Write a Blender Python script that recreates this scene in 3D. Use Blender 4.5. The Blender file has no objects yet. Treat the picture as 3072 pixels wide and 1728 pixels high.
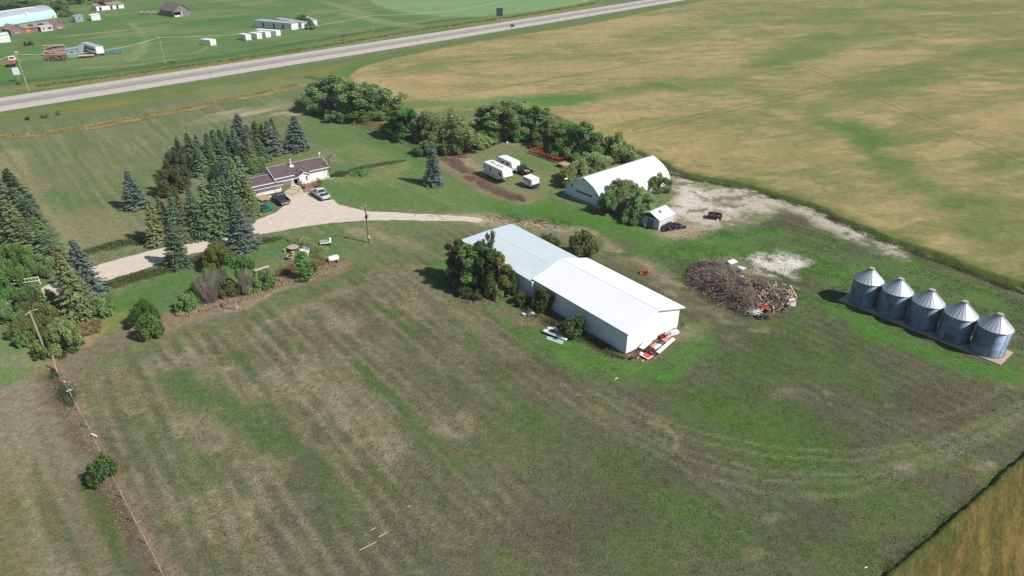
import bpy, bmesh, math, random
import numpy as np
from mathutils import Vector, Matrix

random.seed(7)
rng = np.random.default_rng(11)
SC = bpy.context.scene
COL = SC.collection
R = math.radians
# ------------------------------------------------------------------ camera model (used to place things on the ground)
FOC, PITCH, CAM_H = 2048.0, R(29.0), 52.0
CP, SP = math.cos(PITCH), math.sin(PITCH)


def at(u, v, z=0.0):
    """ground (or height z) point seen at photo pixel u, v"""
    x = (u - 1536) / FOC
    y = -(v - 864) / FOC
    t = (z - CAM_H) / (-SP + y * CP)
    return (x * t, (CP + y * SP) * t)


def at_np(p):
    return np.array([at(*q) for q in p], dtype=float)


def height_of(u, vb, vt):
    X, Y = at(u, vb)
    k = -(vt - 864) / FOC
    return (Y * k * CP - Y * SP) / (CP + k * SP) + CAM_H


def base_u(ut, vt, vb):
    return 1536 + (ut - 1536) * (4559.0 - vb) / (4559.0 - vt)


def mpp(u, v):
    """metres per photo pixel at a ground point"""
    X, Y = at(u, v)
    return (Y * CP + CAM_H * SP) / FOC


# ------------------------------------------------------------------ colour helpers
def lin(c):
    c = c / 255.0
    return c / 12.92 if c <= 0.04045 else ((c + 0.055) / 1.055) ** 2.4


KALB = 0.86


def S(r, g, b, k=None):
    k = KALB if k is None else k
    return (lin(r) * k, lin(g) * k, lin(b) * k)


# ------------------------------------------------------------------ materials
MATS = {}


def nmat(name):
    m = bpy.data.materials.new(name)
    m.use_nodes = True
    nt = m.node_tree
    b = nt.nodes['Principled BSDF']
    return m, nt, b


def M(name, col, rough=0.75, metal=0.0, nscale=2.0, namt=0.18, bump=0.0, bscale=8.0, ribs=None, stain=None, spec=0.3):
    """painted / natural surface: noise-varied base colour, optional ribs (axis, spacing, depth) and stains"""
    if name in MATS:
        return MATS[name]
    m, nt, b = nmat(name)
    N, L = nt.nodes, nt.links
    tc = N.new('ShaderNodeTexCoord')
    no = N.new('ShaderNodeTexNoise')
    no.inputs['Scale'].default_value = nscale
    no.inputs['Detail'].default_value = 6
    no.inputs['Roughness'].default_value = 0.65
    L.new(tc.outputs['Object'], no.inputs['Vector'])
    mr = N.new('ShaderNodeMapRange')
    mr.inputs['From Min'].default_value = 0.25
    mr.inputs['From Max'].default_value = 0.75
    mr.inputs['To Min'].default_value = 1 - namt
    mr.inputs['To Max'].default_value = 1 + namt * 0.6
    L.new(no.outputs['Fac'], mr.inputs['Value'])
    mx = N.new('ShaderNodeMix')
    mx.data_type = 'RGBA'
    mx.blend_type = 'MULTIPLY'
    mx.inputs[0].default_value = 1.0
    mx.inputs[6].default_value = (*col, 1)
    L.new(mr.outputs[0], mx.inputs[7])
    out = mx.outputs[2]
    if stain:
        scol, sscale, thr = stain
        n2 = N.new('ShaderNodeTexNoise')
        n2.inputs['Scale'].default_value = sscale
        n2.inputs['Detail'].default_value = 7
        n2.inputs['Roughness'].default_value = 0.7
        L.new(tc.outputs['Object'], n2.inputs['Vector'])
        m2 = N.new('ShaderNodeMapRange')
        m2.inputs['From Min'].default_value = thr
        m2.inputs['From Max'].default_value = thr + 0.12
        L.new(n2.outputs['Fac'], m2.inputs['Value'])
        x2 = N.new('ShaderNodeMix')
        x2.data_type = 'RGBA'
        L.new(m2.outputs[0], x2.inputs[0])
        L.new(out, x2.inputs[6])
        x2.inputs[7].default_value = (*scol, 1)
        out = x2.outputs[2]
    L.new(out, b.inputs['Base Color'])
    b.inputs['Roughness'].default_value = rough
    b.inputs['Metallic'].default_value = metal
    b.inputs['Specular IOR Level'].default_value = spec
    hsrc = None
    if ribs:
        axis, spacing, depth = ribs
        sx = N.new('ShaderNodeSeparateXYZ')
        L.new(tc.outputs['Object'], sx.inputs[0])
        mu = N.new('ShaderNodeMath')
        mu.operation = 'MULTIPLY'
        mu.inputs[1].default_value = 2 * math.pi / spacing
        L.new(sx.outputs['XYZ'.index(axis)], mu.inputs[0])
        si = N.new('ShaderNodeMath')
        si.operation = 'SINE'
        L.new(mu.outputs[0], si.inputs[0])
        bp = N.new('ShaderNodeBump')
        bp.inputs['Distance'].default_value = depth
        bp.inputs['Strength'].default_value = 1.0
        L.new(si.outputs[0], bp.inputs['Height'])
        L.new(bp.outputs[0], b.inputs['Normal'])
    elif bump:
        n3 = N.new('ShaderNodeTexNoise')
        n3.inputs['Scale'].default_value = bscale
        n3.inputs['Detail'].default_value = 4
        L.new(tc.outputs['Object'], n3.inputs['Vector'])
        bp = N.new('ShaderNodeBump')
        bp.inputs['Distance'].default_value = bump
        L.new(n3.outputs['Fac'], bp.inputs['Height'])
        L.new(bp.outputs[0], b.inputs['Normal'])
    MATS[name] = m
    return m


def leaf_mat(name, col, var=0.35, trans=0.48, huevar=0.03):
    """foliage: leaf tint from the 'tint' attribute (leaf to leaf) and a per-plant random"""
    if name in MATS:
        return MATS[name]
    m, nt, b = nmat(name)
    N, L = nt.nodes, nt.links
    a = N.new('ShaderNodeAttribute')
    a.attribute_name = 'tint'
    oi = N.new('ShaderNodeObjectInfo')
    mr = N.new('ShaderNodeMapRange')
    mr.inputs['To Min'].default_value = 1 - var
    mr.inputs['To Max'].default_value = 1 + var
    L.new(oi.outputs['Random'], mr.inputs['Value'])
    hs = N.new('ShaderNodeHueSaturation')
    hs.inputs['Color'].default_value = (*col, 1)
    m3 = N.new('ShaderNodeMapRange')
    m3.inputs['To Min'].default_value = 0.5 - huevar
    m3.inputs['To Max'].default_value = 0.5 + huevar
    fr = N.new('ShaderNodeMath')
    fr.operation = 'FRACT'
    mu = N.new('ShaderNodeMath')
    mu.operation = 'MULTIPLY'
    mu.inputs[1].default_value = 7.31
    L.new(oi.outputs['Random'], mu.inputs[0])
    L.new(mu.outputs[0], fr.inputs[0])
    L.new(fr.outputs[0], m3.inputs['Value'])
    L.new(m3.outputs[0], hs.inputs['Hue'])
    L.new(mr.outputs[0], hs.inputs['Value'])
    mx = N.new('ShaderNodeMix')
    mx.data_type = 'RGBA'
    mx.blend_type = 'MULTIPLY'
    mx.inputs[0].default_value = 1
    L.new(hs.outputs[0], mx.inputs[6])
    L.new(a.outputs['Color'], mx.inputs[7])
    L.new(mx.outputs[2], b.inputs['Base Color'])
    b.inputs['Roughness'].default_value = 0.6
    b.inputs['Specular IOR Level'].default_value = 0.2
    tr = N.new('ShaderNodeBsdfTranslucent')
    L.new(mx.outputs[2], tr.inputs['Color'])
    ms = N.new('ShaderNodeMixShader')
    ms.inputs[0].default_value = trans
    L.new(b.outputs[0], ms.inputs[1])
    L.new(tr.outputs[0], ms.inputs[2])
    L.new(ms.outputs[0], nt.nodes['Material Output'].inputs['Surface'])
    MATS[name] = m
    return m


# ------------------------------------------------------------------ mesh building
class MB:
    """collects simple solids into one mesh"""

    def __init__(self):
        self.v, self.f = [], []

    def add(self, vs, fs):
        o = len(self.v)
        self.v += [tuple(p) for p in vs]
        self.f += [tuple(i + o for i in q) for q in fs]
        return self

    def box(self, x0, x1, y0, y1, z0, z1):
        v = [(x0, y0, z0), (x1, y0, z0), (x1, y1, z0), (x0, y1, z0), (x0, y0, z1), (x1, y0, z1), (x1, y1, z1), (x0, y1, z1)]
        return self.add(v, [(0, 3, 2, 1), (4, 5, 6, 7), (0, 1, 5, 4), (1, 2, 6, 5), (2, 3, 7, 6), (3, 0, 4, 7)])

    def obox(self, c, size, rot=(0, 0, 0)):
        m = Matrix.Translation(c) @ Matrix.Rotation(rot[2], 4, 'Z') @ Matrix.Rotation(rot[1], 4, 'Y') @ Matrix.Rotation(rot[0], 4, 'X')
        a, b, d = size[0] / 2, size[1] / 2, size[2] / 2
        v = [m @ Vector(p) for p in [(-a, -b, -d), (a, -b, -d), (a, b, -d), (-a, b, -d), (-a, -b, d), (a, -b, d), (a, b, d), (-a, b, d)]]
        return self.add(v, [(0, 3, 2, 1), (4, 5, 6, 7), (0, 1, 5, 4), (1, 2, 6, 5), (2, 3, 7, 6), (3, 0, 4, 7)])

    def tube(self, p0, p1, r0, r1=None, n=8):
        r1 = r0 if r1 is None else r1
        p0, p1 = Vector(p0), Vector(p1)
        d = (p1 - p0).normalized()
        a = d.orthogonal().normalized()
        b = d.cross(a)
        v = []
        for p, r in ((p0, r0), (p1, r1)):
            for i in range(n):
                t = 2 * math.pi * i / n
                v.append(p + (a * math.cos(t) + b * math.sin(t)) * r)
        f = [(i, (i + 1) % n, n + (i + 1) % n, n + i) for i in range(n)]
        f += [tuple(range(n - 1, -1, -1)), tuple(range(n, 2 * n))]
        return self.add(v, f)

    def path(self, pts, r, n=6):
        for a, b in zip(pts[:-1], pts[1:]):
            self.tube(a, b, r, r, n)
        return self

    def prism(self, prof, axis, a0, a1):
        """profile polygon extruded along x or y; prof gives the other horizontal coord and z"""
        n = len(prof)
        mk = (lambda p, t: (t, p[0], p[1])) if axis == 'x' else (lambda p, t: (p[0], t, p[1]))
        v = [mk(p, a0) for p in prof] + [mk(p, a1) for p in prof]
        f = [(i, (i + 1) % n, n + (i + 1) % n, n + i) for i in range(n)]
        f += [tuple(range(n - 1, -1, -1)), tuple(range(n, 2 * n))]
        return self.add(v, f)

    def slab(self, poly, z0, z1):
        n = len(poly)
        v = [(p[0], p[1], z0) for p in poly] + [(p[0], p[1], z1) for p in poly]
        f = [(i, (i + 1) % n, n + (i + 1) % n, n + i) for i in range(n)]
        f += [tuple(range(n - 1, -1, -1)), tuple(range(n, 2 * n))]
        return self.add(v, f)

    def sheet(self, pts, th):
        """thick panel from a planar quad: offset along its normal by th"""
        p = [Vector(q) for q in pts]
        nrm = (p[1] - p[0]).cross(p[-1] - p[0]).normalized() * th
        n = len(p)
        v = p + [q + nrm for q in p]
        f = [(i, (i + 1) % n, n + (i + 1) % n, n + i) for i in range(n)]
        f += [tuple(range(n - 1, -1, -1)), tuple(range(n, 2 * n))]
        return self.add(v, f)

    def lathe(self, prof, n=32, c=(0, 0, 0), cap=True):
        v, f = [], []
        for r, z in prof:
            for i in range(n):
                t = 2 * math.pi * i / n
                v.append((c[0] + r * math.cos(t), c[1] + r * math.sin(t), c[2] + z))
        for k in range(len(prof) - 1):
            for i in range(n):
                j = (i + 1) % n
                f.append((k * n + i, k * n + j, (k + 1) * n + j, (k + 1) * n + i))
        if cap:
            f.append(tuple(range(n - 1, -1, -1)))
            f.append(tuple(range((len(prof) - 1) * n, len(prof) * n)))
        return self.add(v, f)

    def torus(self, c, R0, r, axis=(0, 0, 1), n=18, k=8, squash=1.0):
        ax = Vector(axis).normalized()
        a = ax.orthogonal().normalized()
        b = ax.cross(a)
        v, f = [], []
        for i in range(n):
            t = 2 * math.pi * i / n
            d = a * math.cos(t) + b * math.sin(t)
            for j in range(k):
                s = 2 * math.pi * j / k
                v.append(Vector(c) + d * (R0 + r * math.cos(s)) + ax * (r * squash * math.sin(s)))
        for i in range(n):
            for j in range(k):
                f.append((i * k + j, ((i + 1) % n) * k + j, ((i + 1) % n) * k + (j + 1) % k, i * k + (j + 1) % k))
        return self.add(v, f)

    def build(self, name, mat, parent=None, smooth=False, bevel=0.0):
        me = bpy.data.meshes.new(name)
        me.from_pydata(self.v, [], self.f)
        me.materials.append(mat)
        bm = bmesh.new()
        bm.from_mesh(me)
        bmesh.ops.recalc_face_normals(bm, faces=bm.faces)
        if bevel:
            bmesh.ops.bevel(bm, geom=[e for e in bm.edges if len(e.link_faces) == 2 and e.calc_face_angle(0) > 0.5], offset=bevel, segments=2, affect='EDGES', profile=0.5, clamp_overlap=True)
        bm.to_mesh(me)
        bm.free()
        if smooth:
            me.polygons.foreach_set('use_smooth', [True] * len(me.polygons))
            try:
                me.set_sharp_from_angle(angle=R(35))
            except Exception:
                pass
        o = bpy.data.objects.new(name, me)
        COL.objects.link(o)
        if parent is not None:
            o.parent = parent
        return o


def tag(o, label, cat, group=None, kind=None):
    o['label'] = label
    if cat:
        o['category'] = cat
    if group:
        o['group'] = group
    if kind:
        o['kind'] = kind
    return o


def thing(name, label, cat, loc=(0, 0, 0), rz=0.0, group=None):
    o = bpy.data.objects.new(name, None)
    o.empty_display_size = 0.3
    COL.objects.link(o)
    o.location = loc if len(loc) == 3 else (loc[0], loc[1], 0)
    o.rotation_euler = (0, 0, rz)
    return tag(o, label, cat, group)


def dup(root, loc, rz=0.0, scale=None, label=None, group=None):
    r = root.copy()
    COL.objects.link(r)
    r.location = loc if len(loc) == 3 else (loc[0], loc[1], 0)
    r.rotation_euler = (0, 0, rz)
    if scale is not None:
        r.scale = scale
    if label:
        r['label'] = label
    if group:
        r['group'] = group
    for ch in list(root.children):
        c = ch.copy()
        COL.objects.link(c)
        c.parent = r
        for g in ch.children:
            d = g.copy()
            COL.objects.link(d)
            d.parent = c
    return r


def raw_mesh(name, V, F, mat, tint=None, attr='tint'):
    """numpy arrays -> mesh; F is (n,4) or (n,3)"""
    me = bpy.data.meshes.new(name)
    nv, nf, k = len(V), len(F), F.shape[1]
    me.vertices.add(nv)
    me.vertices.foreach_set('co', np.ascontiguousarray(V, dtype=np.float32).ravel())
    me.loops.add(nf * k)
    me.loops.foreach_set('vertex_index', np.ascontiguousarray(F, dtype=np.int32).ravel())
    me.polygons.add(nf)
    me.polygons.foreach_set('loop_start', np.arange(0, nf * k, k, dtype=np.int32))
    me.polygons.foreach_set('loop_total', np.full(nf, k, dtype=np.int32))
    me.update(calc_edges=True)
    if tint is not None:
        a = me.attributes.new(attr, 'FLOAT_COLOR', 'POINT')
        c = np.ones((nv, 4), dtype=np.float32)
        c[:, :3] = tint
        a.data.foreach_set('color', c.ravel())
    me.materials.append(mat)
    return me


# ------------------------------------------------------------------ numpy noise
def _hash(ix, iy, seed):
    h = (ix.astype(np.int64) * 374761393 + iy.astype(np.int64) * 668265263 + seed * 1442695041) & 0x7fffffff
    h = ((h ^ (h >> 13)) * 1274126177) & 0x7fffffff
    h = h ^ (h >> 16)
    return (h & 0xffff) / 65535.0


def vnoise(x, y, seed=0):
    ix, iy = np.floor(x), np.floor(y)
    fx, fy = x - ix, y - iy
    fx = fx * fx * (3 - 2 * fx)
    fy = fy * fy * (3 - 2 * fy)
    a = _hash(ix, iy, seed)
    b = _hash(ix + 1, iy, seed)
    c = _hash(ix, iy + 1, seed)
    d = _hash(ix + 1, iy + 1, seed)
    return (a * (1 - fx) + b * fx) * (1 - fy) + (c * (1 - fx) + d * fx) * fy


def fbm(x, y, scale, seed=0, octs=4, ang=0.0, stretch=1.0, rough=0.55):
    """fractal noise 0..1; pattern size `scale` m, stretched along direction ang"""
    c, s = math.cos(ang), math.sin(ang)
    u = (x * c + y * s) / (scale * stretch)
    w = (-x * s + y * c) / scale
    t, amp, tot = 0.0, 1.0, 0.0
    for k in range(octs):
        t = t + amp * vnoise(u * 2 ** k + 17.3 * k, w * 2 ** k + 9.1 * k, seed + k)
        tot += amp
        amp *= rough
    return t / tot


def sstep(a, b, x):
    t = np.clip((x - a) / (b - a), 0, 1)
    return t * t * (3 - 2 * t)


def seg_dist(x, y, P, closed=False):
    d = np.full(x.shape, 1e9)
    n = len(P)
    for i in range(n if closed else n - 1):
        a, b = P[i], P[(i + 1) % n]
        ab = b - a
        t = np.clip(((x - a[0]) * ab[0] + (y - a[1]) * ab[1]) / max(ab @ ab, 1e-9), 0, 1)
        d = np.minimum(d, np.hypot(x - a[0] - t * ab[0], y - a[1] - t * ab[1]))
    return d


def inside(x, y, P):
    r = np.zeros(x.shape, dtype=bool)
    n = len(P)
    j = n - 1
    for i in range(n):
        xi, yi = P[i]
        xj, yj = P[j]
        if yi != yj:
            c = ((yi > y) != (yj > y)) & (x < (xj - xi) * (y - yi) / (yj - yi) + xi)
            r ^= c
        j = i
    return r


def sdist(x, y, P):
    d = seg_dist(x, y, P, True)
    return np.where(inside(x, y, P), d, -d)


def axis_coords(segs):
    """list of (start, end, step0, step1): growing spacing"""
    out = [segs[0][0]]
    for a, b, s0, s1 in segs:
        p = a
        while p < b - 1e-6:
            t = (p - a) / (b - a)
            p = min(b, p + s0 + (s1 - s0) * t)
            out.append(p)
    return np.array(out)
# ================================================================== GROUND
xs = axis_coords([(-2600, -420, 160, 8), (-420, -210, 6, 1.6), (-210, -95, 1.4, 0.45), (-95, 95, 0.42, 0.42),
                  (95, 210, 0.45, 1.6), (210, 430, 2.0, 6), (430, 2600, 8, 160)])
ys = axis_coords([(-300, 34, 40, 1), (34, 175, 0.42, 0.42), (175, 260, 0.45, 0.9), (260, 540, 0.9, 2.4), (540, 3800, 6, 220)])
GX, GY = np.meshgrid(xs, ys)
X, Y = GX.ravel(), GY.ravel()
NV = len(X)
A38, A128 = R(38), R(128.3)

nA = fbm(X, Y, 16, 1, 4)
nB = fbm(X, Y, 6, 5, 4)
nC = fbm(X, Y, 2.2, 9, 3)
nD = fbm(X, Y, 0.8, 13, 2)
st128 = fbm(X, Y, 1.9, 21, 4, A128, 12)
st128b = fbm(X, Y, 0.95, 25, 3, A128, 20)
st38 = fbm(X, Y, 1.6, 31, 3, A38, 10)
WX = X + (fbm(X, Y, 5, 41, 4) - 0.5) * 5 + (nC - 0.5) * 1.6
WY = Y + (fbm(X, Y, 5, 47, 4) - 0.5) * 5 + (fbm(X, Y, 2.2, 53, 3) - 0.5) * 1.6

col = np.zeros((NV, 3))


def mix_to(mask, c, k=None):
    global col
    c = np.array(S(*c) if k is None else S(*c, k))
    col = col * (1 - mask[:, None]) + c[None] * mask[:, None]


def m_poly(px, feather=2.0, warp=1.0, grow=0.0):
    P = at_np(px)
    x = X + (WX - X) * warp
    y = Y + (WY - Y) * warp
    pad = feather + 8 * warp + abs(grow)
    sel = (X > P[:, 0].min() - pad) & (X < P[:, 0].max() + pad) & (Y > P[:, 1].min() - pad) & (Y < P[:, 1].max() + pad)
    m = np.zeros(NV)
    m[sel] = sstep(-feather, feather, sdist(x[sel], y[sel], P) + grow)
    return m


def m_line(px, width, feather=1.0, warp=0.5):
    P = at_np(px)
    pad = width + feather + 8 * warp
    sel = (X > P[:, 0].min() - pad) & (X < P[:, 0].max() + pad) & (Y > P[:, 1].min() - pad) & (Y < P[:, 1].max() + pad)
    x = X[sel] + (WX[sel] - X[sel]) * warp
    y = Y[sel] + (WY[sel] - Y[sel]) * warp
    m = np.zeros(NV)
    m[sel] = 1 - sstep(width / 2 - feather, width / 2 + feather, seg_dist(x, y, P))
    return m


def m_ell(u, v, ru, rv, ang=0.0, soft=0.5, warp=1.0):
    cx, cy = at(u, v)
    x = X + (WX - X) * warp - cx
    y = Y + (WY - Y) * warp - cy
    c, s = math.cos(ang), math.sin(ang)
    d = np.hypot((x * c + y * s) / ru, (-x * s + y * c) / rv)
    return 1 - sstep(1 - soft, 1 + soft, d)


def brk(n, a, b):
    return sstep(a, b, n)


# ---- base: far pasture
mix_to(np.ones(NV), (94, 128, 66))
mix_to(brk(nA, 0.45, 0.68) * 0.6, (122, 138, 84))
mix_to(brk(fbm(X, Y, 9, 61, 4, R(47), 5), 0.52, 0.7) * 0.6, (132, 142, 92))
mix_to(brk(fbm(X, Y, 26, 65, 3), 0.5, 0.7) * 0.55, (78, 118, 52))
# ---- road side and lawn of the farm yard (below the highway)
HOME = [(-900, 470), (0, 338), (600, 243), (1100, 160), (1900, 28), (2300, -40), (4200, -60), (6000, 1728), (4500, 2600), (-2500, 2600)]
home = m_poly(HOME, 1.0, 0.0)
mix_to(home, (108, 121, 77))
lawn_n = 0.5 * st128 + 0.3 * nB + 0.2 * st38
mix_to(home * brk(lawn_n, 0.46, 0.62) * 0.7, (130, 130, 92))
mix_to(home * brk(nA, 0.55, 0.72) * 0.55, (88, 122, 62))
mix_to(home * brk(st128b, 0.56, 0.7) * 0.5, (148, 142, 104))
mix_to(home * brk(st38, 0.58, 0.72) * 0.30, (86, 108, 60))
# regular mower stripes
ph = (-X * math.sin(A128) + Y * math.cos(A128)) + (fbm(X, Y, 20, 171, 3) - 0.5) * 2.0
stripe = sstep(0.2, 0.9, np.sin(ph * 2 * math.pi / 2.3)) * brk(fbm(X, Y, 8, 175, 3), 0.3, 0.6)
mix_to(home * stripe * 0.32 * (Y < 330), (140, 140, 100))
ph2 = (-X * math.sin(A38) + Y * math.cos(A38)) + (fbm(X, Y, 18, 177, 3) - 0.5) * 2.0
mix_to(home * sstep(0.4, 0.95, np.sin(ph2 * 2 * math.pi / 2.9)) * brk(fbm(X, Y, 9, 179, 3), 0.4, 0.65) * 0.22 * (Y < 330), (90, 110, 62))
# greener east lawn by the house
GL = m_poly([(850, 540), (1000, 500), (1150, 470), (1290, 500), (1420, 560), (1560, 600), (1700, 610), (1750, 640), (1900, 680), (1980, 720),
             (1800, 720), (1500, 640), (1100, 625), (960, 590)], 3, 0.8)
mix_to(GL * 0.75, (88, 124, 58))
mix_to(GL * brk(st128b, 0.5, 0.66) * 0.55, (108, 132, 72))
mix_to(m_poly([(1480, 600), (1700, 612), (1960, 700), (2080, 720), (1950, 745), (1760, 690), (1500, 650)], 2.5, 0.7) * 0.8, (78, 124, 46))
mix_to(m_poly([(930, 350), (1040, 380), (1200, 440), (1310, 480), (1300, 540), (1100, 500), (940, 430)], 3, 0.6) * 0.7, (92, 126, 62))
mix_to(m_poly([(1050, 380), (1250, 455), (1330, 520), (1240, 500), (1100, 430)], 2, 0.5) * 0.6, (78, 120, 50))
mix_to(m_poly([(560, 920), (700, 820), (900, 740), (980, 770), (850, 810), (640, 890), (430, 950), (260, 1000), (330, 900), (560, 800), (860, 715), (1000, 700),
               (1060, 740), (960, 800), (760, 850), (560, 915)], 2.5, 0.5) * 0.85, (84, 122, 58))
mix_to(m_poly([(180, 960), (330, 880), (560, 800), (620, 830), (500, 930), (260, 1010)], 3, 0.6) * 0.75, (84, 122, 56))
mix_to(m_poly([(1010, 690), (1200, 672), (1420, 680), (1380, 720), (1250, 745), (1080, 760)], 3, 0.7) * 0.7, (100, 122, 66))
# dry corners of the lawn
for (u, v, a, b, c) in [(690, 335, 6, 1.6, 0.4), (770, 338, 6, 1.8, 0.5), (850, 340, 5, 1.5, 0.4), (910, 338, 5, 1.5, 0.5), (735, 340, 14, 4, 0.25)]:
    mix_to(m_ell(u, v, a, b, R(45), 0.6, 0.6) * c * 1.3, (190, 172, 138))
mix_to(m_line([(20, 455), (70, 560), (120, 650), (165, 730), (200, 760)], 4.5, 2.2, 0.5) * 0.75, (160, 148, 108))
mix_to(m_line([(0, 440), (60, 520), (110, 620), (150, 700)], 1.0, 0.6, 0.3) * 0.6, (104, 104, 66))
mix_to(m_poly([(150, 640), (380, 640), (430, 700), (300, 745), (180, 740)], 4, 1) * 0.55, (146, 140, 100))
mix_to(m_line([(930, 470), (1060, 440), (1130, 480), (1180, 540)], 5, 3, 1) * 0.35, (148, 142, 96))
mix_to(m_line([(955, 520), (1080, 545), (1160, 520), (1215, 495)], 3.0, 1.5, 0.8) * 0.5, (150, 140, 92))
# mowing arcs of the east lawn
for k in range(7):
    mix_to(m_line([(1000 + 12 * k, 380 + 20 * k), (1180, 455 + 16 * k), (1300, 520 + 12 * k), (1430, 590 + 9 * k)], 0.7, 0.5, 0.25) * 0.30, (132, 142, 92))
    mix_to(m_line([(1500, 628 + 7 * k), (1720, 655 + 9 * k), (1900, 725 + 8 * k), (2000, 770 + 10 * k)], 0.8, 0.6, 0.3) * 0.32, (66, 104, 36))
# ---- ditch bands below the highway
ditch = [(-300, 392), (0, 350), (300, 308), (600, 262), (880, 222), (1100, 182), (1500, 116), (1900, 44), (2100, 8), (2300, -30)]
mix_to(m_line(ditch, 18, 3, 0.7) * 0.95, (100, 122, 62))
mix_to(m_line([(u, v + 10) for u, v in ditch], 14, 4, 1) * brk(nB, 0.40, 0.6) * 0.85, (138, 128, 62))
mix_to(m_line([(u, v + 18) for u, v in ditch[:6]], 5, 2, 1) * 0.75, (120, 134, 44))
mix_to(m_line([(u, v - 4) for u, v in ditch], 5, 2, 0.4) * 0.6, (108, 126, 74))
mix_to(m_line([(-200, 400), (0, 375), (300, 338), (600, 287), (850, 245), (930, 232)], 9, 2, 0.5) * 0.8, (108, 122, 80))
mix_to(m_poly([(600, 262), (860, 236), (925, 236), (950, 250), (900, 262), (760, 290), (600, 305)], 3, 0.7) * 0.7, (130, 136, 84))
mix_to(m_line([(925, 232), (965, 240), (985, 252)], 3, 1, 0.4) * 0.8, (62, 96, 46))
mix_to(m_line([(-200, 430), (0, 412), (150, 398), (300, 377), (450, 345), (600, 318), (760, 284), (900, 254)], 4.0, 1.2, 0.9) * 0.95, (166, 142, 84))
mix_to(m_line([(-200, 436), (0, 420), (300, 386), (600, 325), (760, 291)], 1.2, 0.7, 0.5) * 0.6, (100, 98, 50))
# strip of grass around the wheat corner
mix_to(m_line([(1010, 235), (1050, 205), (1130, 183), (1230, 160)], 9, 3, 0.8) * 0.8, (88, 124, 56))
mix_to(m_line([(1180, 330), (1320, 322), (1450, 312), (1560, 330)], 7, 2.5, 0.8) * 0.8, (92, 136, 66))
# ---- far side of the highway
far_d = [(0, 262), (250, 236), (600, 190), (1000, 122), (1300, 76), (1600, 40), (1800, 4)]
mix_to(m_line(far_d, 16, 6, 0.6) * 0.8, (112, 128, 66))
mix_to(m_line([(u, v - 10) for u, v in far_d], 7, 2, 1.0) * 0.75, (66, 104, 50))
mix_to(m_line([(u, v + 10) for u, v in far_d], 8, 3, 0.8) * 0.7, (146, 134, 78))
for ln, w, c in [([(190, 110), (300, 98), (430, 84)], 4, (168, 152, 108)), 
                 ([(395, 185), (430, 155), (440, 120), (420, 90), (390, 70)], 2.0, (150, 158, 104)), ([(380, 180), (415, 150), (430, 115)], 1.4, (150, 158, 104)),
                 ([(430, 178), (520, 165), (600, 158), (620, 140), (580, 130)], 1.6, (146, 152, 96)), ([(240, 205), (400, 196), (520, 178)], 3, (156, 152, 96)),
                 ([(1040, 40), (1150, 66), (1240, 78)], 9, (150, 156, 108)), ([(980, 8), (1040, 25), (1100, 40)], 6, (150, 154, 106))]:
    mix_to(m_line(ln, w, w * 0.5, 0.6) * 0.6, c)
for (u, v, a, b) in [(60, 200, 16, 9), (330, 60, 22, 10), (480, 110, 18, 8), (700, 60, 26, 9), (850, 150, 25, 8), (240, 60, 12, 8)]:
    mix_to(m_ell(u, v, a, b, R(45), 0.7) * 0.6, (76, 124, 50))
# ---- front pasture
PAST = [(165, 1085), (420, 985), (640, 940), (860, 862), (1010, 800), (1100, 748), (1250, 706), (1420, 690), (1700, 700), (1850, 720), (1980, 728), (2060, 712), (2260, 690),
        (2340, 640), (2480, 660), (2740, 760), (3072, 885), (3600, 1080), (3900, 1728), (4200, 2600), (640, 2600), (488, 1728), (402, 1560), (300, 1385), (215, 1180)]
past = m_poly(PAST, 1.6, 0.5)
mix_to(past, (112, 111, 82))
PW = sstep(-40, 35, X - 0.25 * (Y - 70))  # 0 = west (drier), 1 = east (darker)
w_ = past * (1 - PW)
e_ = past * PW
mix_to(past * brk(st128, 0.46, 0.62) * 0.55, (130, 122, 90))
mix_to(past * brk(st128b, 0.50, 0.66) * 0.5, (92, 104, 64))
mix_to(w_ * brk(fbm(X, Y, 0.9, 27, 3, A128, 9), 0.56, 0.7) * 0.6, (166, 148, 116))
mix_to(w_ * brk(0.35 * nB + 0.45 * st128 + 0.2 * nC, 0.50, 0.62) * 0.6, (154, 138, 108))
mix_to(w_ * brk(0.4 * nA + 0.6 * st128, 0.54, 0.66) * 0.55, (90, 114, 62))
mix_to(w_ * brk(nC, 0.60, 0.78) * 0.45, (170, 150, 116))
mix_to(e_ * 0.62, (97, 99, 71))
mix_to(e_ * brk(0.6 * nB + 0.4 * nC, 0.50, 0.64) * 0.65, (112, 105, 80))
mix_to(e_ * brk(0.6 * nA + 0.4 * nB, 0.50, 0.62) * 0.75, (82, 100, 54))
mix_to(e_ * brk(fbm(X, Y, 7, 71, 4), 0.58, 0.72) * 0.6, (104, 122, 58))
mix_to(past * brk(fbm(X, Y, 11, 75, 4), 0.60, 0.75) * 0.45, (104, 95, 76))
ph3 = (-X * math.sin(A128) + Y * math.cos(A128)) + (fbm(X, Y, 24, 181, 2) - 0.5) * 0.9
wob = fbm(X, Y, 5, 185, 4, A128, 3)
for per, c_, a_, lo in ((1.9, (164, 148, 114), 0.60, 0.36), (2.7, (88, 108, 60), 0.28, 0.42), (1.1, (146, 134, 100), 0.35, 0.40)):
    mix_to(past * (1 - 0.65 * PW) * sstep(0.25, 0.95, np.sin(ph3 * 2 * math.pi / per + per)) * brk(fbm(X, Y, 3.2, int(190 + per * 10), 4, A128, 4), lo, lo + 0.2) * a_, c_)
mix_to(past * brk(nD, 0.55, 0.85) * 0.22, (74, 88, 48))
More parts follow.
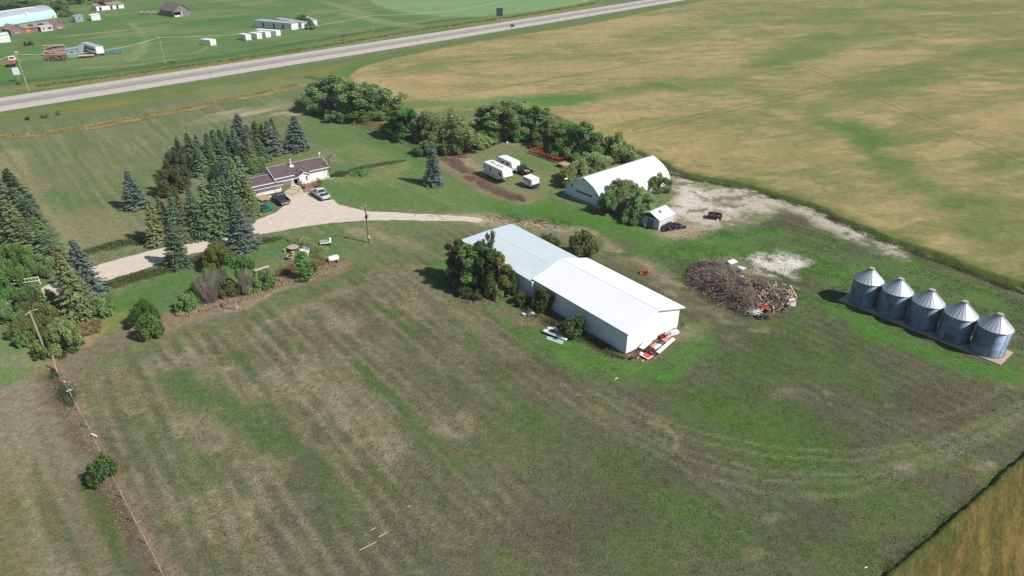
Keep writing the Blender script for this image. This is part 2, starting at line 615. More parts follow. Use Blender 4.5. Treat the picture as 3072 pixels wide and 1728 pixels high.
# north-west band of the pasture is fresher, then a bare brown headland by the garden strip
mix_to(m_line([(300, 1075), (520, 985), (760, 930), (960, 850), (1130, 770), (1290, 735)], 7, 3, 0.8) * 0.65, (100, 124, 66))
mix_to(m_line([(180, 1100), (330, 1030), (470, 985), (600, 945), (700, 915)], 6.5, 1.8, 0.9) * 0.8, (138, 122, 100))
mix_to(m_line([(480, 985), (620, 935), (760, 890)], 3.5, 1.2, 0.8) * 0.6, (160, 142, 114))
mix_to(m_line([(700, 925), (860, 862), (980, 815), (1030, 795)], 1.6, 0.8, 0.6) * 0.7, (176, 166, 148))
# green drill-row strips, dry strips
for ln, w, a in [([(1150, 905), (1195, 945), (1258, 1000)], 1.3, .9), ([(1060, 1095), (1130, 1170), (1200, 1225), (1235, 1270)], 1.6, .9), ([(1350, 960), (1420, 1030), (1500, 1110)], 1.6, .6),
                 ([(540, 1130), (640, 1205), (720, 1240), (800, 1320)], 4.6, .85), ([(700, 1060), (760, 1110), (820, 1160)], 1.5, .6), ([(830, 990), (900, 1050)], 1.4, .5),
                 ([(1440, 1135), (1560, 1220), (1700, 1330)], 1.7, .6), ([(550, 1330), (600, 1390), (620, 1480)], 1.8, .7), ([(860, 1330), (960, 1440), (1040, 1560)], 2.2, .6),
                 ([(1250, 1270), (1330, 1370), (1440, 1470)], 1.6, .5), ([(400, 1250), (500, 1400), (600, 1560)], 1.5, .45), ([(1560, 1230), (1650, 1330)], 2.4, .5)]:
    mix_to(m_line(ln, w, w * 0.45, 0.7) * a * (0.5 + 0.7 * nC), (80, 114, 52))
for ln, w, a in [([(960, 920), (1040, 990)], 3, .6), ([(880, 1060), (980, 1150), (1060, 1250)], 2.4, .55), ([(640, 1250), (760, 1400), (840, 1500)], 2.5, .5), ([(1100, 1290), (1180, 1330)], 3.2, .7),
                 ([(600, 1500), (700, 1600)], 3, .6), ([(1330, 1270), (1410, 1290)], 2.6, .75), ([(820, 1130), (900, 1190)], 3, .5), ([(430, 1110), (560, 1090)], 2, .4),
                 ([(1250, 900), (1400, 1000)], 4, .35), ([(1080, 690), (1220, 735)], 3.5, .6), ([(1990, 1260), (2030, 1280)], 1.2, .8), ([(2000, 1340), (2050, 1300)], 0.7, .7)]:
    mix_to(m_line(ln, w, w * 0.45, 1.2) * a * np.clip(brk(st128b, 0.35, 0.55) + 0.25, 0, 1), (168, 148, 118))
for (u, v, a, c) in [(2490, 1180, 0.9, .6), (2670, 1215, .7, .6), (2715, 1395, 1.2, .8), (2945, 1395, 1.3, .7), (2310, 1550, .9, .7), (2260, 1660, 1.2, .6), (2700, 1400, .6, .5), (2440, 1480, .9, .5), (3060, 1140, 3, .6), (2350, 1180, 2, .4), (2740, 1310, .6, .4)]:
    mix_to(m_ell(u, v, a, a * 0.6, 0.3, 0.5, 0.3) * c, (158, 138, 114))
for (u, v, a, b) in [(2300, 1330, 9, 5), (2620, 1460, 9, 4), (2480, 1640, 7, 3.5), (2340, 1280, 7, 4), (2120, 1230, 6, 4), (2200, 1100, 5, 3), (2400, 1090, 5, 4), (2600, 1130, 6, 4), (1960, 1440, 8, 4), (1900, 1640, 6, 3), (2100, 1560, 7, 3.5)]:
    mix_to(m_ell(u, v, a, b, A128, 0.7, 1.2) * 0.45, (84, 116, 44))
for (u, v, a, b) in [(1990, 1150, 5, 1.8), (1700, 1120, 6, 2), (1560, 1100, 5, 2), (2760, 1200, 4, 2), (2850, 1235, 3, 1.6), (2450, 1560, 6, 2.5), (1750, 1560, 7, 3), (2050, 1400, 5, 2.5)]:
    mix_to(m_ell(u, v, a, b, R(20), 0.7, 1.2) * 0.5, (98, 86, 70))
# wheel tracks sweeping from the east gate
for dv in (0, 26, 70, 92, 128):
    mix_to(m_line([(3150, 1165 + dv * .35), (3000, 1240 + dv * .5), (2800, 1320 + dv * .55), (2560, 1355 + dv), (2300, 1340 + dv * 1.1), (2080, 1290 + dv), (1900, 1220 + dv * .8), (1760, 1170 + dv * .5)], 0.40, 0.3, 0.12) * 0.62, (138, 140, 100))
for ln in [[(2480, 860), (2510, 900), (2500, 960)], [(2600, 780), (2640, 800), (2660, 830)], [(2700, 790), (2740, 850)], [(2730, 1270), (2900, 1230), (3060, 1140)]]:
    mix_to(m_line(ln, 0.6, 0.4, 0.2) * 0.4, (140, 132, 98))
# the pasture turf is thin and dull: darker soil shows between the blades
dull = past * (0.90 - 0.05 * PW) + (1 - past)
col *= dull[:, None]
col[:, 0] *= 1 - 0.05 * past
mix_to(m_poly([(1600, 690), (1820, 715), (1960, 738), (2120, 735), (2300, 700), (2480, 690), (2700, 790), (3060, 930), (2980, 1020), (2700, 880), (2480, 860), (2360, 780), (2120, 770), (2040, 820), (1900, 800), (1700, 720)], 3, 1.2) * (0.35 + 0.5 * nB), (88, 116, 54))
# ---- fresh green around the white sheds and the bins
GR = (78, 121, 44)
for ln, w, a in [([(1475, 880), (1530, 935), (1590, 985), (1660, 1030)], 5.0, .85), ([(1660, 1020), (1760, 1075), (1850, 1105), (1960, 1115)], 6.0, .95), ([(1960, 1112), (2050, 1085), (2100, 1040), (2085, 985)], 4.2, .8),
                 ([(1300, 790), (1320, 850)], 4, .8), ([(1690, 640), (1850, 690), (1960, 735)], 4, .5), ([(1975, 745), (2080, 740), (2150, 725), (2230, 715)], 7, .9), ([(2120, 750), (2240, 765), (2400, 790), (2560, 830)], 7.5, .8),
                 ([(2240, 700), (2330, 690)], 4, .7), ([(2490, 915), (2560, 955), (2680, 1010), (2800, 1060), (2920, 1105), (3040, 1130)], 4.0, .95), ([(3040, 1130), (3080, 1085)], 4, .7),
                 ([(2540, 860), (2640, 800), (2760, 870)], 5, .35), ([(2580, 700), (2660, 760), (2800, 830), (3000, 910)], 4.5, .55), ([(2420, 900), (2380, 960)], 5, .45), ([(1850, 905), (2000, 975), (2080, 1010)], 3, .5)]:
    mix_to(m_line(ln, w, w * 0.35, 0.9) * a * (0.68 + 0.5 * nC), GR)
mix_to(m_line([(1700, 1075), (1800, 1100), (1960, 1108)], 4, 2, 1) * brk(nC, 0.42, 0.6) * 0.7, (88, 130, 50))
mix_to(m_line([(2000, 725), (2150, 722)], 4, 2, 1) * brk(nC, 0.42, 0.6) * 0.7, (90, 132, 52))
mix_to(m_poly([(1540, 430), (1640, 460), (1740, 480), (1700, 520), (1560, 480)], 3, 1) * 0.6, (86, 124, 56))
# ---- bare and trodden ground
BARE = [(2005, 525), (2060, 520), (2180, 548), (2300, 580), (2440, 632), (2560, 672), (2660, 705), (2730, 742), (2700, 772), (2620, 752), (2545, 706), (2460, 660), (2370, 622), (2265, 640),
        (2230, 675), (2150, 692), (2070, 680), (2015, 655), (2010, 615), (2060, 590), (2050, 550)]
bare = m_poly(BARE, 2.2, 1.6)
nP = 0.35 * nB + 0.4 * nC + 0.25 * nD
nearb = sstep(70, 40, np.hypot(X - at(2080, 590)[0], Y - at(2080, 590)[1]) * 1.6)
mix_to(bare * 0.8, (136, 130, 100))
mix_to(bare * brk(nP + 0.18 * nearb - 0.13, 0.42, 0.58) * 0.88, (200, 189, 174))
mix_to(m_poly([(2020, 520), (2055, 525), (2110, 570), (2180, 610), (2230, 640), (2120, 640), (2040, 655), (2015, 640), (2045, 590)], 1.5, 0.9) * brk(nP, 0.36, 0.54) * 0.9, (212, 202, 190))
mix_to(m_line([(2290, 575), (2420, 625), (2540, 675), (2640, 712), (2720, 745)], 2.4, 1.2, 1) * brk(nP, 0.48, 0.6) * 0.7, (206, 196, 184))
mix_to(m_ell(2125, 560, 4, 2, 0.2, 0.5) * 0.7, (104, 122, 70))
mix_to(m_ell(2200, 610, 5, 2.2, 0.2, 0.5) * brk(nB, 0.4, 0.6) * 0.7, (110, 118, 74))
mix_to(m_ell(2328, 780, 5.0, 3.7, 0.0, 0.25, 0.9) * brk(nC, 0.2, 0.40), (216, 208, 198))
mix_to(m_ell(2310, 815, 4.0, 2.0, 0.0, 0.4, 0.9) * brk(nC, 0.34, 0.5), (204, 194, 182))
mix_to(m_line([(2190, 780), (2230, 800), (2260, 820)], 3.5, 1.5, 1) * 0.6, (160, 150, 130))
mix_to(m_ell(2300, 850, 4, 2, 0, 0.5) * 0.6, (108, 104, 56))
mix_to(m_line([(1790, 735), (1880, 775), (1960, 800), (2010, 845), (2090, 900), (2180, 950), (2260, 985)], 3.6, 2, 1.4) * brk(nC * .6 + nB * .4, 0.42, 0.6) * 0.8, (158, 140, 114))
mix_to(m_line([(1820, 770), (1930, 830), (2060, 905), (2200, 965)], 1.6, 1, .8) * 0.35, (140, 126, 100))
mix_to(m_line([(2040, 690), (2100, 695), (2010, 705)], 4, 1.8, 0.8) * 0.75, (166, 148, 118))
mix_to(m_poly([(2130, 800), (2330, 880), (2390, 925), (2330, 960), (2240, 945), (2100, 870), (2060, 800)], 1.5, 0.8) * 0.8, (108, 94, 76))
mix_to(m_poly([(1500, 900), (1590, 935), (1640, 985), (1580, 975), (1480, 930)], 1.0, 0.8) * 0.65, (130, 112, 92))
mix_to(m_line([(1620, 920), (1700, 970), (1790, 1020), (1880, 1072)], 2.6, 0.8, 0.6) * 0.85, (118, 104, 76))
mix_to(m_poly([(1880, 1068), (1925, 1090), (1970, 1080), (2050, 1000), (2060, 975), (2030, 975)], 0.8, 0.4) * 0.8, (128, 112, 90))
mix_to(m_ell(2070, 985, 3, 1.6, 0.8, 0.5) * 0.5, (150, 132, 106))
# cattle-yard clearing round the caravans
mix_to(m_poly([(1350, 460), (1500, 425), (1620, 425), (1660, 470), (1720, 500), (1640, 590), (1560, 612), (1480, 560), (1400, 500)], 2, 0.8) * 0.6, (128, 134, 84))
mix_to(m_line([(1335, 470), (1400, 440), (1480, 428), (1560, 424), (1620, 430)], 4.0, 1.6, 1.0) * 0.85, (160, 140, 118))
mix_to(m_line([(1325, 470), (1370, 500), (1430, 545), (1500, 580), (1560, 598)], 6.0, 1.8, 0.8) * 0.85, (146, 126, 100))
mix_to(m_line([(1400, 470), (1420, 510), (1450, 540)], 4.0, 1.8, 0.8) * 0.6, (168, 146, 124))
mix_to(m_poly([(1500, 460), (1640, 480), (1660, 510), (1540, 500)], 2, 0.8) * 0.55, (84, 126, 52))
# apron by the shed and tyres
mix_to(m_ell(2040, 690, 4.0, 2.2, 0.2, 0.4) * 0.6, (170, 150, 120))
# cracked end of the driveway and the trodden way past the sheds
drv = m_line([(1250, 652), (1380, 655), (1500, 662), (1600, 672), (1700, 690), (1760, 705)], 4.0, 1.6, 0.9)
mix_to(drv * brk(nC * 0.6 + nB * 0.4, 0.36, 0.56) * 0.7, (186, 164, 136))
mix_to(m_line([(1640, 690), (1740, 710)], 4, 2, 1) * 0.5, (164, 142, 116))
# garden margins
mix_to(m_line([(540, 950), (640, 915), (760, 880), (850, 850), (960, 820), (1015, 805)], 5.0, 1.5, 0.8) * 0.85, (140, 118, 88))
mix_to(m_ell(275, 980, 6, 3.5, 0.5, 0.4) * 0.7, (140, 138, 74))
mix_to(m_line([(140, 1070), (250, 1040), (310, 985)], 1.6, 0.7, 0.5) * 0.7, (168, 144, 100))
# ---- neighbour's strip west of the fence
WSTR = [(-2000, 1600), (-300, 1235), (0, 1170), (150, 1110), (215, 1180), (300, 1390), (402, 1560), (488, 1728), (640, 2600), (-2500, 2600)]
wst = m_poly(WSTR, 0.8, 0.25)
mix_to(wst, (134, 126, 94))
AF = math.atan2(at(300, 1385)[1] - at(488, 1728)[1], at(300, 1385)[0] - at(488, 1728)[0])
sF = fbm(X, Y, 1.3, 81, 4, AF, 22)
sF2 = fbm(X, Y, 3.5, 85, 3, AF, 8)
mix_to(wst * brk(sF, 0.44, 0.54) * 0.85, (110, 116, 72))
mix_to(wst * brk(sF2, 0.52, 0.60) * 0.75, (158, 142, 114))
mix_to(wst * brk(fbm(X, Y, 0.8, 89, 3, AF, 30), 0.54, 0.62) * 0.5, (164, 152, 122))
mix_to(wst * brk(sF, 0.62, 0.74) * 0.6, (84, 106, 48))
mix_to(m_poly([(-800, 1300), (-60, 1300), (0, 1420), (90, 1560), (150, 1728), (250, 2600), (-2500, 2600)], 2.5, 0.8) * 0.6, (122, 122, 62))
mix_to(m_line([(0, 1240), (60, 1440), (120, 1600), (160, 1728)], 1.2, 0.8, 0.3) * 0.5, (152, 150, 112))
mix_to(m_line([(165, 1120), (220, 1240), (290, 1370), (350, 1500), (430, 1640), (480, 1740)], 2.6, 1.0, 0.7) * 0.8, (116, 98, 76))
mix_to(m_line([(185, 1110), (240, 1240), (318, 1390), (380, 1500), (455, 1640), (505, 1740)], 0.7, 0.5, 0.3) * 0.6, (160, 140, 110))
mix_to(m_poly([(-600, 1000), (0, 1000), (150, 1075), (150, 1105), (0, 1165), (-600, 1300)], 1.0, 0.3) * 0.75, (106, 136, 74))
mix_to(m_line([(60, 1080), (150, 1095)], 4, 2, 0.8) * 0.6, (146, 138, 98))

col *= (1 - 0.19 * wst)[:, None]
col[:, 0] *= 1 - 0.05 * wst
Fg = []
nx, ny = len(xs), len(ys)
ii = (np.arange(ny - 1)[:, None] * nx + np.arange(nx - 1)[None]).ravel()
Fg = np.stack([ii, ii + 1, ii + 1 + nx, ii + nx], 1)
GZ = np.zeros(NV)


def ground_material():
    """soil and grass: the colour map of the yard, broken up into tufts by noise"""
    m, nt, b = nmat('grass_ground')
    N, L = nt.nodes, nt.links
    a = N.new('ShaderNodeAttribute')
    a.attribute_name = 'soil'
    tc = N.new('ShaderNodeTexCoord')

    def noise(scale, detail=4, rough=0.6):
        n = N.new('ShaderNodeTexNoise')
        n.inputs['Scale'].default_value = scale
        n.inputs['Detail'].default_value = detail
        n.inputs['Roughness'].default_value = rough
        L.new(tc.outputs['Object'], n.inputs['Vector'])
        return n

    def rng_(src, a0, a1, b0, b1):
        r = N.new('ShaderNodeMapRange')
        for k, v in zip(('From Min', 'From Max', 'To Min', 'To Max'), (a0, a1, b0, b1)):
            r.inputs[k].default_value = v
        L.new(src, r.inputs['Value'])
        return r.outputs[0]
    n1 = noise(4.2, 6, 0.75)
    n2 = noise(1.1, 5, 0.65)
    n3 = noise(0.22, 4)
    hv = N.new('ShaderNodeHueSaturation')
    L.new(a.outputs['Color'], hv.inputs['Color'])
    L.new(rng_(n2.outputs['Fac'], 0.3, 0.7, 0.489, 0.511), hv.inputs['Hue'])
    L.new(rng_(n3.outputs['Fac'], 0.3, 0.7, 0.78, 1.04), hv.inputs['Saturation'])
    mu = N.new('ShaderNodeMath')
    mu.operation = 'MULTIPLY'
    L.new(rng_(n1.outputs['Fac'], 0.32, 0.68, 0.50, 1.42), mu.inputs[0])
    L.new(rng_(n2.outputs['Fac'], 0.3, 0.7, 0.74, 1.24), mu.inputs[1])
    L.new(mu.outputs[0], hv.inputs['Value'])
    # dry blades among the green: a fine scatter of straw colour
    n4 = noise(2.3, 8, 0.8)
    st = N.new('ShaderNodeMix')
    st.data_type = 'RGBA'
    L.new(rng_(n4.outputs['Fac'], 0.54, 0.70, 0.0, 0.5), st.inputs[0])
    L.new(hv.outputs[0], st.inputs[6])
    sc_ = N.new('ShaderNodeMix')
    sc_.data_type = 'RGBA'
    sc_.inputs[0].default_value = 0.5
    L.new(a.outputs['Color'], sc_.inputs[6])
    sc_.inputs[7].default_value = (0.20, 0.165, 0.105, 1)
    L.new(sc_.outputs[2], st.inputs[7])
    L.new(st.outputs[2], b.inputs['Base Color'])
    b.inputs['Roughness'].default_value = 0.95
    b.inputs['Specular IOR Level'].default_value = 0.08
    bp = N.new('ShaderNodeBump')
    bp.inputs['Distance'].default_value = 0.10
    bp.inputs['Strength'].default_value = 0.55
    L.new(n1.outputs['Fac'], bp.inputs['Height'])
    L.new(bp.outputs[0], b.inputs['Normal'])
    return m


me = raw_mesh('ground', np.stack([X, Y, GZ], 1), Fg, ground_material(), col, 'soil')
g = bpy.data.objects.new('ground', me)
COL.objects.link(g)
tag(g, 'grassy farm ground with dry, green and bare patches under everything', 'ground', kind='structure')
# ================================================================== FIELDS, ROADS
def crop_material(name, rows_ang, row_sp):
    """ripening grain: colour map of the field broken up into heads and drill rows"""
    m, nt, b = nmat(name)
    N, L = nt.nodes, nt.links
    a = N.new('ShaderNodeAttribute')
    a.attribute_name = 'soil'
    tc = N.new('ShaderNodeTexCoord')
    mp = N.new('ShaderNodeMapping')
    mp.inputs['Rotation'].default_value = (0, 0, -rows_ang)
    L.new(tc.outputs['Object'], mp.inputs['Vector'])
    sc = N.new('ShaderNodeVectorMath')
    sc.operation = 'MULTIPLY'
    sc.inputs[1].default_value = (0.25 / row_sp, 1.0 / row_sp, 1.0 / row_sp)
    L.new(mp.outputs[0], sc.inputs[0])
    n1 = N.new('ShaderNodeTexNoise')
    n1.inputs['Scale'].default_value = 1.0
    n1.inputs['Detail'].default_value = 5
    n1.inputs['Roughness'].default_value = 0.75
    L.new(sc.outputs[0], n1.inputs['Vector'])
    n2 = N.new('ShaderNodeTexNoise')
    n2.inputs['Scale'].default_value = 3.0
    n2.inputs['Detail'].default_value = 5
    n2.inputs['Roughness'].default_value = 0.8
    L.new(tc.outputs['Object'], n2.inputs['Vector'])
    r1 = N.new('ShaderNodeMapRange')
    for k, v in zip(('From Min', 'From Max', 'To Min', 'To Max'), (0.3, 0.7, 0.72, 1.22)):
        r1.inputs[k].default_value = v
    L.new(n1.outputs['Fac'], r1.inputs['Value'])
    r2 = N.new('ShaderNodeMapRange')
    for k, v in zip(('From Min', 'From Max', 'To Min', 'To Max'), (0.3, 0.7, 0.72, 1.25)):
        r2.inputs[k].default_value = v
    L.new(n2.outputs['Fac'], r2.inputs['Value'])
    mu = N.new('ShaderNodeMath')
    mu.operation = 'MULTIPLY'
    L.new(r1.outputs[0], mu.inputs[0])
    L.new(r2.outputs[0], mu.inputs[1])
    mx = N.new('ShaderNodeMix')
    mx.data_type = 'RGBA'
    mx.blend_type = 'MULTIPLY'
    mx.inputs[0].default_value = 1
    L.new(a.outputs['Color'], mx.inputs[6])
    L.new(mu.outputs[0], mx.inputs[7])
    L.new(mx.outputs[2], b.inputs['Base Color'])
    b.inputs['Roughness'].default_value = 0.9
    b.inputs['Specular IOR Level'].default_value = 0.1
    bp = N.new('ShaderNodeBump')
    bp.inputs['Distance'].default_value = 0.2
    bp.inputs['Strength'].default_value = 0.6
    L.new(mu.outputs[0], bp.inputs['Height'])
    L.new(bp.outputs[0], b.inputs['Normal'])
    return m


def field(name, P, xseg, yseg, h, mat, colour_fn, label, edge=0.45, hn=0.14, jit=1.0):
    gx, gy = np.meshgrid(axis_coords(xseg), axis_coords(yseg))
    nx, ny = gx.shape[1], gx.shape[0]
    x, y = gx.ravel(), gy.ravel()
    jx = x + (vnoise(x * 1.3, y * 1.3, 3) - 0.5) * 0.7 * jit + (vnoise(x * 0.2, y * 0.2, 4) - 0.5) * 1.2 * jit
    jy = y + (vnoise(x * 1.3, y * 1.3, 5) - 0.5) * 0.7 * jit + (vnoise(x * 0.2, y * 0.2, 6) - 0.5) * 1.2 * jit
    d = sdist(jx, jy, P)
    z = (h + hn * (2 * fbm(x, y, 1.4, 7, 3) - 1) + hn * (2 * fbm(x, y, 9, 8, 3) - 1)) * sstep(-edge, edge, d) - 0.06 * (1 - sstep(-edge * 2, -edge, d))
    c = colour_fn(x, y, d)
    ii = (np.arange(ny - 1)[:, None] * nx + np.arange(nx - 1)[None]).ravel()
    F = np.stack([ii, ii + 1, ii + 1 + nx, ii + nx], 1)
    F = F[(d[F] > -edge).any(1)]
    used = np.unique(F)
    rm = np.full(len(x), -1)
    rm[used] = np.arange(len(used))
    o = bpy.data.objects.new(name, raw_mesh(name, np.stack([x, y, z], 1)[used], rm[F], mat, c[used], 'soil'))
    COL.objects.link(o)
    return tag(o, label, 'crop field', kind='stuff')


def blend(c, m, rgb):
    return c * (1 - m[:, None]) + np.array(S(*rgb))[None] * m[:, None]


def wheat_cols(x, y, d):
    c = np.tile(np.array(S(178, 156, 108)), (len(x), 1))
    wav = fbm(x, y, 5, 101, 4, R(20), 6)
    big = fbm(x, y, 42, 111, 4, R(30), 1.8)
    mid = fbm(x, y, 13, 115, 4, R(25), 2.2)
    rows = fbm(x, y, 1.1, 121, 3, R(-22), 14)
    far = sstep(150, 420, y)
    c = blend(c, sstep(0.44, 0.66, wav) * 0.75, (178, 160, 114))
    c = blend(c, sstep(0.42, 0.58, 0.5 * mid + 0.5 * rows) * 0.55, (134, 134, 82))
    east = sstep(-20, 150, x - 0.15 * (y - 150))
    c = blend(c, np.clip(sstep(0.34, 0.70, 0.5 * big + 0.3 * mid + 0.2 * wav + 0.08 * (east - 0.4)), 0, 1) * 0.75, (120, 132, 80))
    c = blend(c, east * sstep(0.36, 0.6, 0.5 * mid + 0.5 * big) * 0.6, (120, 130, 74))
    c = blend(c, sstep(0.56, 0.72, wav) * (1 - east) * 0.5, (186, 164, 122))

    fine = fbm(x, y, 2.2, 125, 4, R(15), 2.6)
    c = blend(c, sstep(0.46, 0.66, fine) * 0.4, (190, 166, 122))
    c = blend(c, sstep(0.52, 0.66, fbm(x, y, 3.4, 127, 4, R(20), 2.5)) * 0.4, (122, 126, 74))
    c = blend(c, sstep(0.56, 0.68, fbm(x, y, 9, 128, 4, R(25), 3)) * 0.5, (112, 128, 72))

    def ln(px, w, a, rgb):
        nonlocal c
        P = at_np(px)
        wx = x + (fbm(x, y, 8, 131, 3) - 0.5) * w * 0.9
        wy = y + (fbm(x, y, 8, 135, 3) - 0.5) * w * 0.9
        m = (1 - sstep(0.0, w * 0.95, seg_dist(wx, wy, P))) * a * (0.7 + 0.7 * wav)
        c = blend(c, m, rgb)
    # green swales and lush low spots
    G1 = (96, 122, 64)
    ln([(1230, 325), (1400, 312), (1560, 300), (1700, 305)], 12, .75, (104, 134, 76))
    ln([(1600, 318), (1680, 308), (1740, 300)], 12, .85, (84, 132, 66))
    ln([(1660, 305), (1800, 290), (1980, 270), (2200, 225), (2450, 160), (2700, 100)], 12, .55, G1)
    ln([(1700, 180), (1950, 130), (2200, 70), (2400, 20)], 14, .45, (112, 128, 74))
    ln([(2180, 240), (2330, 170), (2500, 110)], 14, .55, G1)
    ln([(2000, 270), (2280, 280), (2480, 330)], 12, .4, G1)
    ln([(2520, 380), (2600, 420), (2640, 470), (2700, 500)], 10, .75, (88, 120, 58))
    ln([(2640, 500), (2740, 550), (2850, 600), (2900, 690)], 11, .6, (92, 120, 60))
    ln([(2360, 330), (2440, 340), (2520, 395)], 10, .5, G1)
    ln([(2560, 300), (2800, 200), (3072, 140)], 16, .5, G1)
    ln([(2500, 80), (2800, 60), (3100, 70), (3100, 200)], 34, .55, (106, 122, 70))
    ln([(2800, 30), (3072, 20)], 30, .5, (104, 120, 70))
    ln([(2350, 70), (2700, 20)], 20, .5, G1)
    ln([(2950, 620), (3072, 700), (3200, 740)], 12, .5, (106, 124, 62))
    ln([(1420, 230), (1520, 235)], 8, .5, G1)
    ln([(1560, 170), (1620, 165)], 6, .5, G1)
    T1 = (182, 158, 114)
    ln([(1500, 215), (1700, 210), (1900, 220), (2180, 215)], 22, .5, T1)
    ln([(1080, 250), (1200, 280), (1400, 290), (1560, 280)], 12, .5, (188, 166, 122))
    ln([(1560, 150), (1760, 100), (2000, 60)], 18, .5, (178, 162, 114))
    ln([(2450, 240), (2560, 180), (2680, 165)], 14, .5, (172, 152, 104))
    ln([(1560, 390), (1800, 400), (2100, 430), (2350, 470)], 16, .45, (178, 158, 108))
    ln([(2700, 310), (2950, 340), (3072, 400)], 16, .4, (166, 148, 100))
    # tramlines
    for a_, b_ in (((1900, 395), (3072, 120)), ((1930, 402), (3080, 128)), ((1140, 330), (1900, 200)), ((2420, 210), (3072, 500)), ((2430, 202), (3090, 490))):
        P = at_np([a_, b_])
        c = blend(c, (1 - sstep(0.3, 0.9, seg_dist(x, y, P))) * 0.42, (108, 112, 64))
    # greener plants along the margin
    c = blend(c, (1 - sstep(0.0, 5.0, d + 4 * (fbm(x, y, 6, 141, 3) - 0.5))) * 0.75 * sstep(180, 140, y), (94, 112, 50))
    c = blend(c, (1 - sstep(0.2, 1.4, d)) * 0.7 * sstep(220, 170, y), (66, 90, 36))
    return c * (0.94 + 0.12 * vnoise(x * 2, y * 2, 77))[:, None]


WH = at_np([(1045, 232), (1075, 210), (1130, 190), (1230, 168), (1390, 136), (1520, 114), (1760, 76), (1900, 47), (2100, 6)])
WH = np.vstack([WH, [[190, 690], [760, 900], [760, 30], [150, 30]], at_np([(3400, 1010), (3072, 868), (2900, 808), (2740, 748), (2600, 700), (2430, 622), (2250, 562), (2120, 540), (2010, 512), (1985, 490),
               (1850, 440), (1800, 420), (1700, 372), (1620, 332), (1500, 322), (1380, 333), (1240, 338), (1160, 312), (1090, 285)])])
field('wheat_field', WH, [(-80, 105, 0.55, 0.55), (105, 220, 0.6, 1.6), (220, 780, 2, 12)], [(30, 75, 1, 0.6), (75, 190, 0.55, 0.55), (190, 300, 0.6, 1.2), (300, 560, 1.3, 3), (560, 900, 4, 12)],
      0.6, crop_material('ripening_wheat', R(-22), 0.5), wheat_cols, 'ripening tan and green wheat field spreading behind the trees and arched shed')


def corner_cols(x, y, d):
    c = np.tile(np.array(S(138, 117, 68)), (len(x), 1))
    rows = fbm(x, y, 0.45, 151, 3, R(55), 10)
    mid = fbm(x, y, 4, 155, 4)
    c = blend(c, sstep(0.40, 0.58, rows) * 0.75, (96, 92, 48))
    c = blend(c, sstep(0.5, 0.66, mid) * 0.45, (112, 106, 54))
    c = blend(c, (1 - sstep(0.0, 1.8, d + 2.4 * (mid - 0.5))) * 0.75, (92, 104, 54))
    return c


CF = np.vstack([at_np([(2590, 1800), (2655, 1728), (2780, 1628), (2900, 1520), (3072, 1362), (3300, 1180)]), [[95, 55], [95, 20], [28, 20]]])
field('barley_field', CF, [(24, 60, 0.22, 0.22), (60, 96, 0.4, 1.2)], [(20, 72, 0.22, 0.3)], 0.55, crop_material('ripe_barley', R(55), 0.3), corner_cols,
      'golden grain crop with green edge in the bottom right corner', edge=0.22, hn=0.15, jit=0.3)


def far_cols(x, y, d):
    c = np.tile(np.array(S(122, 158, 106)), (len(x), 1))
    c = blend(c, sstep(0.45, 0.65, fbm(x, y, 14, 161, 4, R(45), 3)) * 0.6, (138, 162, 110))
    c = blend(c, (1 - sstep(0, 9, d)) * 0.6, (140, 156, 100))
    c = blend(c, (1 - sstep(0, 1.6, d)) * 0.6, (84, 122, 60))
    return c


FF = np.vstack([at_np([(1080, -6), (1130, 22), (1210, 42), (1320, 52), (1420, 52), (1520, 44), (1640, 30), (1730, 14), (1800, -4)]), [[170, 690], [60, 900], [-300, 900], [-200, 620]]])
field('green_crop_field', FF, [(-320, 200, 2.2, 2.2)], [(380, 560, 1.8, 2.2), (560, 920, 3, 9)], 0.7, crop_material('young_green_crop', R(45), 1.2), far_cols,
      'pale green young crop field beyond the highway', edge=1.2)

# ------------------------------------------------------------------ highway
UPR = [(-1400, 480), (-700, 391), (0, 291), (600, 204), (1100, 129), (1500, 67.5), (1900, 5.5), (2100, -26)]
LWR = [(-1400, 560), (-700, 452), (0, 336.5), (600, 241), (1100, 159), (1500, 92.5), (1900, 25.5), (2100, -8)]


def strip_fit(px):
    P = at_np(px)
    return P


cu, cl = strip_fit(UPR), strip_fit(LWR)
t_axis = Vector((math.cos(R(46.9)), math.sin(R(46.9))))
nrm2 = Vector((-t_axis.y, t_axis.x))
su = np.array([[p @ np.array(t_axis), p @ np.array(nrm2)] for p in cu])
slw = np.array([[p @ np.array(t_axis), p @ np.array(nrm2)] for p in cl])
fu, fl = np.polyfit(su[1:, 0], su[1:, 1], 2), np.polyfit(slw[1:, 0], slw[1:, 1], 2)
V, F, UVW = [], [], []
tt = np.concatenate([np.arange(-1200, 700, 6), np.arange(700, 3000, 40)])
KX = 17
for i, t in enumerate(tt):
    tc_ = min(max(t, -260), 640)
    du, dl = np.polyval(fu, tc_), np.polyval(fl, tc_)
    gu = np.polyval(np.polyder(fu), tc_) * (t - tc_)
    mid_, wid = (du + dl) / 2 + gu, 21.3
    for k in range(KX):
        s_ = k / (KX - 1)
        off = mid_ - wid / 2 + wid * s_
        p = t_axis * t + nrm2 * off
        zc = 0.05 + 0.12 * (1 - abs(2 * s_ - 1)) - (0.12 if k in (0, KX - 1) else 0)
        V.append((p.x, p.y, zc))
        UVW.append((s_, t))
for i in range(len(tt) - 1):
    for k in range(KX - 1):
        a_ = i * KX + k
        F.append((a_, a_ + KX, a_ + KX + 1, a_ + 1))


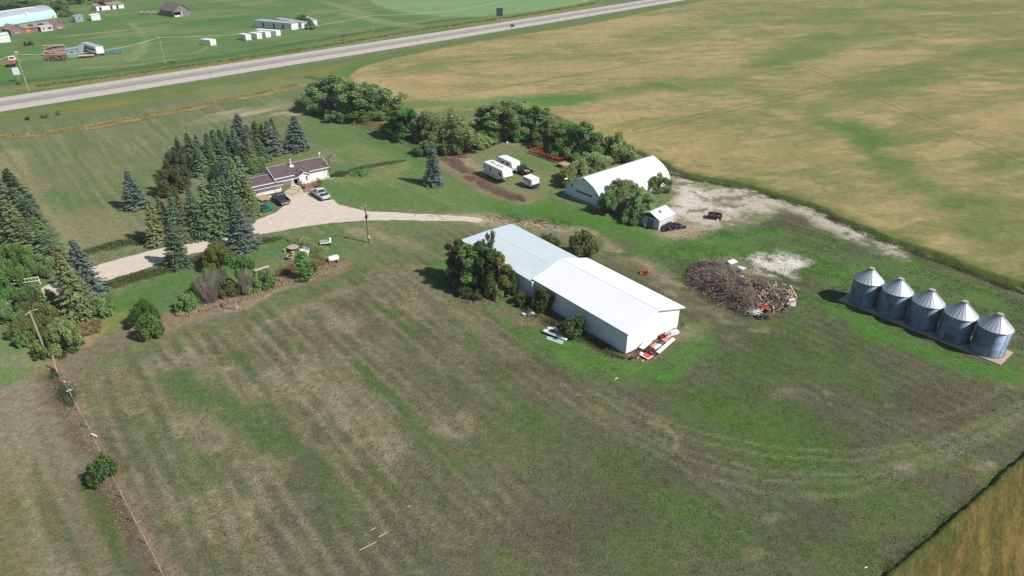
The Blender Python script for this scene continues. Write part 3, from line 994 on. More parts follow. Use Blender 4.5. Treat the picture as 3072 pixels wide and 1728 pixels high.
def road_material():
    """two worn lanes between wide pale shoulders, faint painted lines; position across the road from the uv map"""
    m, nt, b = nmat('worn_asphalt')
    N, L = nt.nodes, nt.links
    uv = N.new('ShaderNodeUVMap')
    uv.uv_map = 'across'
    sx = N.new('ShaderNodeSeparateXYZ')
    L.new(uv.outputs[0], sx.inputs[0])
    cr = N.new('ShaderNodeValToRGB')
    cr.color_ramp.interpolation = 'LINEAR'
    sh, la, dk, tr = S(196, 188, 178), S(172, 163, 160), S(138, 129, 130), S(186, 177, 170)
    stops = [(0.0, S(150, 148, 124)), (0.025, sh), (0.33, sh), (0.355, la), (0.40, dk), (0.42, la), (0.485, S(158, 150, 148)), (0.50, S(118, 112, 112)), (0.515, la), (0.58, tr), (0.61, dk), (0.635, la),
             (0.665, sh), (0.975, sh), (1.0, S(150, 148, 124))]
    els = cr.color_ramp.elements
    els[0].position, els[0].color = stops[0][0], (*stops[0][1], 1)
    els[1].position, els[1].color = stops[-1][0], (*stops[-1][1], 1)
    for p_, c_ in stops[1:-1]:
        e = els.new(p_)
        e.color = (*c_, 1)
    L.new(sx.outputs[0], cr.inputs[0])
    tc = N.new('ShaderNodeTexCoord')
    no = N.new('ShaderNodeTexNoise')
    no.inputs['Scale'].default_value = 0.35
    no.inputs['Detail'].default_value = 8
    no.inputs['Roughness'].default_value = 0.7
    L.new(tc.outputs['Object'], no.inputs['Vector'])
    mr = N.new('ShaderNodeMapRange')
    mr.inputs['From Min'].default_value = 0.3
    mr.inputs['From Max'].default_value = 0.7
    mr.inputs['To Min'].default_value = 0.86
    mr.inputs['To Max'].default_value = 1.1
    L.new(no.outputs['Fac'], mr.inputs['Value'])
    mx = N.new('ShaderNodeMix')
    mx.data_type = 'RGBA'
    mx.blend_type = 'MULTIPLY'
    mx.inputs[0].default_value = 1
    L.new(cr.outputs[0], mx.inputs[6])
    L.new(mr.outputs[0], mx.inputs[7])
    L.new(mx.outputs[2], b.inputs['Base Color'])
    b.inputs['Roughness'].default_value = 0.9
    b.inputs['Specular IOR Level'].default_value = 0.15
    return m


me = raw_mesh('highway', np.array(V), np.array(F), road_material())
uvl = me.uv_layers.new(name='across')
li = np.empty(len(me.loops), dtype=np.int32)
me.loops.foreach_get('vertex_index', li)
uvl.data.foreach_set('uv', np.array(UVW, dtype=np.float32)[li].ravel())
hw = bpy.data.objects.new('highway', me)
COL.objects.link(hw)
tag(hw, 'straight two lane highway with wide pale shoulders crossing the fields', 'road', kind='structure')

# painted centre line: two thin worn yellow lines, and white edge lines
lm = MB()
for off_, wd in ((-0.16, 0.12), (0.16, 0.12), (-3.75, 0.12), (3.75, 0.12)):
    for i in range(len(tt) - 1):
        if not (-300 < tt[i] < 690):
            continue
        q = []
        for t in (tt[i], tt[i + 1]):
            tc_ = min(max(t, -260), 640)
            mid_ = (np.polyval(fu, tc_) + np.polyval(fl, tc_)) / 2 + np.polyval(np.polyder(fu), tc_) * (t - tc_)
            for s_ in (-wd / 2, wd / 2):
                o_ = mid_ + off_ + s_
                p = t_axis * t + nrm2 * o_
                q.append((p.x, p.y, 0.056 + 0.12 * (1 - abs(off_ + s_) * 2 / 21.3)))
        lm.add([q[0], q[2], q[3], q[1]], [(0, 1, 2, 3)])
ln_o = lm.build('road_markings', M('worn_line_paint', S(186, 176, 150), nscale=0.4, namt=0.3))
tag(ln_o, 'faded painted lines along the highway lanes', 'road marking', kind='structure')


# ------------------------------------------------------------------ driveway
def ragged(px, amp, step, closed=True, seed=1):
    P = at_np(px)
    out = []
    n = len(P)
    for i in range(n if closed else n - 1):
        a_, b_ = P[i], P[(i + 1) % n]
        L_ = np.hypot(*(b_ - a_))
        k = max(1, int(L_ / step))
        for j in range(k):
            p = a_ + (b_ - a_) * j / k
            out.append(p)
    out = np.array(out)
    o2 = out.copy()
    o2[:, 0] += (fbm(out[:, 0], out[:, 1], 1.2, seed, 3) - 0.5) * 2 * amp
    o2[:, 1] += (fbm(out[:, 0], out[:, 1], 1.2, seed + 9, 3) - 0.5) * 2 * amp
    return o2


def flat_patch(name, pts, z, mat, label, cat, kind='structure'):
    bm = bmesh.new()
    vs = [bm.verts.new((p[0], p[1], z)) for p in pts]
    f = bm.faces.new(vs)
    bmesh.ops.triangulate(bm, faces=[f])
    bmesh.ops.recalc_face_normals(bm, faces=bm.faces)
    for f in bm.faces:
        if f.normal.z < 0:
            f.normal_flip()
    me = bpy.data.meshes.new(name)
    bm.to_mesh(me)
    bm.free()
    me.materials.append(mat)
    o = bpy.data.objects.new(name, me)
    COL.objects.link(o)
    return tag(o, label, cat, kind=kind)


gravel = M('gravel', S(217, 203, 188), rough=0.95, nscale=0.9, namt=0.16, bump=0.03, bscale=6, stain=(S(202, 188, 172), 0.35, 0.56), spec=0.1)
DRV = [(-260, 1010), (-60, 935), (60, 890), (160, 850), (280, 798), (400, 765), (480, 745), (540, 732), (640, 697), (700, 672), (760, 664), (830, 636), (850, 618), (836, 606), (800, 600), (775, 594),
       (850, 577), (872, 566), (888, 560), (900, 572), (935, 578), (945, 592), (985, 600), (1000, 598), (1015, 612), (1060, 624), (1100, 634), (1180, 637), (1290, 643), (1400, 650), (1440, 654), (1452, 662), (1430, 668), (1400, 663),
       (1290, 662), (1180, 660), (1080, 662), (1000, 668), (900, 682), (800, 700), (752, 707), (700, 728), (640, 748), (565, 763), (480, 790), (400, 818), (310, 845), (240, 870), (120, 918), (0, 968), (-150, 1030), (-240, 1060)]
flat_patch('driveway', ragged(DRV, 0.28, 0.7, seed=5), 0.008, gravel, 'pale pinkish gravel driveway curving past the white house', 'driveway')
# crazed clay plates at the end of the track: dark cracks between pale cakes
ck = MB()
random.seed(5)
crackm = M('crack_weeds', S(70, 72, 44))
for (u0, v0, u1, v1, n) in [(1240, 640, 1340, 662, 7), (1460, 645, 1560, 668, 26), (1540, 652, 1640, 676, 44), (1620, 664, 1710, 688, 34)]:
    for _ in range(n):
        p = Vector((*at(random.uniform(u0, u1), random.uniform(v0, v1)), 0.014))
        a_ = random.choice([R(10), R(-35), R(100), R(60), R(150)]) + random.uniform(-.4, .4)
        for _s in range(random.randint(2, 4)):
            l_ = random.uniform(0.4, 0.9)
            q = p + Vector((math.cos(a_), math.sin(a_), 0)) * l_
            ck.tube(p, q, random.uniform(0.035, 0.07), 0.03, 4)
            p = q
            a_ += random.uniform(-0.7, 0.7)
tag(ck.build('cracks', crackm), 'dark weedy cracks in the dried clay end of the driveway', 'cracks', kind='stuff')
# ================================================================== TREES AND SHRUBS
bark_m = M('bark', S(96, 84, 70), nscale=6, namt=0.35, rough=0.95)
pale_bark_m = M('pale_bark', S(176, 172, 156), nscale=6, namt=0.35, rough=0.9)
LEAF = {
    'green': leaf_mat('spruce_needles', (0.204, 0.280, 0.173), 0.22),
    'olive': leaf_mat('olive_needles', (0.237, 0.294, 0.151), 0.2),
    'dark': leaf_mat('dark_needles', (0.137, 0.185, 0.122), 0.2),
    'blue': leaf_mat('blue_needles', (0.209, 0.264, 0.237), 0.18),
    'pine': leaf_mat('pine_needles', (0.185, 0.206, 0.093), 0.2),
    'willow': leaf_mat('willow_leaves', (0.316, 0.406, 0.189), 0.2),
    'poplar': leaf_mat('poplar_leaves', (0.236, 0.356, 0.127), 0.18),
    'maple': leaf_mat('maple_leaves', (0.140, 0.270, 0.085), 0.15),
    'dim': leaf_mat('dim_leaves', (0.125, 0.180, 0.075), 0.15),
    'yellow': leaf_mat('yellowing_leaves', (0.230, 0.265, 0.085), 0.15),
    'shade': leaf_mat('dusky_leaves', (0.265, 0.367, 0.156), 0.2),
    'grey': leaf_mat('dry_twigs', (0.208, 0.189, 0.168), 0.2, 0.05),
    'rust': leaf_mat('dead_weeds', (0.330, 0.250, 0.175), 0.25, 0.1),
    'weed': leaf_mat('weed_leaves', (0.160, 0.190, 0.085), 0.25),
    'tuft': leaf_mat('olive_tufts', (0.150, 0.150, 0.085), 0.1, 0.4),
    'tuftgreen': leaf_mat('green_tufts', (0.120, 0.190, 0.060), 0.1, 0.4),
    'straw': leaf_mat('straw_grass', (0.360, 0.285, 0.150), 0.2),
}


def cards(c, d, w, ln, nrm):
    """leaf/needle cards: centre c, long axis d, width w, length ln, facing nrm (all arrays) -> quads"""
    d = d / np.linalg.norm(d, axis=1)[:, None]
    s = np.cross(d, nrm)
    s /= np.maximum(np.linalg.norm(s, axis=1), 1e-6)[:, None]
    a = c - d * (ln / 2)[:, None]
    b = c + d * (ln / 2)[:, None]
    n = len(c)
    V = np.empty((n, 4, 3))
    V[:, 0] = a - s * (w * 0.30)[:, None]
    V[:, 1] = a + s * (w * 0.30)[:, None]
    V[:, 2] = b + s * (w * 0.5)[:, None] - d * (ln * 0.35)[:, None]
    V[:, 3] = b
    # kite: two base points, a shoulder and the tip
    V[:, 0] = a
    V[:, 1] = c + s * (w / 2)[:, None]
    V[:, 2] = b
    V[:, 3] = c - s * (w / 2)[:, None]
    F = np.arange(n * 4).reshape(n, 4)
    return V.reshape(-1, 3), F


def spruce_proto(seed, h=10.0, r=2.3, gap=0.0, droop=0.35, dens=1.0):
    g = np.random.default_rng(seed)
    C, D, Wd, Ln, Nn, T = [], [], [], [], [], []
    z = 0.25
    while z < h * 0.985:
        f = 1 - z / h
        Lb = r * (f ** 0.82) * 1.02 + 0.10
        nb = int((6 + 9 * f) * dens)
        a0 = g.uniform(0, 6.28)
        for k in range(nb):
            az = a0 + 6.283 * k / nb + g.normal(0, 0.18)
            L = Lb * g.uniform(0.72, 1.12) * (0.55 if g.random() < gap else 1)
            dr = np.array([math.cos(az), math.sin(az), 0])
            sl = -droop * (0.4 + f) + g.normal(0, 0.08)
            ns = max(2, int(L / 0.30))
            tint = g.uniform(0.75, 1.2)
            zz = z + g.normal(0, 0.10)
            for j in range(ns):
                t = (j + 0.6) / ns
                if t < 0.28 and L > 0.9 and g.random() < 0.6:
                    continue
                p = dr * L * t + np.array([0, 0, zz + sl * L * t + 0.16 * L * t * t])
                spread = (0.16 + 0.30 * (1 - abs(t - 0.55)) * min(L, 1.6) / 1.6)
                for q in range(3):
                    side = g.uniform(-1, 1)
                    sv_ = np.array([-dr[1], dr[0], 0])
                    C.append(p + sv_ * side * spread * L * 0.42 + g.normal(0, 0.05, 3))
                    D.append(dr * 0.8 + sv_ * side * 0.9 + np.array([0, 0, sl * 0.8 - 0.12 + 0.3 * (t > 0.85)]))
                    Nn.append(np.array([g.normal(0, .45), g.normal(0, .45), 1.0]))
                    Wd.append(g.uniform(0.20, 0.34))
                    Ln.append(g.uniform(0.40, 0.66))
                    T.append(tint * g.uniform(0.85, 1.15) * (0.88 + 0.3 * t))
        z += 0.30 * (0.75 + 0.55 * f)
    # leader
    for j in range(14):
        C.append(np.array([g.normal(0, .05), g.normal(0, .05), h * (0.955 + 0.05 * j / 14)]))
        D.append(np.array([g.normal(0, .5), g.normal(0, .5), 1.0]))
        Nn.append(np.array([1, g.normal(), 0.2]))
        Wd.append(0.16)
        Ln.append(0.34)
        T.append(1.1)
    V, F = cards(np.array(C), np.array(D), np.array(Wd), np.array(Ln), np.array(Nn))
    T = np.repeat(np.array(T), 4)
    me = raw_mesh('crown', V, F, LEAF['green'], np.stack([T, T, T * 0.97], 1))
    tm = MB()
    tm.tube((0, 0, 0), (0, 0, h * 0.5), 0.16, 0.10, 7)
    tm.tube((0, 0, h * 0.5), (0, 0, h * 0.96), 0.10, 0.02, 6)
    return me, tm


def crown_cards(g, blobs, n, size, shell=0.55, up=0.25, flat=0.0):
    """leaf cards scattered through ellipsoid clumps (cx,cy,cz,rx,ry,rz,weight)"""
    wts = np.array([b[3] * b[4] * b[5] for b in blobs]) ** 0.67
    wts = wts / wts.sum()
    idx = g.choice(len(blobs), n, p=wts)
    B = np.array(blobs)[idx]
    d = g.normal(0, 1, (n, 3))
    d /= np.linalg.norm(d, axis=1)[:, None]
    rad = shell + (1 - shell) * g.random(n) ** 0.7
    rad *= 1 + 0.16 * g.normal(0, 1, n) * (g.random(n) < 0.35)
    C = B[:, :3] + d * B[:, 3:6] * rad[:, None]
    tn = 0.80 + 0.5 * _hash(idx, idx * 0 + 3, 5) * 0.8
    tn = tn * g.uniform(0.78, 1.22, n)
    keep = C[:, 2] > 0.05
    C, d, tn = C[keep], d[keep], tn[keep]
    n = len(C)
    D = d * 0.5 + g.normal(0, 0.6, (n, 3)) + np.array([0, 0, up])
    N_ = d * 0.6 + g.normal(0, 0.45, (n, 3)) + np.array([0.25, -0.1, 0.65])
    V, F = cards(C, D, size * g.uniform(0.5, 0.9, n), size * g.uniform(0.8, 1.5, n), N_)
    T = np.repeat(tn, 4)
    return V, F, np.stack([T, T, T * 0.95], 1)


def limb_mesh(g, blobs, tr=0.14, base=(0, 0, 0), stems=1, sway=0.3):
    m = MB()
    roots = []
    for s in range(stems):
        a = g.uniform(0, 6.28)
        roots.append(Vector((base[0] + math.cos(a) * 0.35 * (stems > 1), base[1] + math.sin(a) * 0.35 * (stems > 1), -0.05)))
    top = max(b[2] for b in blobs)
    for i, b in enumerate(blobs):
        r0 = roots[i % stems]
        e = Vector(b[:3])
        mid = r0.lerp(e, 0.5) + Vector((g.normal(0, sway * .4), g.normal(0, sway * .4), 0.12 * top))
        m.tube(r0, mid, tr, tr * 0.6, 6)
        m.tube(mid, e, tr * 0.6, tr * 0.2, 5)
        for _ in range(2):
            d = Vector((g.normal(), g.normal(), g.uniform(0.1, 1))).normalized()
            m.tube(mid.lerp(e, 0.6), mid.lerp(e, 0.6) + d * max(b[3], b[5]) * 0.9, tr * 0.25, tr * 0.06, 4)
    return m


def leafy_proto(seed, h, r, kind, n=3600, size=0.34):
    """kinds: round (spreading willow), tall (aspen clump), bush (to the ground), column, open (thin)"""
    g = np.random.default_rng(seed)
    bl = []
    if kind == 'round':
        # multi-stemmed vase: many narrow upright sprays, ragged at the top
        for k in range(30):
            a, q = g.uniform(0, 6.28), g.random() ** 0.5
            top = h * (1.0 - 0.42 * q ** 1.6) * g.uniform(0.62, 1.02)
            rr = r * g.uniform(0.15, 0.27)
            rz = h * g.uniform(0.11, 0.19)
            zz = max(rz * 0.9, top - rz * g.uniform(0.9, 3.2))
            bl.append((math.cos(a) * q * r * 0.85, math.sin(a) * q * r * 0.85, zz, rr, rr, rz))
        up, stems, tr = 0.7, 4, 0.07
    elif kind == 'tall':
        for k in range(24):
            a, q = g.uniform(0, 6.28), g.random() ** 0.6
            zz = g.uniform(0.26, 0.93)
            w_ = (1.05 - 0.62 * zz) * r * 0.85
            rr = r * g.uniform(0.15, 0.27)
            bl.append((math.cos(a) * q * w_, math.sin(a) * q * w_, h * zz, rr, rr, h * g.uniform(0.06, 0.11)))
        bl.append((0, 0, h * 0.93, r * 0.16, r * 0.16, h * 0.08))
        up, stems, tr = 0.8, 2, 0.10
    elif kind == 'bush':
        for k in range(20):
            a, q = g.uniform(0, 6.28), g.random() ** 0.5
            rr = r * g.uniform(0.18, 0.32)
            bl.append((math.cos(a) * q * r * 0.75, math.sin(a) * q * r * 0.75, h * (0.20 + 0.58 * g.random() * (1 - 0.45 * q)), rr, rr, h * g.uniform(0.14, 0.26)))
        up, stems, tr = 0.5, 4, 0.05
    elif kind == 'column':
        for k in range(9):
            a = g.uniform(0, 6.28)
            zz = 0.12 + 0.8 * k / 8
            bl.append((math.cos(a) * r * 0.2, math.sin(a) * r * 0.2, h * zz, r * (0.8 - 0.3 * zz), r * (0.8 - 0.3 * zz), h * 0.11))
        up, stems, tr = 0.8, 1, 0.08
    else:  # open, ragged
        for k in range(8):
            a, q = g.uniform(0, 6.28), g.random()
            rr = r * g.uniform(0.22, 0.38)
            bl.append((math.cos(a) * q * r * 0.75, math.sin(a) * q * r * 0.75, h * g.uniform(0.30, 0.92), rr, rr, rr * 0.9))
        up, stems, tr = 0.3, 2, 0.08
    V, F, T = crown_cards(g, bl, n, size, 0.25, up)
    return raw_mesh('crown', V, F, LEAF['willow'], T), limb_mesh(g, bl, tr, stems=stems)


def twig_proto(seed, h, r, n=240):
    """leafless grey shrub: many thin stems fanning upward"""
    g = np.random.default_rng(seed)
    m = MB()
    for k in range(n):
        a = g.uniform(0, 6.28)
        b = Vector((math.cos(a), math.sin(a), 0)) * g.uniform(0, r * 0.45)
        hh = h * g.uniform(0.35, 1.0)
        t = b + Vector((math.cos(a) * r * g.uniform(0, 0.7), math.sin(a) * r * g.uniform(0, 0.7), hh))
        md = b.lerp(t, 0.55) + Vector((g.normal(0, .08), g.normal(0, .08), 0))
        m.tube(b, md, 0.022, 0.016, 4)
        m.tube(md, t, 0.016, 0.006, 3)
        for _ in range(3):
            q = b.lerp(t, g.uniform(0.4, 0.95))
            m.tube(q, q + Vector((g.normal(0, .25), g.normal(0, .25), g.uniform(0.1, 0.45))), 0.010, 0.005, 3)
    return m


SPR = [spruce_proto(3, 10, 2.3, 0.05), spruce_proto(5, 10, 2.3, 0.15, 0.45), spruce_proto(8, 10, 2.3, 0.08, 0.25), spruce_proto(13, 10, 2.3, 0.3, 0.5, 0.85), spruce_proto(17, 10, 2.3, 0.22, 0.3, 0.75), spruce_proto(19, 10, 2.3, 0.12, 0.55, 1.1)]
LF = {
    'round': [leafy_proto(21, 6, 3.0, 'round', 11000, 0.24), leafy_proto(22, 6, 3.0, 'round', 11000, 0.24), leafy_proto(23, 6, 3.0, 'round', 10000, 0.24)],
    'tall': [leafy_proto(31, 9, 2.2, 'tall', 8000, 0.23), leafy_proto(32, 9, 2.2, 'tall', 7600, 0.23), leafy_proto(33, 9, 2.2, 'tall', 6000, 0.23)],
    'bush': [leafy_proto(41, 2.4, 1.5, 'bush', 3200, 0.19), leafy_proto(42, 2.4, 1.5, 'bush', 3000, 0.19)],
    'column': [leafy_proto(51, 4, 0.8, 'column', 1500, 0.25)],
    'open': [leafy_proto(61, 4, 1.8, 'open', 900, 0.28), leafy_proto(62, 4, 1.8, 'open', 800, 0.28)],
    'pine': [leafy_proto(71, 6, 2.2, 'round', 8000, 0.22), leafy_proto(72, 6, 2.2, 'round', 8000, 0.22)],
}


def measure(me):
    c = np.empty(len(me.vertices) * 3, dtype=np.float32)
    me.vertices.foreach_get('co', c)
    c = c.reshape(-1, 3)
    return float(np.percentile(c[:, 2], 99.3)), float(np.percentile(np.hypot(c[:, 0], c[:, 1]), 93))


LSIZE = {k: [measure(p[0]) for p in v] for k, v in LF.items()}
_tree_cache = {}
_tn = [0]


def _meshes(kind, i, leaf, bark):
    key = (kind, i, leaf, bark.name)
    if key not in _tree_cache:
        me, tm = SPR[i] if kind == 'spruce' else LF[kind][i]
        cm = me.copy()
        cm.materials.clear()
        cm.materials.append(LEAF[leaf])
        to = tm.build('trunk', bark)
        t_me = to.data
        bpy.data.objects.remove(to)
        _tree_cache[key] = (cm, t_me)
    return _tree_cache[key]


def tree(kind, u, vt, vb, wpx, leaf, name, label, cat, group=None, i=None, bark=None, vert=True, hmul=1.0):
    """tree whose top is seen at (u, vt) and foot at row vb; wpx = crown width in photo pixels"""
    _tn[0] += 1
    ub = base_u(u, vt, vb) if vert else u
    bx, by = at(ub, vb)
    h = height_of(ub, vb, vt) * hmul
    rr = wpx * mpp(ub, vb) / 2
    n = len(SPR) if kind == 'spruce' else len(LF[kind])
    i = (_tn[0] * 7 + 3) % n if i is None else i
    cm, t_me = _meshes(kind, i, leaf, bark or bark_m)
    H0, R0 = (10, 2.15) if kind == 'spruce' else LSIZE[kind][i]
    # silhouettes reach a little inside / outside the nominal radius
    # bushes seen from above also show their depth: foot row is the near edge
    t = thing(name, label, cat, (bx, by, 0), (_tn[0] * 2.399) % 6.283, group)
    k3 = 1 + 0.10 * math.sin(_tn[0] * 5.1)
    t.scale = (rr / R0 * k3, rr / R0 / k3, h / H0)
    t.rotation_euler = (0.035 * math.sin(_tn[0] * 3.7), 0.035 * math.cos(_tn[0] * 2.3), (_tn[0] * 2.399) % 6.283)
    for nm, me in (('trunk', t_me), ('crown', cm)):
        o = bpy.data.objects.new(nm, me)
        COL.objects.link(o)
        o.parent = t
    return t


ORD = ['first', 'second', 'third', 'fourth', 'fifth', 'sixth', 'seventh', 'eighth', 'ninth', 'tenth', 'eleventh', 'twelfth', 'thirteenth', 'fourteenth', 'fifteenth', 'sixteenth', 'seventeenth', 'eighteenth']
# --- spruce belt behind the house (its tall back rank, left to right)
G1n = 'conifers of the shelter belt behind the house'
back = [(527, 426, 529, 66, 'dark', 'pine', 'rounded dark pine at the left end of the belt behind the house'),
        (562, 398, 521, 62, 'green', 'spruce', 'dark pointed spruce next to the rounded end pine of the back belt'),
        (584, 404, 508, 52, 'blue', 'spruce', 'slim bluish spruce, third from the left end of the back belt'),
        (612, 400, 508, 58, 'green', 'spruce', 'dark spruce, fourth from the left end of the back belt'),
        (634, 388, 500, 64, 'green', 'spruce', 'green spruce, fifth from the left end of the back belt'),
        (655, 389, 495, 56, 'dark', 'spruce', 'dark slim spruce, sixth from the left end of the back belt'),
        (672, 381, 488, 52, 'olive', 'spruce', 'olive green spruce left of the tallest blue one in the back belt'),
        (693, 386, 492, 60, 'blue', 'spruce', 'lower blue spruce leaning against the tallest blue one of the back belt'),
        (706, 342, 478, 88, 'blue', 'spruce', 'tallest broad blue spruce in the middle of the back belt'),
        (736, 374, 473, 54, 'green', 'spruce', 'green spruce just right of the tallest blue one in the back belt'),
        (759, 362, 466, 62, 'olive', 'spruce', 'pointed olive spruce with pale tip in the right half of the back belt'),
        (779, 368, 462, 54, 'olive', 'spruce', 'shorter olive spruce left of the drooping blue pair in the back belt'),
        (797, 360, 464, 76, 'blue', 'spruce', 'drooping blue grey spruce near the right end of the back belt'),
        (810, 354, 452, 56, 'dark', 'spruce', 'dark spruce poking up behind the drooping blue one in the back belt'),
        (876, 348, 447, 78, 'blue', 'spruce', 'lone bushy blue spruce at the right end of the back belt'),
        (592, 446, 527, 56, 'green', 'spruce', 'low green spruce on the lawn edge at the left front of the back belt'),
        (628, 440, 520, 58, 'olive', 'spruce', 'low olive spruce in the left front of the back belt above the lawn edge'),
        (664, 432, 512, 58, 'green', 'spruce', 'low green spruce in front of the olive one left of the tallest blue spruce'),
        (700, 424, 503, 60, 'dark', 'spruce', 'low dark spruce right at the foot of the tallest blue spruce'),
        (740, 420, 492, 58, 'olive', 'spruce', 'low olive spruce in the right front of the back belt, behind the clipped cedars'),
        (772, 414, 484, 54, 'green', 'spruce', 'low green spruce at the front of the back belt facing the house roof')]
for (u, vt, vb, wd, lf, kd, lb) in back:
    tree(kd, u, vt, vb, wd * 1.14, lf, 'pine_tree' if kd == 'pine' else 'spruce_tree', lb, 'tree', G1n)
# --- spruce thicket left of the house
G2n = 'conifers of the thicket between the drive and the house'
front = [(445, 597, 730, 74, 'olive', 'spruce', 'olive spruce at the left end of the thicket before the house'),
         (468, 590, 722, 62, 'olive', 'spruce', 'tall olive spruce second from the left end of the thicket before the house'),
         (501, 574, 724, 68, 'green', 'spruce', 'green spruce behind the dark spruce of the drive, in the left part of the thicket'),
         (531, 570, 716, 64, 'olive', 'spruce', 'olive spruce in the left middle of the thicket before the house'),
         (569, 556, 714, 72, 'green', 'spruce', 'tall green spruce in the middle of the thicket before the house'),
         (609, 550, 706, 80, 'olive', 'spruce', 'broad olive spruce in the middle of the thicket before the house'),
         (636, 536, 700, 72, 'green', 'spruce', 'tall green spruce left of the dark pine inside the thicket before the house'),
         (664, 526, 690, 76, 'green', 'spruce', 'green spruce right of the dark pine inside the thicket before the house'),
         (674, 480, 606, 62, 'blue', 'spruce', 'slim blue spruce tip rising at the back of the thicket before the house'),
         (696, 470, 648, 84, 'olive', 'spruce', 'tallest olive spruce at the back right of the thicket before the house'),
         (713, 464, 636, 74, 'green', 'spruce', 'tall green spruce beside the garage end of the thicket before the house'),
         (728, 496, 634, 56, 'green', 'spruce', 'green spruce touching the garage roof'),
         (738, 528, 650, 46, 'olive', 'spruce', 'olive spruce closest to the garage door, right end of the thicket'),
         (690, 562, 690, 84, 'green', 'spruce', 'broad green spruce in the lower right of the thicket above the blue drive spruce'),
         (650, 604, 704, 74, 'olive', 'spruce', 'low olive spruce at the front middle edge of the thicket'),
         (588, 622, 712, 72, 'dark', 'spruce', 'low dark spruce at the front edge of the thicket above the drive'),
         (542, 640, 720, 64, 'olive', 'spruce', 'low olive spruce at the front left edge of the thicket above the drive'),
         (724, 596, 668, 50, 'green', 'spruce', 'low green spruce above the green bin at the right front of the thicket'),
         (648, 505, 572, 62, 'dark', 'pine', 'rounded dark pine at the back of the thicket facing the back belt'),
         (502, 486, 580, 78, 'pine', 'pine', 'rounded brownish pine alone on the lawn between belt and thicket')]
for (u, vt, vb, wd, lf, kd, lb) in front:
    tree(kd, u, vt, vb, wd * 1.1, lf, 'pine_tree' if kd == 'pine' else 'spruce_tree', lb, 'tree', G2n)
for k, (u, vb) in enumerate([(752, 522), (764, 519), (776, 516), (786, 513)]):
    tree('column', u, vb - 42, vb, 20, 'shade', 'cedar_shrub', ORD[k] + ' clipped dark cedar from the left in the short row behind the garage', 'shrub', 'clipped cedars behind the garage')
# --- free standing spruces
for (u, vt, vb, wd, lf, i, lb) in [
        (381, 514, 624, 76, 'blue', 2, 'lone blue spruce on the open lawn, left of the thicket'),
        (501, 667, 799, 88, 'dark', 1, 'dark green spruce beside the drive casting a shadow across the gravel'),
        (704, 622, 747, 104, 'blue', 2, 'broad blue spruce beside the drive casting its shadow on the gravel'),
        (216, 716, 880, 116, 'blue', 3, 'ragged blue spruce where the drive passes into the trees'),
        (173, 756, 946, 118, 'olive', 1, 'big olive spruce left of the drive, near the wooden power pole'),
        (989, 252, 349, 64, 'dark', 1, 'dark spruce standing in the grove by the wheat field corner'),
        (1293, 430, 553, 66, 'blue', 0, 'lone blue spruce on the lawn beside the caravans')]:
    tree('spruce', u, vt, vb, wd, lf, 'spruce_tree', lb, 'tree', None, i)
# --- left edge belt
G3n = 'spruces of the belt along the left edge'
for (u, vt, vb, wd, lf, lb) in [(14, 505, 640, 84, 'dark', 'tall dark spruce at the far end of the left edge belt'), (-22, 520, 690, 110, 'green', 'big spruce cut by the left frame edge, far end of the belt'),
                                (36, 560, 690, 84, 'green', 'green spruce just in front of the tall dark one, left edge belt'), (72, 594, 728, 88, 'dark', 'dark pointed spruce in the middle of the left edge belt, against the lawn'),
                                (20, 610, 745, 96, 'olive', 'olive spruce left of the dark pointed one, left edge belt'), (92, 650, 752, 86, 'olive', 'olive spruce on the lawn side of the left edge belt'),
                                (58, 660, 770, 90, 'olive', 'broad olive spruce near the bushes, left edge belt'), (124, 692, 776, 82, 'green', 'low green spruce near the lawn corner, left edge belt'),
                                (152, 728, 800, 70, 'olive', 'low olive spruce nearest the driveway, left edge belt')]:
    tree('spruce', u, vt, vb, wd * 1.25, lf, 'spruce_tree', lb, 'tree', G3n)
# --- grove by the wheat corner
G4n = 'trees of the grove by the wheat corner'
for (k, u, vt, vb, wd, lf, nm, lb) in [
        ('round', 944, 262, 330, 84, 'willow', 'willow_tree', 'grey green willow at the left tip of the grove by the wheat corner'),
        ('round', 960, 246, 318, 80, 'shade', 'willow_tree', 'dusky willow behind the dark spruce in the grove by the wheat corner'),
        ('tall', 1022, 236, 352, 74, 'willow', 'poplar_tree', 'tall grey green poplar right of the dark spruce in the grove'),
        ('tall', 1000, 226, 325, 70, 'shade', 'poplar_tree', 'tallest poplar at the back of the grove by the wheat corner'),
        ('tall', 1058, 250, 360, 70, 'willow', 'poplar_tree', 'poplar with pale stems in the middle of the grove by the wheat corner'),
        ('tall', 1092, 252, 358, 70, 'willow', 'poplar_tree', 'poplar right of the pale stemmed one in the grove'),
        ('tall', 1128, 258, 352, 70, 'shade', 'poplar_tree', 'dusky poplar in the right part of the grove by the wheat corner'),
        ('open', 1160, 266, 350, 84, 'willow', 'poplar_tree', 'thin half bare poplar with white trunk at the right end of the grove'),
        ('open', 1182, 276, 352, 66, 'willow', 'poplar_tree', 'smallest half bare poplar leaning out at the right end of the grove'),
        ('bush', 1072, 330, 366, 66, 'poplar', 'willow_bush', 'bright low bush at the foot of the grove, lawn side'),
        ('bush', 1120, 326, 360, 60, 'willow', 'willow_bush', 'grey green low bush under the pale poplars, lawn side'),
        ('bush', 1010, 330, 362, 66, 'shade', 'willow_bush', 'dark low bush beneath the dark spruce, lawn side'),
        ('bush', 975, 300, 342, 60, 'shade', 'willow_bush', 'dark low bush at the left foot of the grove')]:
    tree(k, u, vt, vb, wd * 1.22, lf, nm, lb, 'tree' if 'tree' in nm else 'bush', G4n, bark=pale_bark_m if 'poplar' in nm else None)
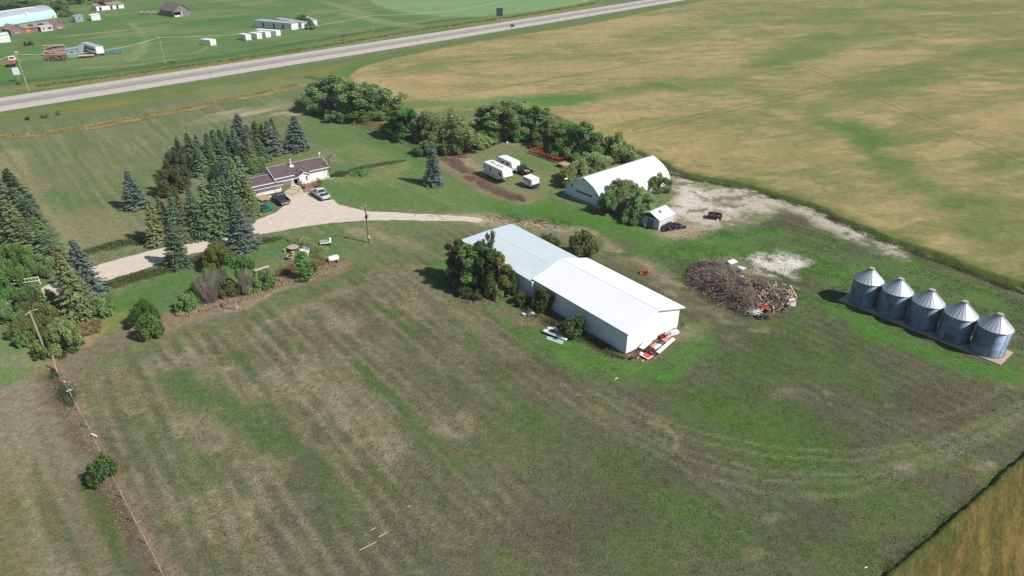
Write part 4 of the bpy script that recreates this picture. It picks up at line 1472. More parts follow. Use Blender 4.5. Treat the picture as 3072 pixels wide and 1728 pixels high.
# --- tree belt along the wheat behind the caravans
G5n = 'trees of the belt between the caravans and the wheat'
for (k, u, vt, vb, wd, lf, nm, lb) in [
        ('tall', 1188, 336, 414, 62, 'maple', 'poplar_tree', 'bright green poplar at the left end of the belt behind the caravans'),
        ('tall', 1232, 332, 420, 72, 'maple', 'poplar_tree', 'larger bright green poplar second in the belt behind the caravans'),
        ('round', 1212, 320, 392, 70, 'willow', 'willow_tree', 'grey willow half hidden behind the two bright poplars'),
        ('round', 1290, 340, 424, 92, 'willow', 'willow_tree', 'dull green willow right of the bright poplars'),
        ('round', 1338, 336, 440, 104, 'willow', 'willow_tree', 'broad willow above the lone blue spruce, belt behind the caravans'),
        ('round', 1392, 346, 452, 120, 'willow', 'willow_tree', 'widest willow reaching down to the clearing, belt behind the caravans'),
        ('round', 1318, 395, 450, 70, 'shade', 'willow_tree', 'low dusky willow by the lone blue spruce'),
        ('round', 1280, 412, 462, 66, 'willow', 'willow_tree', 'small pale willow at the lawn corner beside the lone blue spruce'),
        ('tall', 1452, 318, 410, 74, 'shade', 'aspen_tree', 'aspen with bare pale lower stem at the left of the aspen stand'),
        ('tall', 1490, 314, 416, 74, 'willow', 'aspen_tree', 'second aspen of the stand, pale straight trunk'),
        ('tall', 1528, 312, 418, 74, 'shade', 'aspen_tree', 'third aspen of the stand, tallest with pale trunk'),
        ('tall', 1566, 314, 414, 76, 'willow', 'aspen_tree', 'fourth aspen of the stand above the fallen log'),
        ('tall', 1604, 320, 410, 76, 'shade', 'aspen_tree', 'dark aspen at the right end of the stand'),
        ('tall', 1510, 306, 388, 80, 'willow', 'aspen_tree', 'aspen at the back of the stand towards the wheat, left'),
        ('tall', 1575, 306, 386, 80, 'willow', 'aspen_tree', 'aspen at the back of the stand towards the wheat, right'),
        ('bush', 1450, 392, 430, 84, 'poplar', 'willow_bush', 'light green bush at the left foot of the aspens'),
        ('bush', 1560, 384, 418, 70, 'poplar', 'willow_bush', 'light green bush beside the fallen log'),
        ('round', 1650, 360, 440, 90, 'shade', 'willow_tree', 'dark willow right of the aspen stand'),
        ('round', 1690, 372, 448, 92, 'willow', 'willow_tree', 'dull willow behind the rusty harrow'),
        ('tall', 1758, 370, 474, 96, 'poplar', 'poplar_tree', 'tall bright poplar behind the arched shed'),
        ('round', 1722, 398, 472, 90, 'poplar', 'poplar_tree', 'spreading bright poplar above the rusty harrow'),
        ('round', 1800, 410, 476, 80, 'willow', 'willow_tree', 'willow between the bright poplar and the field edge willow'),
        ('round', 1852, 394, 478, 100, 'willow', 'willow_tree', 'grey green willow at the field edge by the back of the arched shed'),
        ('round', 1868, 420, 482, 66, 'shade', 'willow_tree', 'dusky willow touching the arched roof from behind'),
        ('round', 1790, 464, 528, 100, 'willow', 'willow_tree', 'willow leaning over the left side of the arched roof'),
        ('round', 1734, 476, 541, 96, 'willow', 'willow_tree', 'low willow at the front left corner of the arched shed'),
        ('bush', 1690, 430, 470, 70, 'poplar', 'willow_bush', 'light green bush right behind the rusty harrow'),
        ('bush', 1706, 510, 556, 50, 'yellow', 'willow_bush', 'yellowish low bush by the front corner of the arched shed')]:
    tree(k, u, vt, vb, wd * 1.22, lf, nm, lb, 'tree' if 'tree' in nm else 'bush', G5n, bark=pale_bark_m if nm in ('aspen_tree', 'poplar_tree') else None)
# --- bushes by the sheds
for (k, u, vt, vb, wd, lf, nm, lb, i) in [
        ('round', 1872, 545, 622, 112, 'willow', 'willow_tree', 'big round willow behind the rusty bin beside the arched shed', 0),
        ('round', 1940, 570, 652, 112, 'willow', 'willow_tree', 'willow between the rusty bin and the small corrugated shed', 1),
        ('round', 1912, 600, 664, 74, 'willow', 'willow_tree', 'low willow just right of the rusty bin', 2),
        ('round', 1826, 580, 640, 58, 'shade', 'willow_tree', 'dark willow against the arched wall, left of the rusty bin', 0),
        ('round', 1962, 596, 650, 70, 'willow', 'willow_tree', 'small willow behind the corrugated shed roof', 1),
        ('round', 1985, 524, 573, 58, 'shade', 'willow_tree', 'single dense bush at the far end of the arched shed', 2),
        ('bush', 1752, 700, 768, 76, 'pine', 'spruce_bush', 'pointed olive shrub behind the white sheds, above the roof edge', 0),
        ('bush', 1650, 706, 738, 50, 'weed', 'willow_bush', 'low weedy bush peeping over the low white roof', 1)]:
    tree(k, u, vt, vb, wd * 1.08, lf, nm, lb, 'tree' if 'tree' in nm else 'bush', None, i)
# --- clump against the low white shed
G6n = 'trees in front of the low white shed'
for (k, u, vt, vb, wd, lf, lb, i) in [
        ('tall', 1366, 724, 838, 66, 'dim', 'left hand tree of the clump before the low white shed', 0), ('tall', 1408, 738, 866, 84, 'poplar', 'yellowish green poplar in the middle of the clump before the low white shed', 1),
        ('tall', 1440, 728, 862, 76, 'dim', 'green poplar behind the yellowish one before the low white shed', 2), ('tall', 1468, 752, 878, 84, 'dim', 'dark poplar in front of the eave of the low white shed', 0),
        ('tall', 1492, 762, 884, 70, 'yellow', 'olive poplar with pale stem at the right of the clump before the low white shed', 1), ('round', 1378, 790, 862, 80, 'dim', 'low dark tree at the shadowed left foot of the clump', 2),
        ('open', 1462, 696, 800, 40, 'dim', 'thin sapling sticking up over the low white roof', 0), ('bush', 1396, 862, 886, 46, 'dim', 'small dark bush on the grass before the clump', 0),
        ('bush', 1430, 872, 896, 40, 'dim', 'smallest dark bush at the bottom edge of the clump', 1), ('bush', 1484, 846, 892, 56, 'poplar', 'green bush at the right foot of the clump', 0),
        ('tall', 1528, 800, 886, 42, 'dim', 'separate dark shrub against the ribbed wall', 2)]:
    tree(k, u, vt, vb, wd * 1.08, lf, 'poplar_tree' if k == 'tall' else ('sapling' if k == 'open' else 'shrub'), lb, 'tree' if k in ('tall', 'round', 'open') else 'bush', G6n, i, pale_bark_m)
for (u, vt, vb, wd, lf, lb) in [(1626, 868, 930, 60, 'dim', 'dark bushy shrub in the shade of the seam between the white sheds'), (1566, 880, 910, 50, 'dim', 'low dark shrub at the foot of the ribbed wall'),
                                (1716, 954, 1004, 74, 'dim', 'round dark shrub halfway along the gabled white shed')]:
    tree('bush', u, vt, vb, wd, lf, 'shrub', lb, 'bush')
# --- garden side of the drive
for (k, u, vt, vb, wd, lf, nm, lb, i) in [
        ('round', 640, 734, 806, 84, 'yellow', 'apple_tree', 'yellow green fruit tree below the drive, between the two roadside spruces', 0),
        ('open', 712, 764, 880, 66, 'maple', 'thin_tree', 'thin bright topped tree with bare grey stem in the dead shrubs', 0),
        ('bush', 616, 806, 842, 30, 'shade', 'shrub', 'small dark shrub under the yellow green fruit tree', 0),
        ('bush', 558, 884, 928, 64, 'poplar', 'shrub', 'rounded green bush at the left end of the dead shrubs', 0),
        ('bush', 786, 812, 866, 62, 'shade', 'shrub', 'dense dark green bush right of the dead shrubs', 1),
        ('bush', 676, 842, 892, 60, 'weed', 'shrub', 'green bush between the two dead grey shrubs', 0),
        ('bush', 742, 850, 882, 46, 'willow', 'shrub', 'grey green bush at the foot of the thin bright topped tree', 1),
        ('bush', 590, 836, 880, 44, 'poplar', 'shrub', 'green bush behind the left dead grey shrub', 1),
        ('column', 905, 760, 840, 42, 'poplar', 'shrub', 'tall narrow green bush standing alone by the garden weeds', 0),
        ('bush', 930, 784, 818, 40, 'yellow', 'shrub', 'light green bush just right of the tall narrow one', 1),
        ('bush', 298, 894, 946, 58, 'shade', 'shrub', 'rounded greyish bush alone on the lawn above the bright maple', 0),
        ('bush', 318, 894, 930, 36, 'poplar', 'shrub', 'fresh green shoots beside the greyish lawn bush', 1),
        ('round', 424, 906, 975, 88, 'maple', 'maple_tree', 'bright green maple with a spreading top on the pasture edge', 0),
        ('bush', 438, 952, 1014, 70, 'maple', 'shrub', 'lower bright green half of the maple clump, on its right', 0)]:
    tree(k, u, vt, vb, wd * 0.96, lf, nm, lb, 'tree' if 'tree' in nm else 'bush', None, i)
for k, (u, vt, vb, wd, lb) in enumerate([(610, 812, 908, 86, 'left dead grey shrub with bare fanning stems in the garden edge'), (724, 806, 886, 52, 'right dead grey shrub with upright bare stems in the garden edge'),
                                         (655, 800, 880, 50, 'smaller dead grey shrub behind the left one in the garden edge')]):
    ub = base_u(u, vt, vb)
    h_, r_ = height_of(ub, vb, vt), wd * mpp(ub, vb) / 2
    o = twig_proto(200 + k, h_, r_).build('dead_shrub', M('dead_wood', S(142, 132, 122), nscale=4, namt=0.3))
    o.location = (*at(ub, vb), 0)
    tag(o, lb, 'dead shrub', 'dead grey shrubs of the garden edge')
# --- deciduous tangle at the left edge, both sides of the drive
G7n = 'trees and bushes around the drive entrance on the left'
for (k, u, vt, vb, wd, lf, lb, i) in [
        ('round', 24, 738, 836, 92, 'maple', 'bright green maple under the left spruce belt', 0), ('round', 70, 752, 832, 92, 'poplar', 'mid green tree right of the bright maple at the left edge', 1),
        ('round', 108, 764, 826, 84, 'willow', 'grey green willow above the drive entrance', 2), ('round', -20, 770, 870, 96, 'maple', 'bright tree cut by the left frame edge above the drive', 1),
        ('bush', 24, 812, 846, 56, 'shade', 'dark bush at the drive edge below the bright maple', 0), ('bush', 22, 866, 898, 52, 'maple', 'bright bush on the lower side of the drive entrance, left', 1),
        ('bush', 72, 862, 884, 50, 'maple', 'small bright bush in front of the white gate', 0), ('round', 120, 862, 938, 88, 'shade', 'dark leafy tree left of the big olive spruce', 1),
        ('round', 70, 876, 948, 80, 'weed', 'olive green tree in the middle of the entrance tangle', 0), ('round', 20, 902, 960, 90, 'shade', 'dark tree at the left edge below the drive', 2),
        ('round', 100, 916, 994, 100, 'weed', 'olive bush mass behind the top of the power pole', 2), ('round', 46, 936, 1010, 84, 'shade', 'dark juniper like bush left of the power pole', 1),
        ('round', 172, 962, 1056, 92, 'willow', 'grey green willow with tangled dark heart right of the power pole', 0), ('bush', 92, 972, 1018, 64, 'yellow', 'yellow green bush behind the power pole', 0),
        ('bush', 118, 1022, 1062, 60, 'poplar', 'green bush at the foot of the power pole', 1), ('bush', 58, 1000, 1036, 50, 'shade', 'dark ragged bush spilling onto the left lawn', 0),
        ('bush', 206, 1000, 1048, 50, 'willow', 'low willow at the right corner of the entrance tangle', 1), ('bush', 140, 930, 968, 60, 'yellow', 'yellowish bush between the pole and the olive spruce', 0),
        ('bush', 118, 1050, 1074, 44, 'weed', 'low weedy bush beside the short white post by the pole', 0)]:
    tree(k, u, vt, vb, wd * 0.92, lf, 'leafy_tree' if k == 'round' else 'shrub', lb, 'tree' if k == 'round' else 'bush', G7n, i)
tree('bush', 290, 1378, 1440, 84, 'maple', 'shrub', 'single bright green bush growing through the pasture fence', 'bush', None, 0)
# --- far yard: wood behind the turquoise shed, single trees
G8n = 'trees of the wood behind the turquoise shed'
gq = np.random.default_rng(77)
k_ = 0
for row, (vb0, n_, side) in enumerate([(34, 9, 'nearest'), (18, 10, 'middle'), (4, 10, 'farthest')]):
    for j in range(n_):
        u = -40 + j * (250 if row == 0 else (300 if row == 1 else 330)) / n_ + gq.uniform(-8, 8)
        if row == 0 and u > 205:
            continue
        vb = vb0 + (0.05 * u if row == 0 else 0) - 6
        tree(['round', 'tall', 'round'][j % 3], u, vb - gq.uniform(30, 44), vb, gq.uniform(40, 54), ['shade', 'poplar', 'shade', 'willow'][(j + row) % 4], 'wood_tree',
             '%s tree from the left in the %s rank of the wood behind the turquoise shed' % (ORD[j], side), 'tree', G8n)
for (u, vt, vb, wd, lf, lb) in [(310, -14, 14, 40, 'rust', 'reddish brown dead tree leaning on the white hen house roof'), (285, -12, 12, 40, 'shade', 'dark tree at the left end of the white hen house'), (190, 20, 50, 36, 'shade', 'tree at the right end of the turquoise shed'),
                                (80, 108, 136, 26, 'shade', 'small round tree alone on the far grass below the ruined house'), (905, 44, 72, 40, 'shade', 'dark willow growing over the abandoned mobile units'), (930, 56, 88, 26, 'shade', 'dark shrub in front of the abandoned mobile units'),
                                (52, 240, 254, 12, 'shade', 'small dark shrub beside the highway verge at the left'), (132, 338, 352, 24, 'shade', 'low dark shrub in the highway ditch'), (172, 332, 345, 13, 'shade', 'smaller dark shrub in the highway ditch'),
                                (80, 300 + 50, 360, 12, 'weed', 'tiny weedy shrub at the left of the highway ditch')]:
    tree('round' if wd > 24 else 'bush', u, vt, vb, wd, lf, 'leafy_tree' if wd > 24 else 'shrub', lb, 'tree' if wd > 24 else 'bush')


# --- uncountable weeds and low growth, strewn as leaf cards along strips
def weeds(name, px, width, n, h, leaf, label, size=0.34, seed=1, up=0.9, cat='weeds', sub=None):
    g = np.random.default_rng(seed)
    P = at_np(px)
    seg = np.hypot(*(P[1:] - P[:-1]).T)
    cum = np.concatenate([[0], np.cumsum(seg)])
    # clumps
    m = max(3, int(cum[-1] * width * 0.9))
    ct = g.uniform(0, cum[-1], m)
    idx = g.integers(0, m, n)
    t = np.clip(ct[idx] + g.normal(0, 0.8, n), 0, cum[-1] - 1e-6)
    k = np.clip(np.searchsorted(cum, t, side='right') - 1, 0, len(seg) - 1)
    f = (t - cum[k]) / seg[k]
    p = P[k] + (P[k + 1] - P[k]) * f[:, None]
    d = (P[k + 1] - P[k]) / seg[k][:, None]
    tap = np.clip(np.minimum(t, cum[-1] - t) / 2.2, 0.08, 1) ** 0.6
    off = ((g.uniform(-0.5, 0.5, m) * width)[idx] + g.normal(0, 0.42, n)) * tap
    ch = g.uniform(0.25, 1.3, m)[idx] * (0.4 + 0.6 * tap)
    z = h * ch * g.random(n) ** 0.7 * np.clip(1.1 - 0.6 * np.abs(off) / (width / 2 + 1e-6), 0.15, 1)
    C = np.stack([p[:, 0] - d[:, 1] * off, p[:, 1] + d[:, 0] * off, z + 0.02], 1)
    D = g.normal(0, 0.55, (n, 3)) + np.array([0, 0, up])
    N_ = g.normal(0, 1, (n, 3)) + np.array([0.5, -0.4, 0.9])
    V, F = cards(C, D, size * g.uniform(0.16, 0.45, n), size * g.uniform(0.8, 1.7, n), N_)
    V[:, 2] = np.maximum(V[:, 2], 0.0)
    T = np.repeat(g.uniform(0.8, 1.2, m)[idx] * g.uniform(0.8, 1.2, n), 4)
    o = bpy.data.objects.new(name, raw_mesh(name, V, F, LEAF[leaf], np.stack([T, T, T], 1)))
    COL.objects.link(o)
    return tag(o, label, cat, kind='stuff')


weeds('hedge_growth', [(250, 888), (330, 858), (420, 828), (520, 800), (570, 785), (640, 765), (690, 748)], 2.4, 9000, 0.75, 'weed', 'low unkempt hedge along the lower side of the drive', seed=2)
weeds('hedge_growth', [(690, 745), (760, 728), (820, 718), (862, 715)], 1.6, 3000, 0.6, 'weed', 'low weedy hedge right of the blue drive spruce', seed=3)
weeds('hedge_growth', [(225, 772), (290, 752), (350, 738), (410, 728), (450, 722)], 2.6, 5500, 0.8, 'weed', 'bushy weeds along the upper side of the drive', seed=4)
weeds('hedge_growth', [(450, 726), (520, 722), (590, 710), (680, 690)], 1.2, 1800, 0.4, 'shade', 'rough grass under the thicket edge', seed=5)
weeds('dead_weeds', [(530, 945), (590, 930), (660, 905), (760, 875), (850, 845), (940, 815), (1010, 800)], 3.2, 16000, 0.55, 'rust', 'reddish brown dead weeds along the garden edge', seed=6, size=0.2)
weeds('dead_weeds', [(672, 922), (700, 916), (728, 908)], 2.6, 6000, 1.0, 'rust', 'tall dark heap of dead weeds at the garden edge', seed=7)
weeds('tall_grass', [(820, 830), (880, 808), (950, 795), (1000, 792)], 3.0, 4500, 0.8, 'straw', 'tall yellow grass around the narrow garden bush', seed=8)
weeds('tall_grass', [(640, 900), (740, 868), (820, 838)], 2.4, 3200, 0.7, 'weed', 'green tall grass behind the dead weeds', seed=9)
weeds('flower_bed', [(866, 722), (890, 720), (925, 740), (955, 762), (968, 778)], 2.6, 7000, 0.95, 'shade', 'dark leafy bed curving behind the stone table', seed=10)
weeds('brush_row', [(1335, 470), (1385, 505), (1435, 545), (1490, 572), (1550, 595), (1572, 606)], 3.2, 20000, 0.4, 'rust', 'brown brush row round the caravan clearing', seed=11, size=0.2)
weeds('tall_grass', [(1330, 462), (1370, 455), (1440, 436), (1500, 428), (1600, 420), (1660, 440)], 2.4, 4500, 0.7, 'weed', 'tall grass under the aspen stand', seed=12)
weeds('tall_grass', [(1060, 366), (1110, 376), (1160, 395), (1180, 408)], 5.0, 7500, 0.8, 'straw', 'patch of tall dry grass between the grove and the bright poplars', seed=13)
weeds('shade_grass', [(960, 345), (1040, 366), (1110, 390), (1200, 425), (1270, 460), (1330, 480)], 1.6, 4500, 0.6, 'shade', 'dark rough grass along the foot of the tree belt', seed=14)
weeds('flower_bed', [(996, 532), (1020, 524), (1048, 520)], 2.2, 2600, 0.9, 'weed', 'rough plants by the lamp post at the house end', seed=15)
weeds('flower_bed', [(1048, 520), (1078, 522), (1112, 518)], 3.8, 5200, 0.8, 'poplar', 'oval bed of bright green plants on the lawn by the house', seed=16)
weeds('tall_grass', [(1050, 512), (1110, 500), (1170, 490), (1215, 482)], 1.2, 2000, 0.5, 'weed', 'thin strip of tall grass curving over the house lawn', seed=17)
weeds('hedge_growth', [(545, 537), (620, 520), (700, 502), (780, 478), (850, 462), (918, 442)], 1.8, 6000, 0.7, 'weed', 'rough growth along the foot of the back belt', seed=18)
weeds('tall_grass', [(0, 412), (150, 398), (300, 377), (450, 345), (600, 318), (760, 284), (900, 254)], 2.4, 9000, 0.5, 'straw', 'tan line of uncut grass along the edge of the house lawn', seed=19, size=0.5)
weeds('fence_weeds', [(150, 1110), (205, 1215), (270, 1345), (330, 1470), (400, 1590), (470, 1728)], 1.4, 3600, 0.22, 'rust', 'brown weeds along the pasture fence', seed=20, size=0.15)
weeds('fence_weeds', [(160, 1115), (180, 1160), (215, 1220)], 1.6, 1800, 0.55, 'weed', 'green weeds at the top of the pasture fence', seed=21, size=0.26)
weeds('tall_grass', [(225, 1010), (270, 985), (300, 965)], 5.0, 4500, 0.8, 'straw', 'yellow tall grass right of the entrance tangle', seed=22)
weeds('tall_grass', [(130, 1070), (200, 1052), (250, 1030)], 3.0, 3500, 0.7, 'weed', 'weeds under the entrance tangle', seed=23)
weeds('wall_weeds', [(1560, 915), (1620, 950), (1700, 992), (1790, 1035), (1875, 1075)], 1.3, 4500, 0.4, 'weed', 'weeds along the foot of the gabled white wall', seed=24, size=0.25)
weeds('wall_weeds', [(1890, 1078), (1960, 1040), (2020, 995), (2050, 975)], 1.0, 1800, 0.5, 'rust', 'dry weeds among the scrap at the gable end', seed=25, size=0.25)
weeds('wall_weeds', [(1390, 880), (1450, 905), (1530, 900)], 2.4, 2600, 0.25, 'rust', 'dead litter under the tree clump by the low shed', seed=26, size=0.25)
weeds('verge_grass', [(100, 262), (400, 222), (700, 180), (1000, 134), (1300, 85), (1600, 42), (1790, 8)], 3.6, 5000, 0.4, 'weed', 'dark ditch grass on the far side of the highway', seed=27, size=0.8)
weeds('field_edge', [(2000, 522), (2130, 548), (2300, 585), (2440, 628), (2600, 705), (2740, 755), (2900, 815), (3072, 882)], 1.4, 9000, 0.35, 'weed', 'weedy margin at the foot of the wheat', seed=28, size=0.3)
weeds('field_edge', [(2655, 1722), (2780, 1620), (2900, 1512), (3072, 1355)], 0.5, 2500, 0.2, 'weed', 'weedy margin of the corner crop', seed=29, size=0.16)


# sparse grass tufts over the front pasture and yard (real tufts so that the grass has its own small shadows)
def tufts(name, px, n, h, leaf, label, size, seed, thr=0.5, ns=3.0):
    g = np.random.default_rng(seed)
    P = at_np(px)
    x = g.uniform(P[:, 0].min(), P[:, 0].max(), n)
    y = g.uniform(P[:, 1].min(), P[:, 1].max(), n)
    keep = inside(x, y, P) & (fbm(x, y, ns, seed, 3) > thr + g.normal(0, 0.05, n))
    x, y = x[keep], y[keep]
    n = len(x)
    C = np.stack([x, y, h * g.uniform(0.2, 0.6, n)], 1)
    D = g.normal(0, 0.8, (n, 3)) + np.array([0, 0, 0.45])
    N_ = g.normal(0, 0.6, (n, 3)) + np.array([0.3, -0.2, 1.6])
    V, F = cards(C, D, size * g.uniform(0.4, 0.9, n), size * g.uniform(0.7, 1.4, n), N_)
    V[:, 2] = np.maximum(V[:, 2], 0.0)
    T = np.repeat(g.uniform(0.7, 1.3, n), 4)
    o = bpy.data.objects.new(name, raw_mesh(name, V, F, LEAF[leaf], np.stack([T, T, T], 1)))
    COL.objects.link(o)
    return tag(o, label, 'grass', kind='stuff')


NEARP = [(1500, 960), (2060, 1080), (2200, 1000), (2420, 900), (2560, 980), (3000, 1140), (3072, 1150), (3300, 1240), (2800, 1800), (500, 1800), (300, 1385), (200, 1150), (640, 950), (1000, 820), (1300, 760)]
tufts('grass_tufts', NEARP, 90000, 0.08, 'tuft', 'short olive grass tufts scattered over the front pasture', 0.17, 61, 0.50, 2.2)
tufts('grass_tufts', NEARP, 40000, 0.08, 'tuftgreen', 'short green grass tufts scattered over the front pasture', 0.16, 62, 0.58, 4.0)
YARDP = [(1960, 760), (2060, 700), (2340, 660), (2700, 780), (3072, 900), (3150, 1100), (2420, 900), (2200, 960), (2080, 880)]
tufts('grass_tufts', YARDP, 45000, 0.12, 'tuftgreen', 'green grass tufts between the brush heap and the steel bins', 0.2, 63, 0.48, 3.0)
# ================================================================== BUILDINGS
white_wall = M('white_steel_shade_tint', (0.70, 0.76, 0.82), rough=0.5, nscale=0.5, namt=0.06, ribs=('Y', 0.30, 0.02), stain=((0.60, 0.64, 0.68), 0.6, 0.66))  # white steel; blue of the shaded long side is mixed into the colour
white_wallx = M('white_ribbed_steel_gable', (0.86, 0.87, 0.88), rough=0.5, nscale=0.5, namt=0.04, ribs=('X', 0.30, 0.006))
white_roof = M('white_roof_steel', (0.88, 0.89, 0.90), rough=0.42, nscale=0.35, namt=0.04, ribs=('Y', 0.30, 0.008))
pale_roof = M('pale_roof_steel', (0.57, 0.64, 0.68), rough=0.55, nscale=0.3, namt=0.08, ribs=('Y', 0.24, 0.008), stain=((0.52, 0.59, 0.63), 0.35, 0.56))
trim_w = M('white_trim', (0.80, 0.80, 0.79), rough=0.5, namt=0.06)
grey_trim = M('grey_trim', (0.35, 0.36, 0.37), rough=0.5, namt=0.1)
dark_in = M('dark_opening', (0.012, 0.012, 0.014), rough=0.9, namt=0.1)
glass_d = M('dark_glass', (0.02, 0.026, 0.035), rough=0.12, namt=0.05, spec=0.6)
concrete = M('old_concrete', S(190, 172, 152), rough=0.9, nscale=1.2, namt=0.2, stain=(S(150, 136, 120), 0.8, 0.55))
timber = M('weathered_timber', S(150, 128, 112), rough=0.9, nscale=5, namt=0.35)
fresh_wood = M('fresh_wood', S(206, 178, 146), rough=0.85, nscale=6, namt=0.2)
rust_m = M('rust', S(150, 84, 60), rough=0.9, nscale=4, namt=0.4, stain=(S(96, 60, 50), 3, 0.55))
red_paint = M('faded_red_paint', S(196, 84, 70), rough=0.7, nscale=2, namt=0.25)
tyre_m = M('tyre_rubber', (0.045, 0.046, 0.05), rough=0.85, nscale=8, namt=0.3)
black_m = M('black_plastic', (0.02, 0.02, 0.022), rough=0.6)
steel_g = M('grey_steel', (0.36, 0.38, 0.40), rough=0.5, metal=0.3, nscale=3, namt=0.2)


def gable_roof(mb, xl, xr, y0, y1, ze, zr, th, xm=None):
    """two thick roof panels along y, butted at the ridge"""
    xm = (xl + xr) / 2 if xm is None else xm
    mb.add([(xl, y0, ze), (xm, y0, zr), (xm, y1, zr), (xl, y1, ze), (xl, y0, ze - th), (xm, y0, zr - th), (xm, y1, zr - th), (xl, y1, ze - th)],
           [(0, 1, 2, 3), (7, 6, 5, 4), (0, 4, 5, 1), (3, 2, 6, 7), (0, 3, 7, 4)])
    mb.add([(xm, y0, zr), (xr, y0, ze), (xr, y1, ze), (xm, y1, zr), (xm, y0, zr - th), (xr, y0, ze - th), (xr, y1, ze - th), (xm, y1, zr - th)],
           [(0, 1, 2, 3), (7, 6, 5, 4), (0, 4, 5, 1), (3, 2, 6, 7), (1, 5, 6, 2)])
    return mb


BA = at(1877, 1064)
A38 = R(38.2)
# ---- gabled white machine shed
t = thing('machine_shed', 'long white steel shed with bright gabled roof and scrap along its gable end', 'shed', (*BA, 0), A38)
# x across (0..10.5), y along the length (0..19.2)
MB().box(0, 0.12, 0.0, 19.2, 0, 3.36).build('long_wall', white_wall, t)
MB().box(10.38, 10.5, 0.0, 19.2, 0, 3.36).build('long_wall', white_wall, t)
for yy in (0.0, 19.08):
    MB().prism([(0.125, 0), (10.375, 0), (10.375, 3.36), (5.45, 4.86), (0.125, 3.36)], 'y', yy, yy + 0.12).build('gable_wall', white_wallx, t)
gable_roof(MB(), -0.22, 11.25, -0.30, 19.35, 3.42, 5.12, 0.10, 5.5).build('roof', white_roof, t)
MB().obox((5.5, 9.5, 5.10), (0.22, 19.6, 0.05)).build('ridge_cap', white_roof, t)
MB().box(-0.30, -0.225, -0.28, 19.3, 3.27, 3.41).build('eave_trim', grey_trim, t)
rk = math.atan2(1.70, 5.72)
m_ = MB()
for (xa, xb, za, zb) in ((-0.2, 5.49, 3.30, 4.99), (5.51, 11.22, 4.99, 3.32)):
    m_.obox(((xa + xb) / 2, -0.33, (za + zb) / 2), (math.hypot(xb - xa, zb - za), 0.05, 0.16), (0, -math.atan2(zb - za, xb - xa), 0))
m_.build('bargeboard', trim_w, t)
MB().box(0.02, 10.48, -0.05, -0.002, 0, 0.12).build('sill_board', M('sill_board', S(150, 140, 128)), t)
# ---- low roofed white shed, butted to the gabled one
t = thing('low_shed', 'low white steel shed with flat pale roof joined end to end with the gabled one', 'shed', (*BA, 0), A38)
MB().box(-0.75, -0.62, 18.75, 36.9, 0, 3.30).build('ribbed_wall', M('white_deep_ribs_shade_tint', (0.64, 0.71, 0.78), rough=0.5, nscale=0.5, namt=0.08, ribs=('Y', 0.42, 0.06)), t)  # white steel too, with shadow-side blue put into its colour
MB().box(9.6, 9.72, 19.5, 36.9, 0, 3.26).build('long_wall', white_wall, t)
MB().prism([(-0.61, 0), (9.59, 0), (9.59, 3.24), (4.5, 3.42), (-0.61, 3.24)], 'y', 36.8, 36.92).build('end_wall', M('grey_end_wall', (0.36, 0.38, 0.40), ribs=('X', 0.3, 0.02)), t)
gable_roof(MB(), -0.80, 10.2, 19.36, 37.5, 3.38, 3.56, 0.08, 4.9).build('roof', pale_roof, t)
MB().obox((4.9, 28.4, 3.565), (0.14, 18.0, 0.02)).build('ridge_cap', M('low_ridge_cap', (0.53, 0.60, 0.64)), t)
MB().box(-0.618, -0.02, 18.75, 18.87, 0, 3.28).build('end_closure', white_wall, t)
MB().box(-0.60, -0.3, 32.0, 33.0, 3.41, 3.44).build('loose_flashing', trim_w, t)
MB().box(-0.80, -0.755, 29.6, 30.6, 2.5, 3.25).build('wall_gap', dark_in, t)
MB().box(3.2, 4.9, 19.40, 19.55, 3.57, 3.75).build('flashing', grey_trim, t)

# ---- arched shed
QO = at(1695, 580)
QA = R(-50.0)
W_, H_, L_ = 10.6, 4.95, 21.4


def arch(off=0.0, n=14):
    # gothic arch: near upright at the foot, almost straight slopes meeting in a ridge crease
    base = [(0, 0), (0.10, 0.8), (0.36, 1.6), (0.84, 2.4), (1.5, 3.1), (2.35, 3.72), (3.5, 4.3), (W_ / 2, 5.02)]
    pts = [(x - off * (1 - x / (W_ / 2)), z + off * min(1, z / 3.0) if z > 0 else 0) for x, z in base]
    right = [(W_ - p[0], p[1]) for p in pts[::-1][1:]]
    return pts + right


t = thing('arched_shed', 'white arched steel shed with a row of square windows in its big front door', 'shed', (*QO, 0), QA)
prof = arch()
n_ = len(prof)
m_ = MB()
out_, in_ = arch(0.0), arch(-0.10)
V_ = []
for yy in (-0.25, L_):
    V_ += [(p[0], yy, p[1]) for p in out_] + [(p[0], yy, max(p[1], 0)) for p in in_]
F_ = []
for i in range(n_ - 1):
    F_ += [(i, i + 1, 2 * n_ + i + 1, 2 * n_ + i), (n_ + i + 1, n_ + i, 3 * n_ + i, 3 * n_ + i + 1), (i + 1, i, n_ + i, n_ + i + 1), (2 * n_ + i, 2 * n_ + i + 1, 3 * n_ + i + 1, 3 * n_ + i)]
m_.add(V_, F_).build('arched_roof', M('white_arch_steel', (0.74, 0.77, 0.80), rough=0.38, nscale=0.4, namt=0.07, ribs=('Y', 0.62, 0.006)), t, smooth=True)
fw = arch(-0.12)
MB().prism(fw, 'y', 0.0, 0.12).build('front_wall', M('white_wall_shade_tint', (0.68, 0.76, 0.84), rough=0.5, nscale=0.5, namt=0.06, ribs=('X', 0.3, 0.012)), t)  # white front; the blue of its shade is painted into the colour
MB().prism(fw, 'y', L_ - 0.4, L_ - 0.28).build('rear_wall', white_wallx, t)
d_ = MB().box(3.05, 8.05, -0.06, -0.005, 0.05, 3.35).build('overhead_door', M('white_door_panels', (0.70, 0.77, 0.83), rough=0.5, ribs=('Z', 0.6, 0.02)), t)
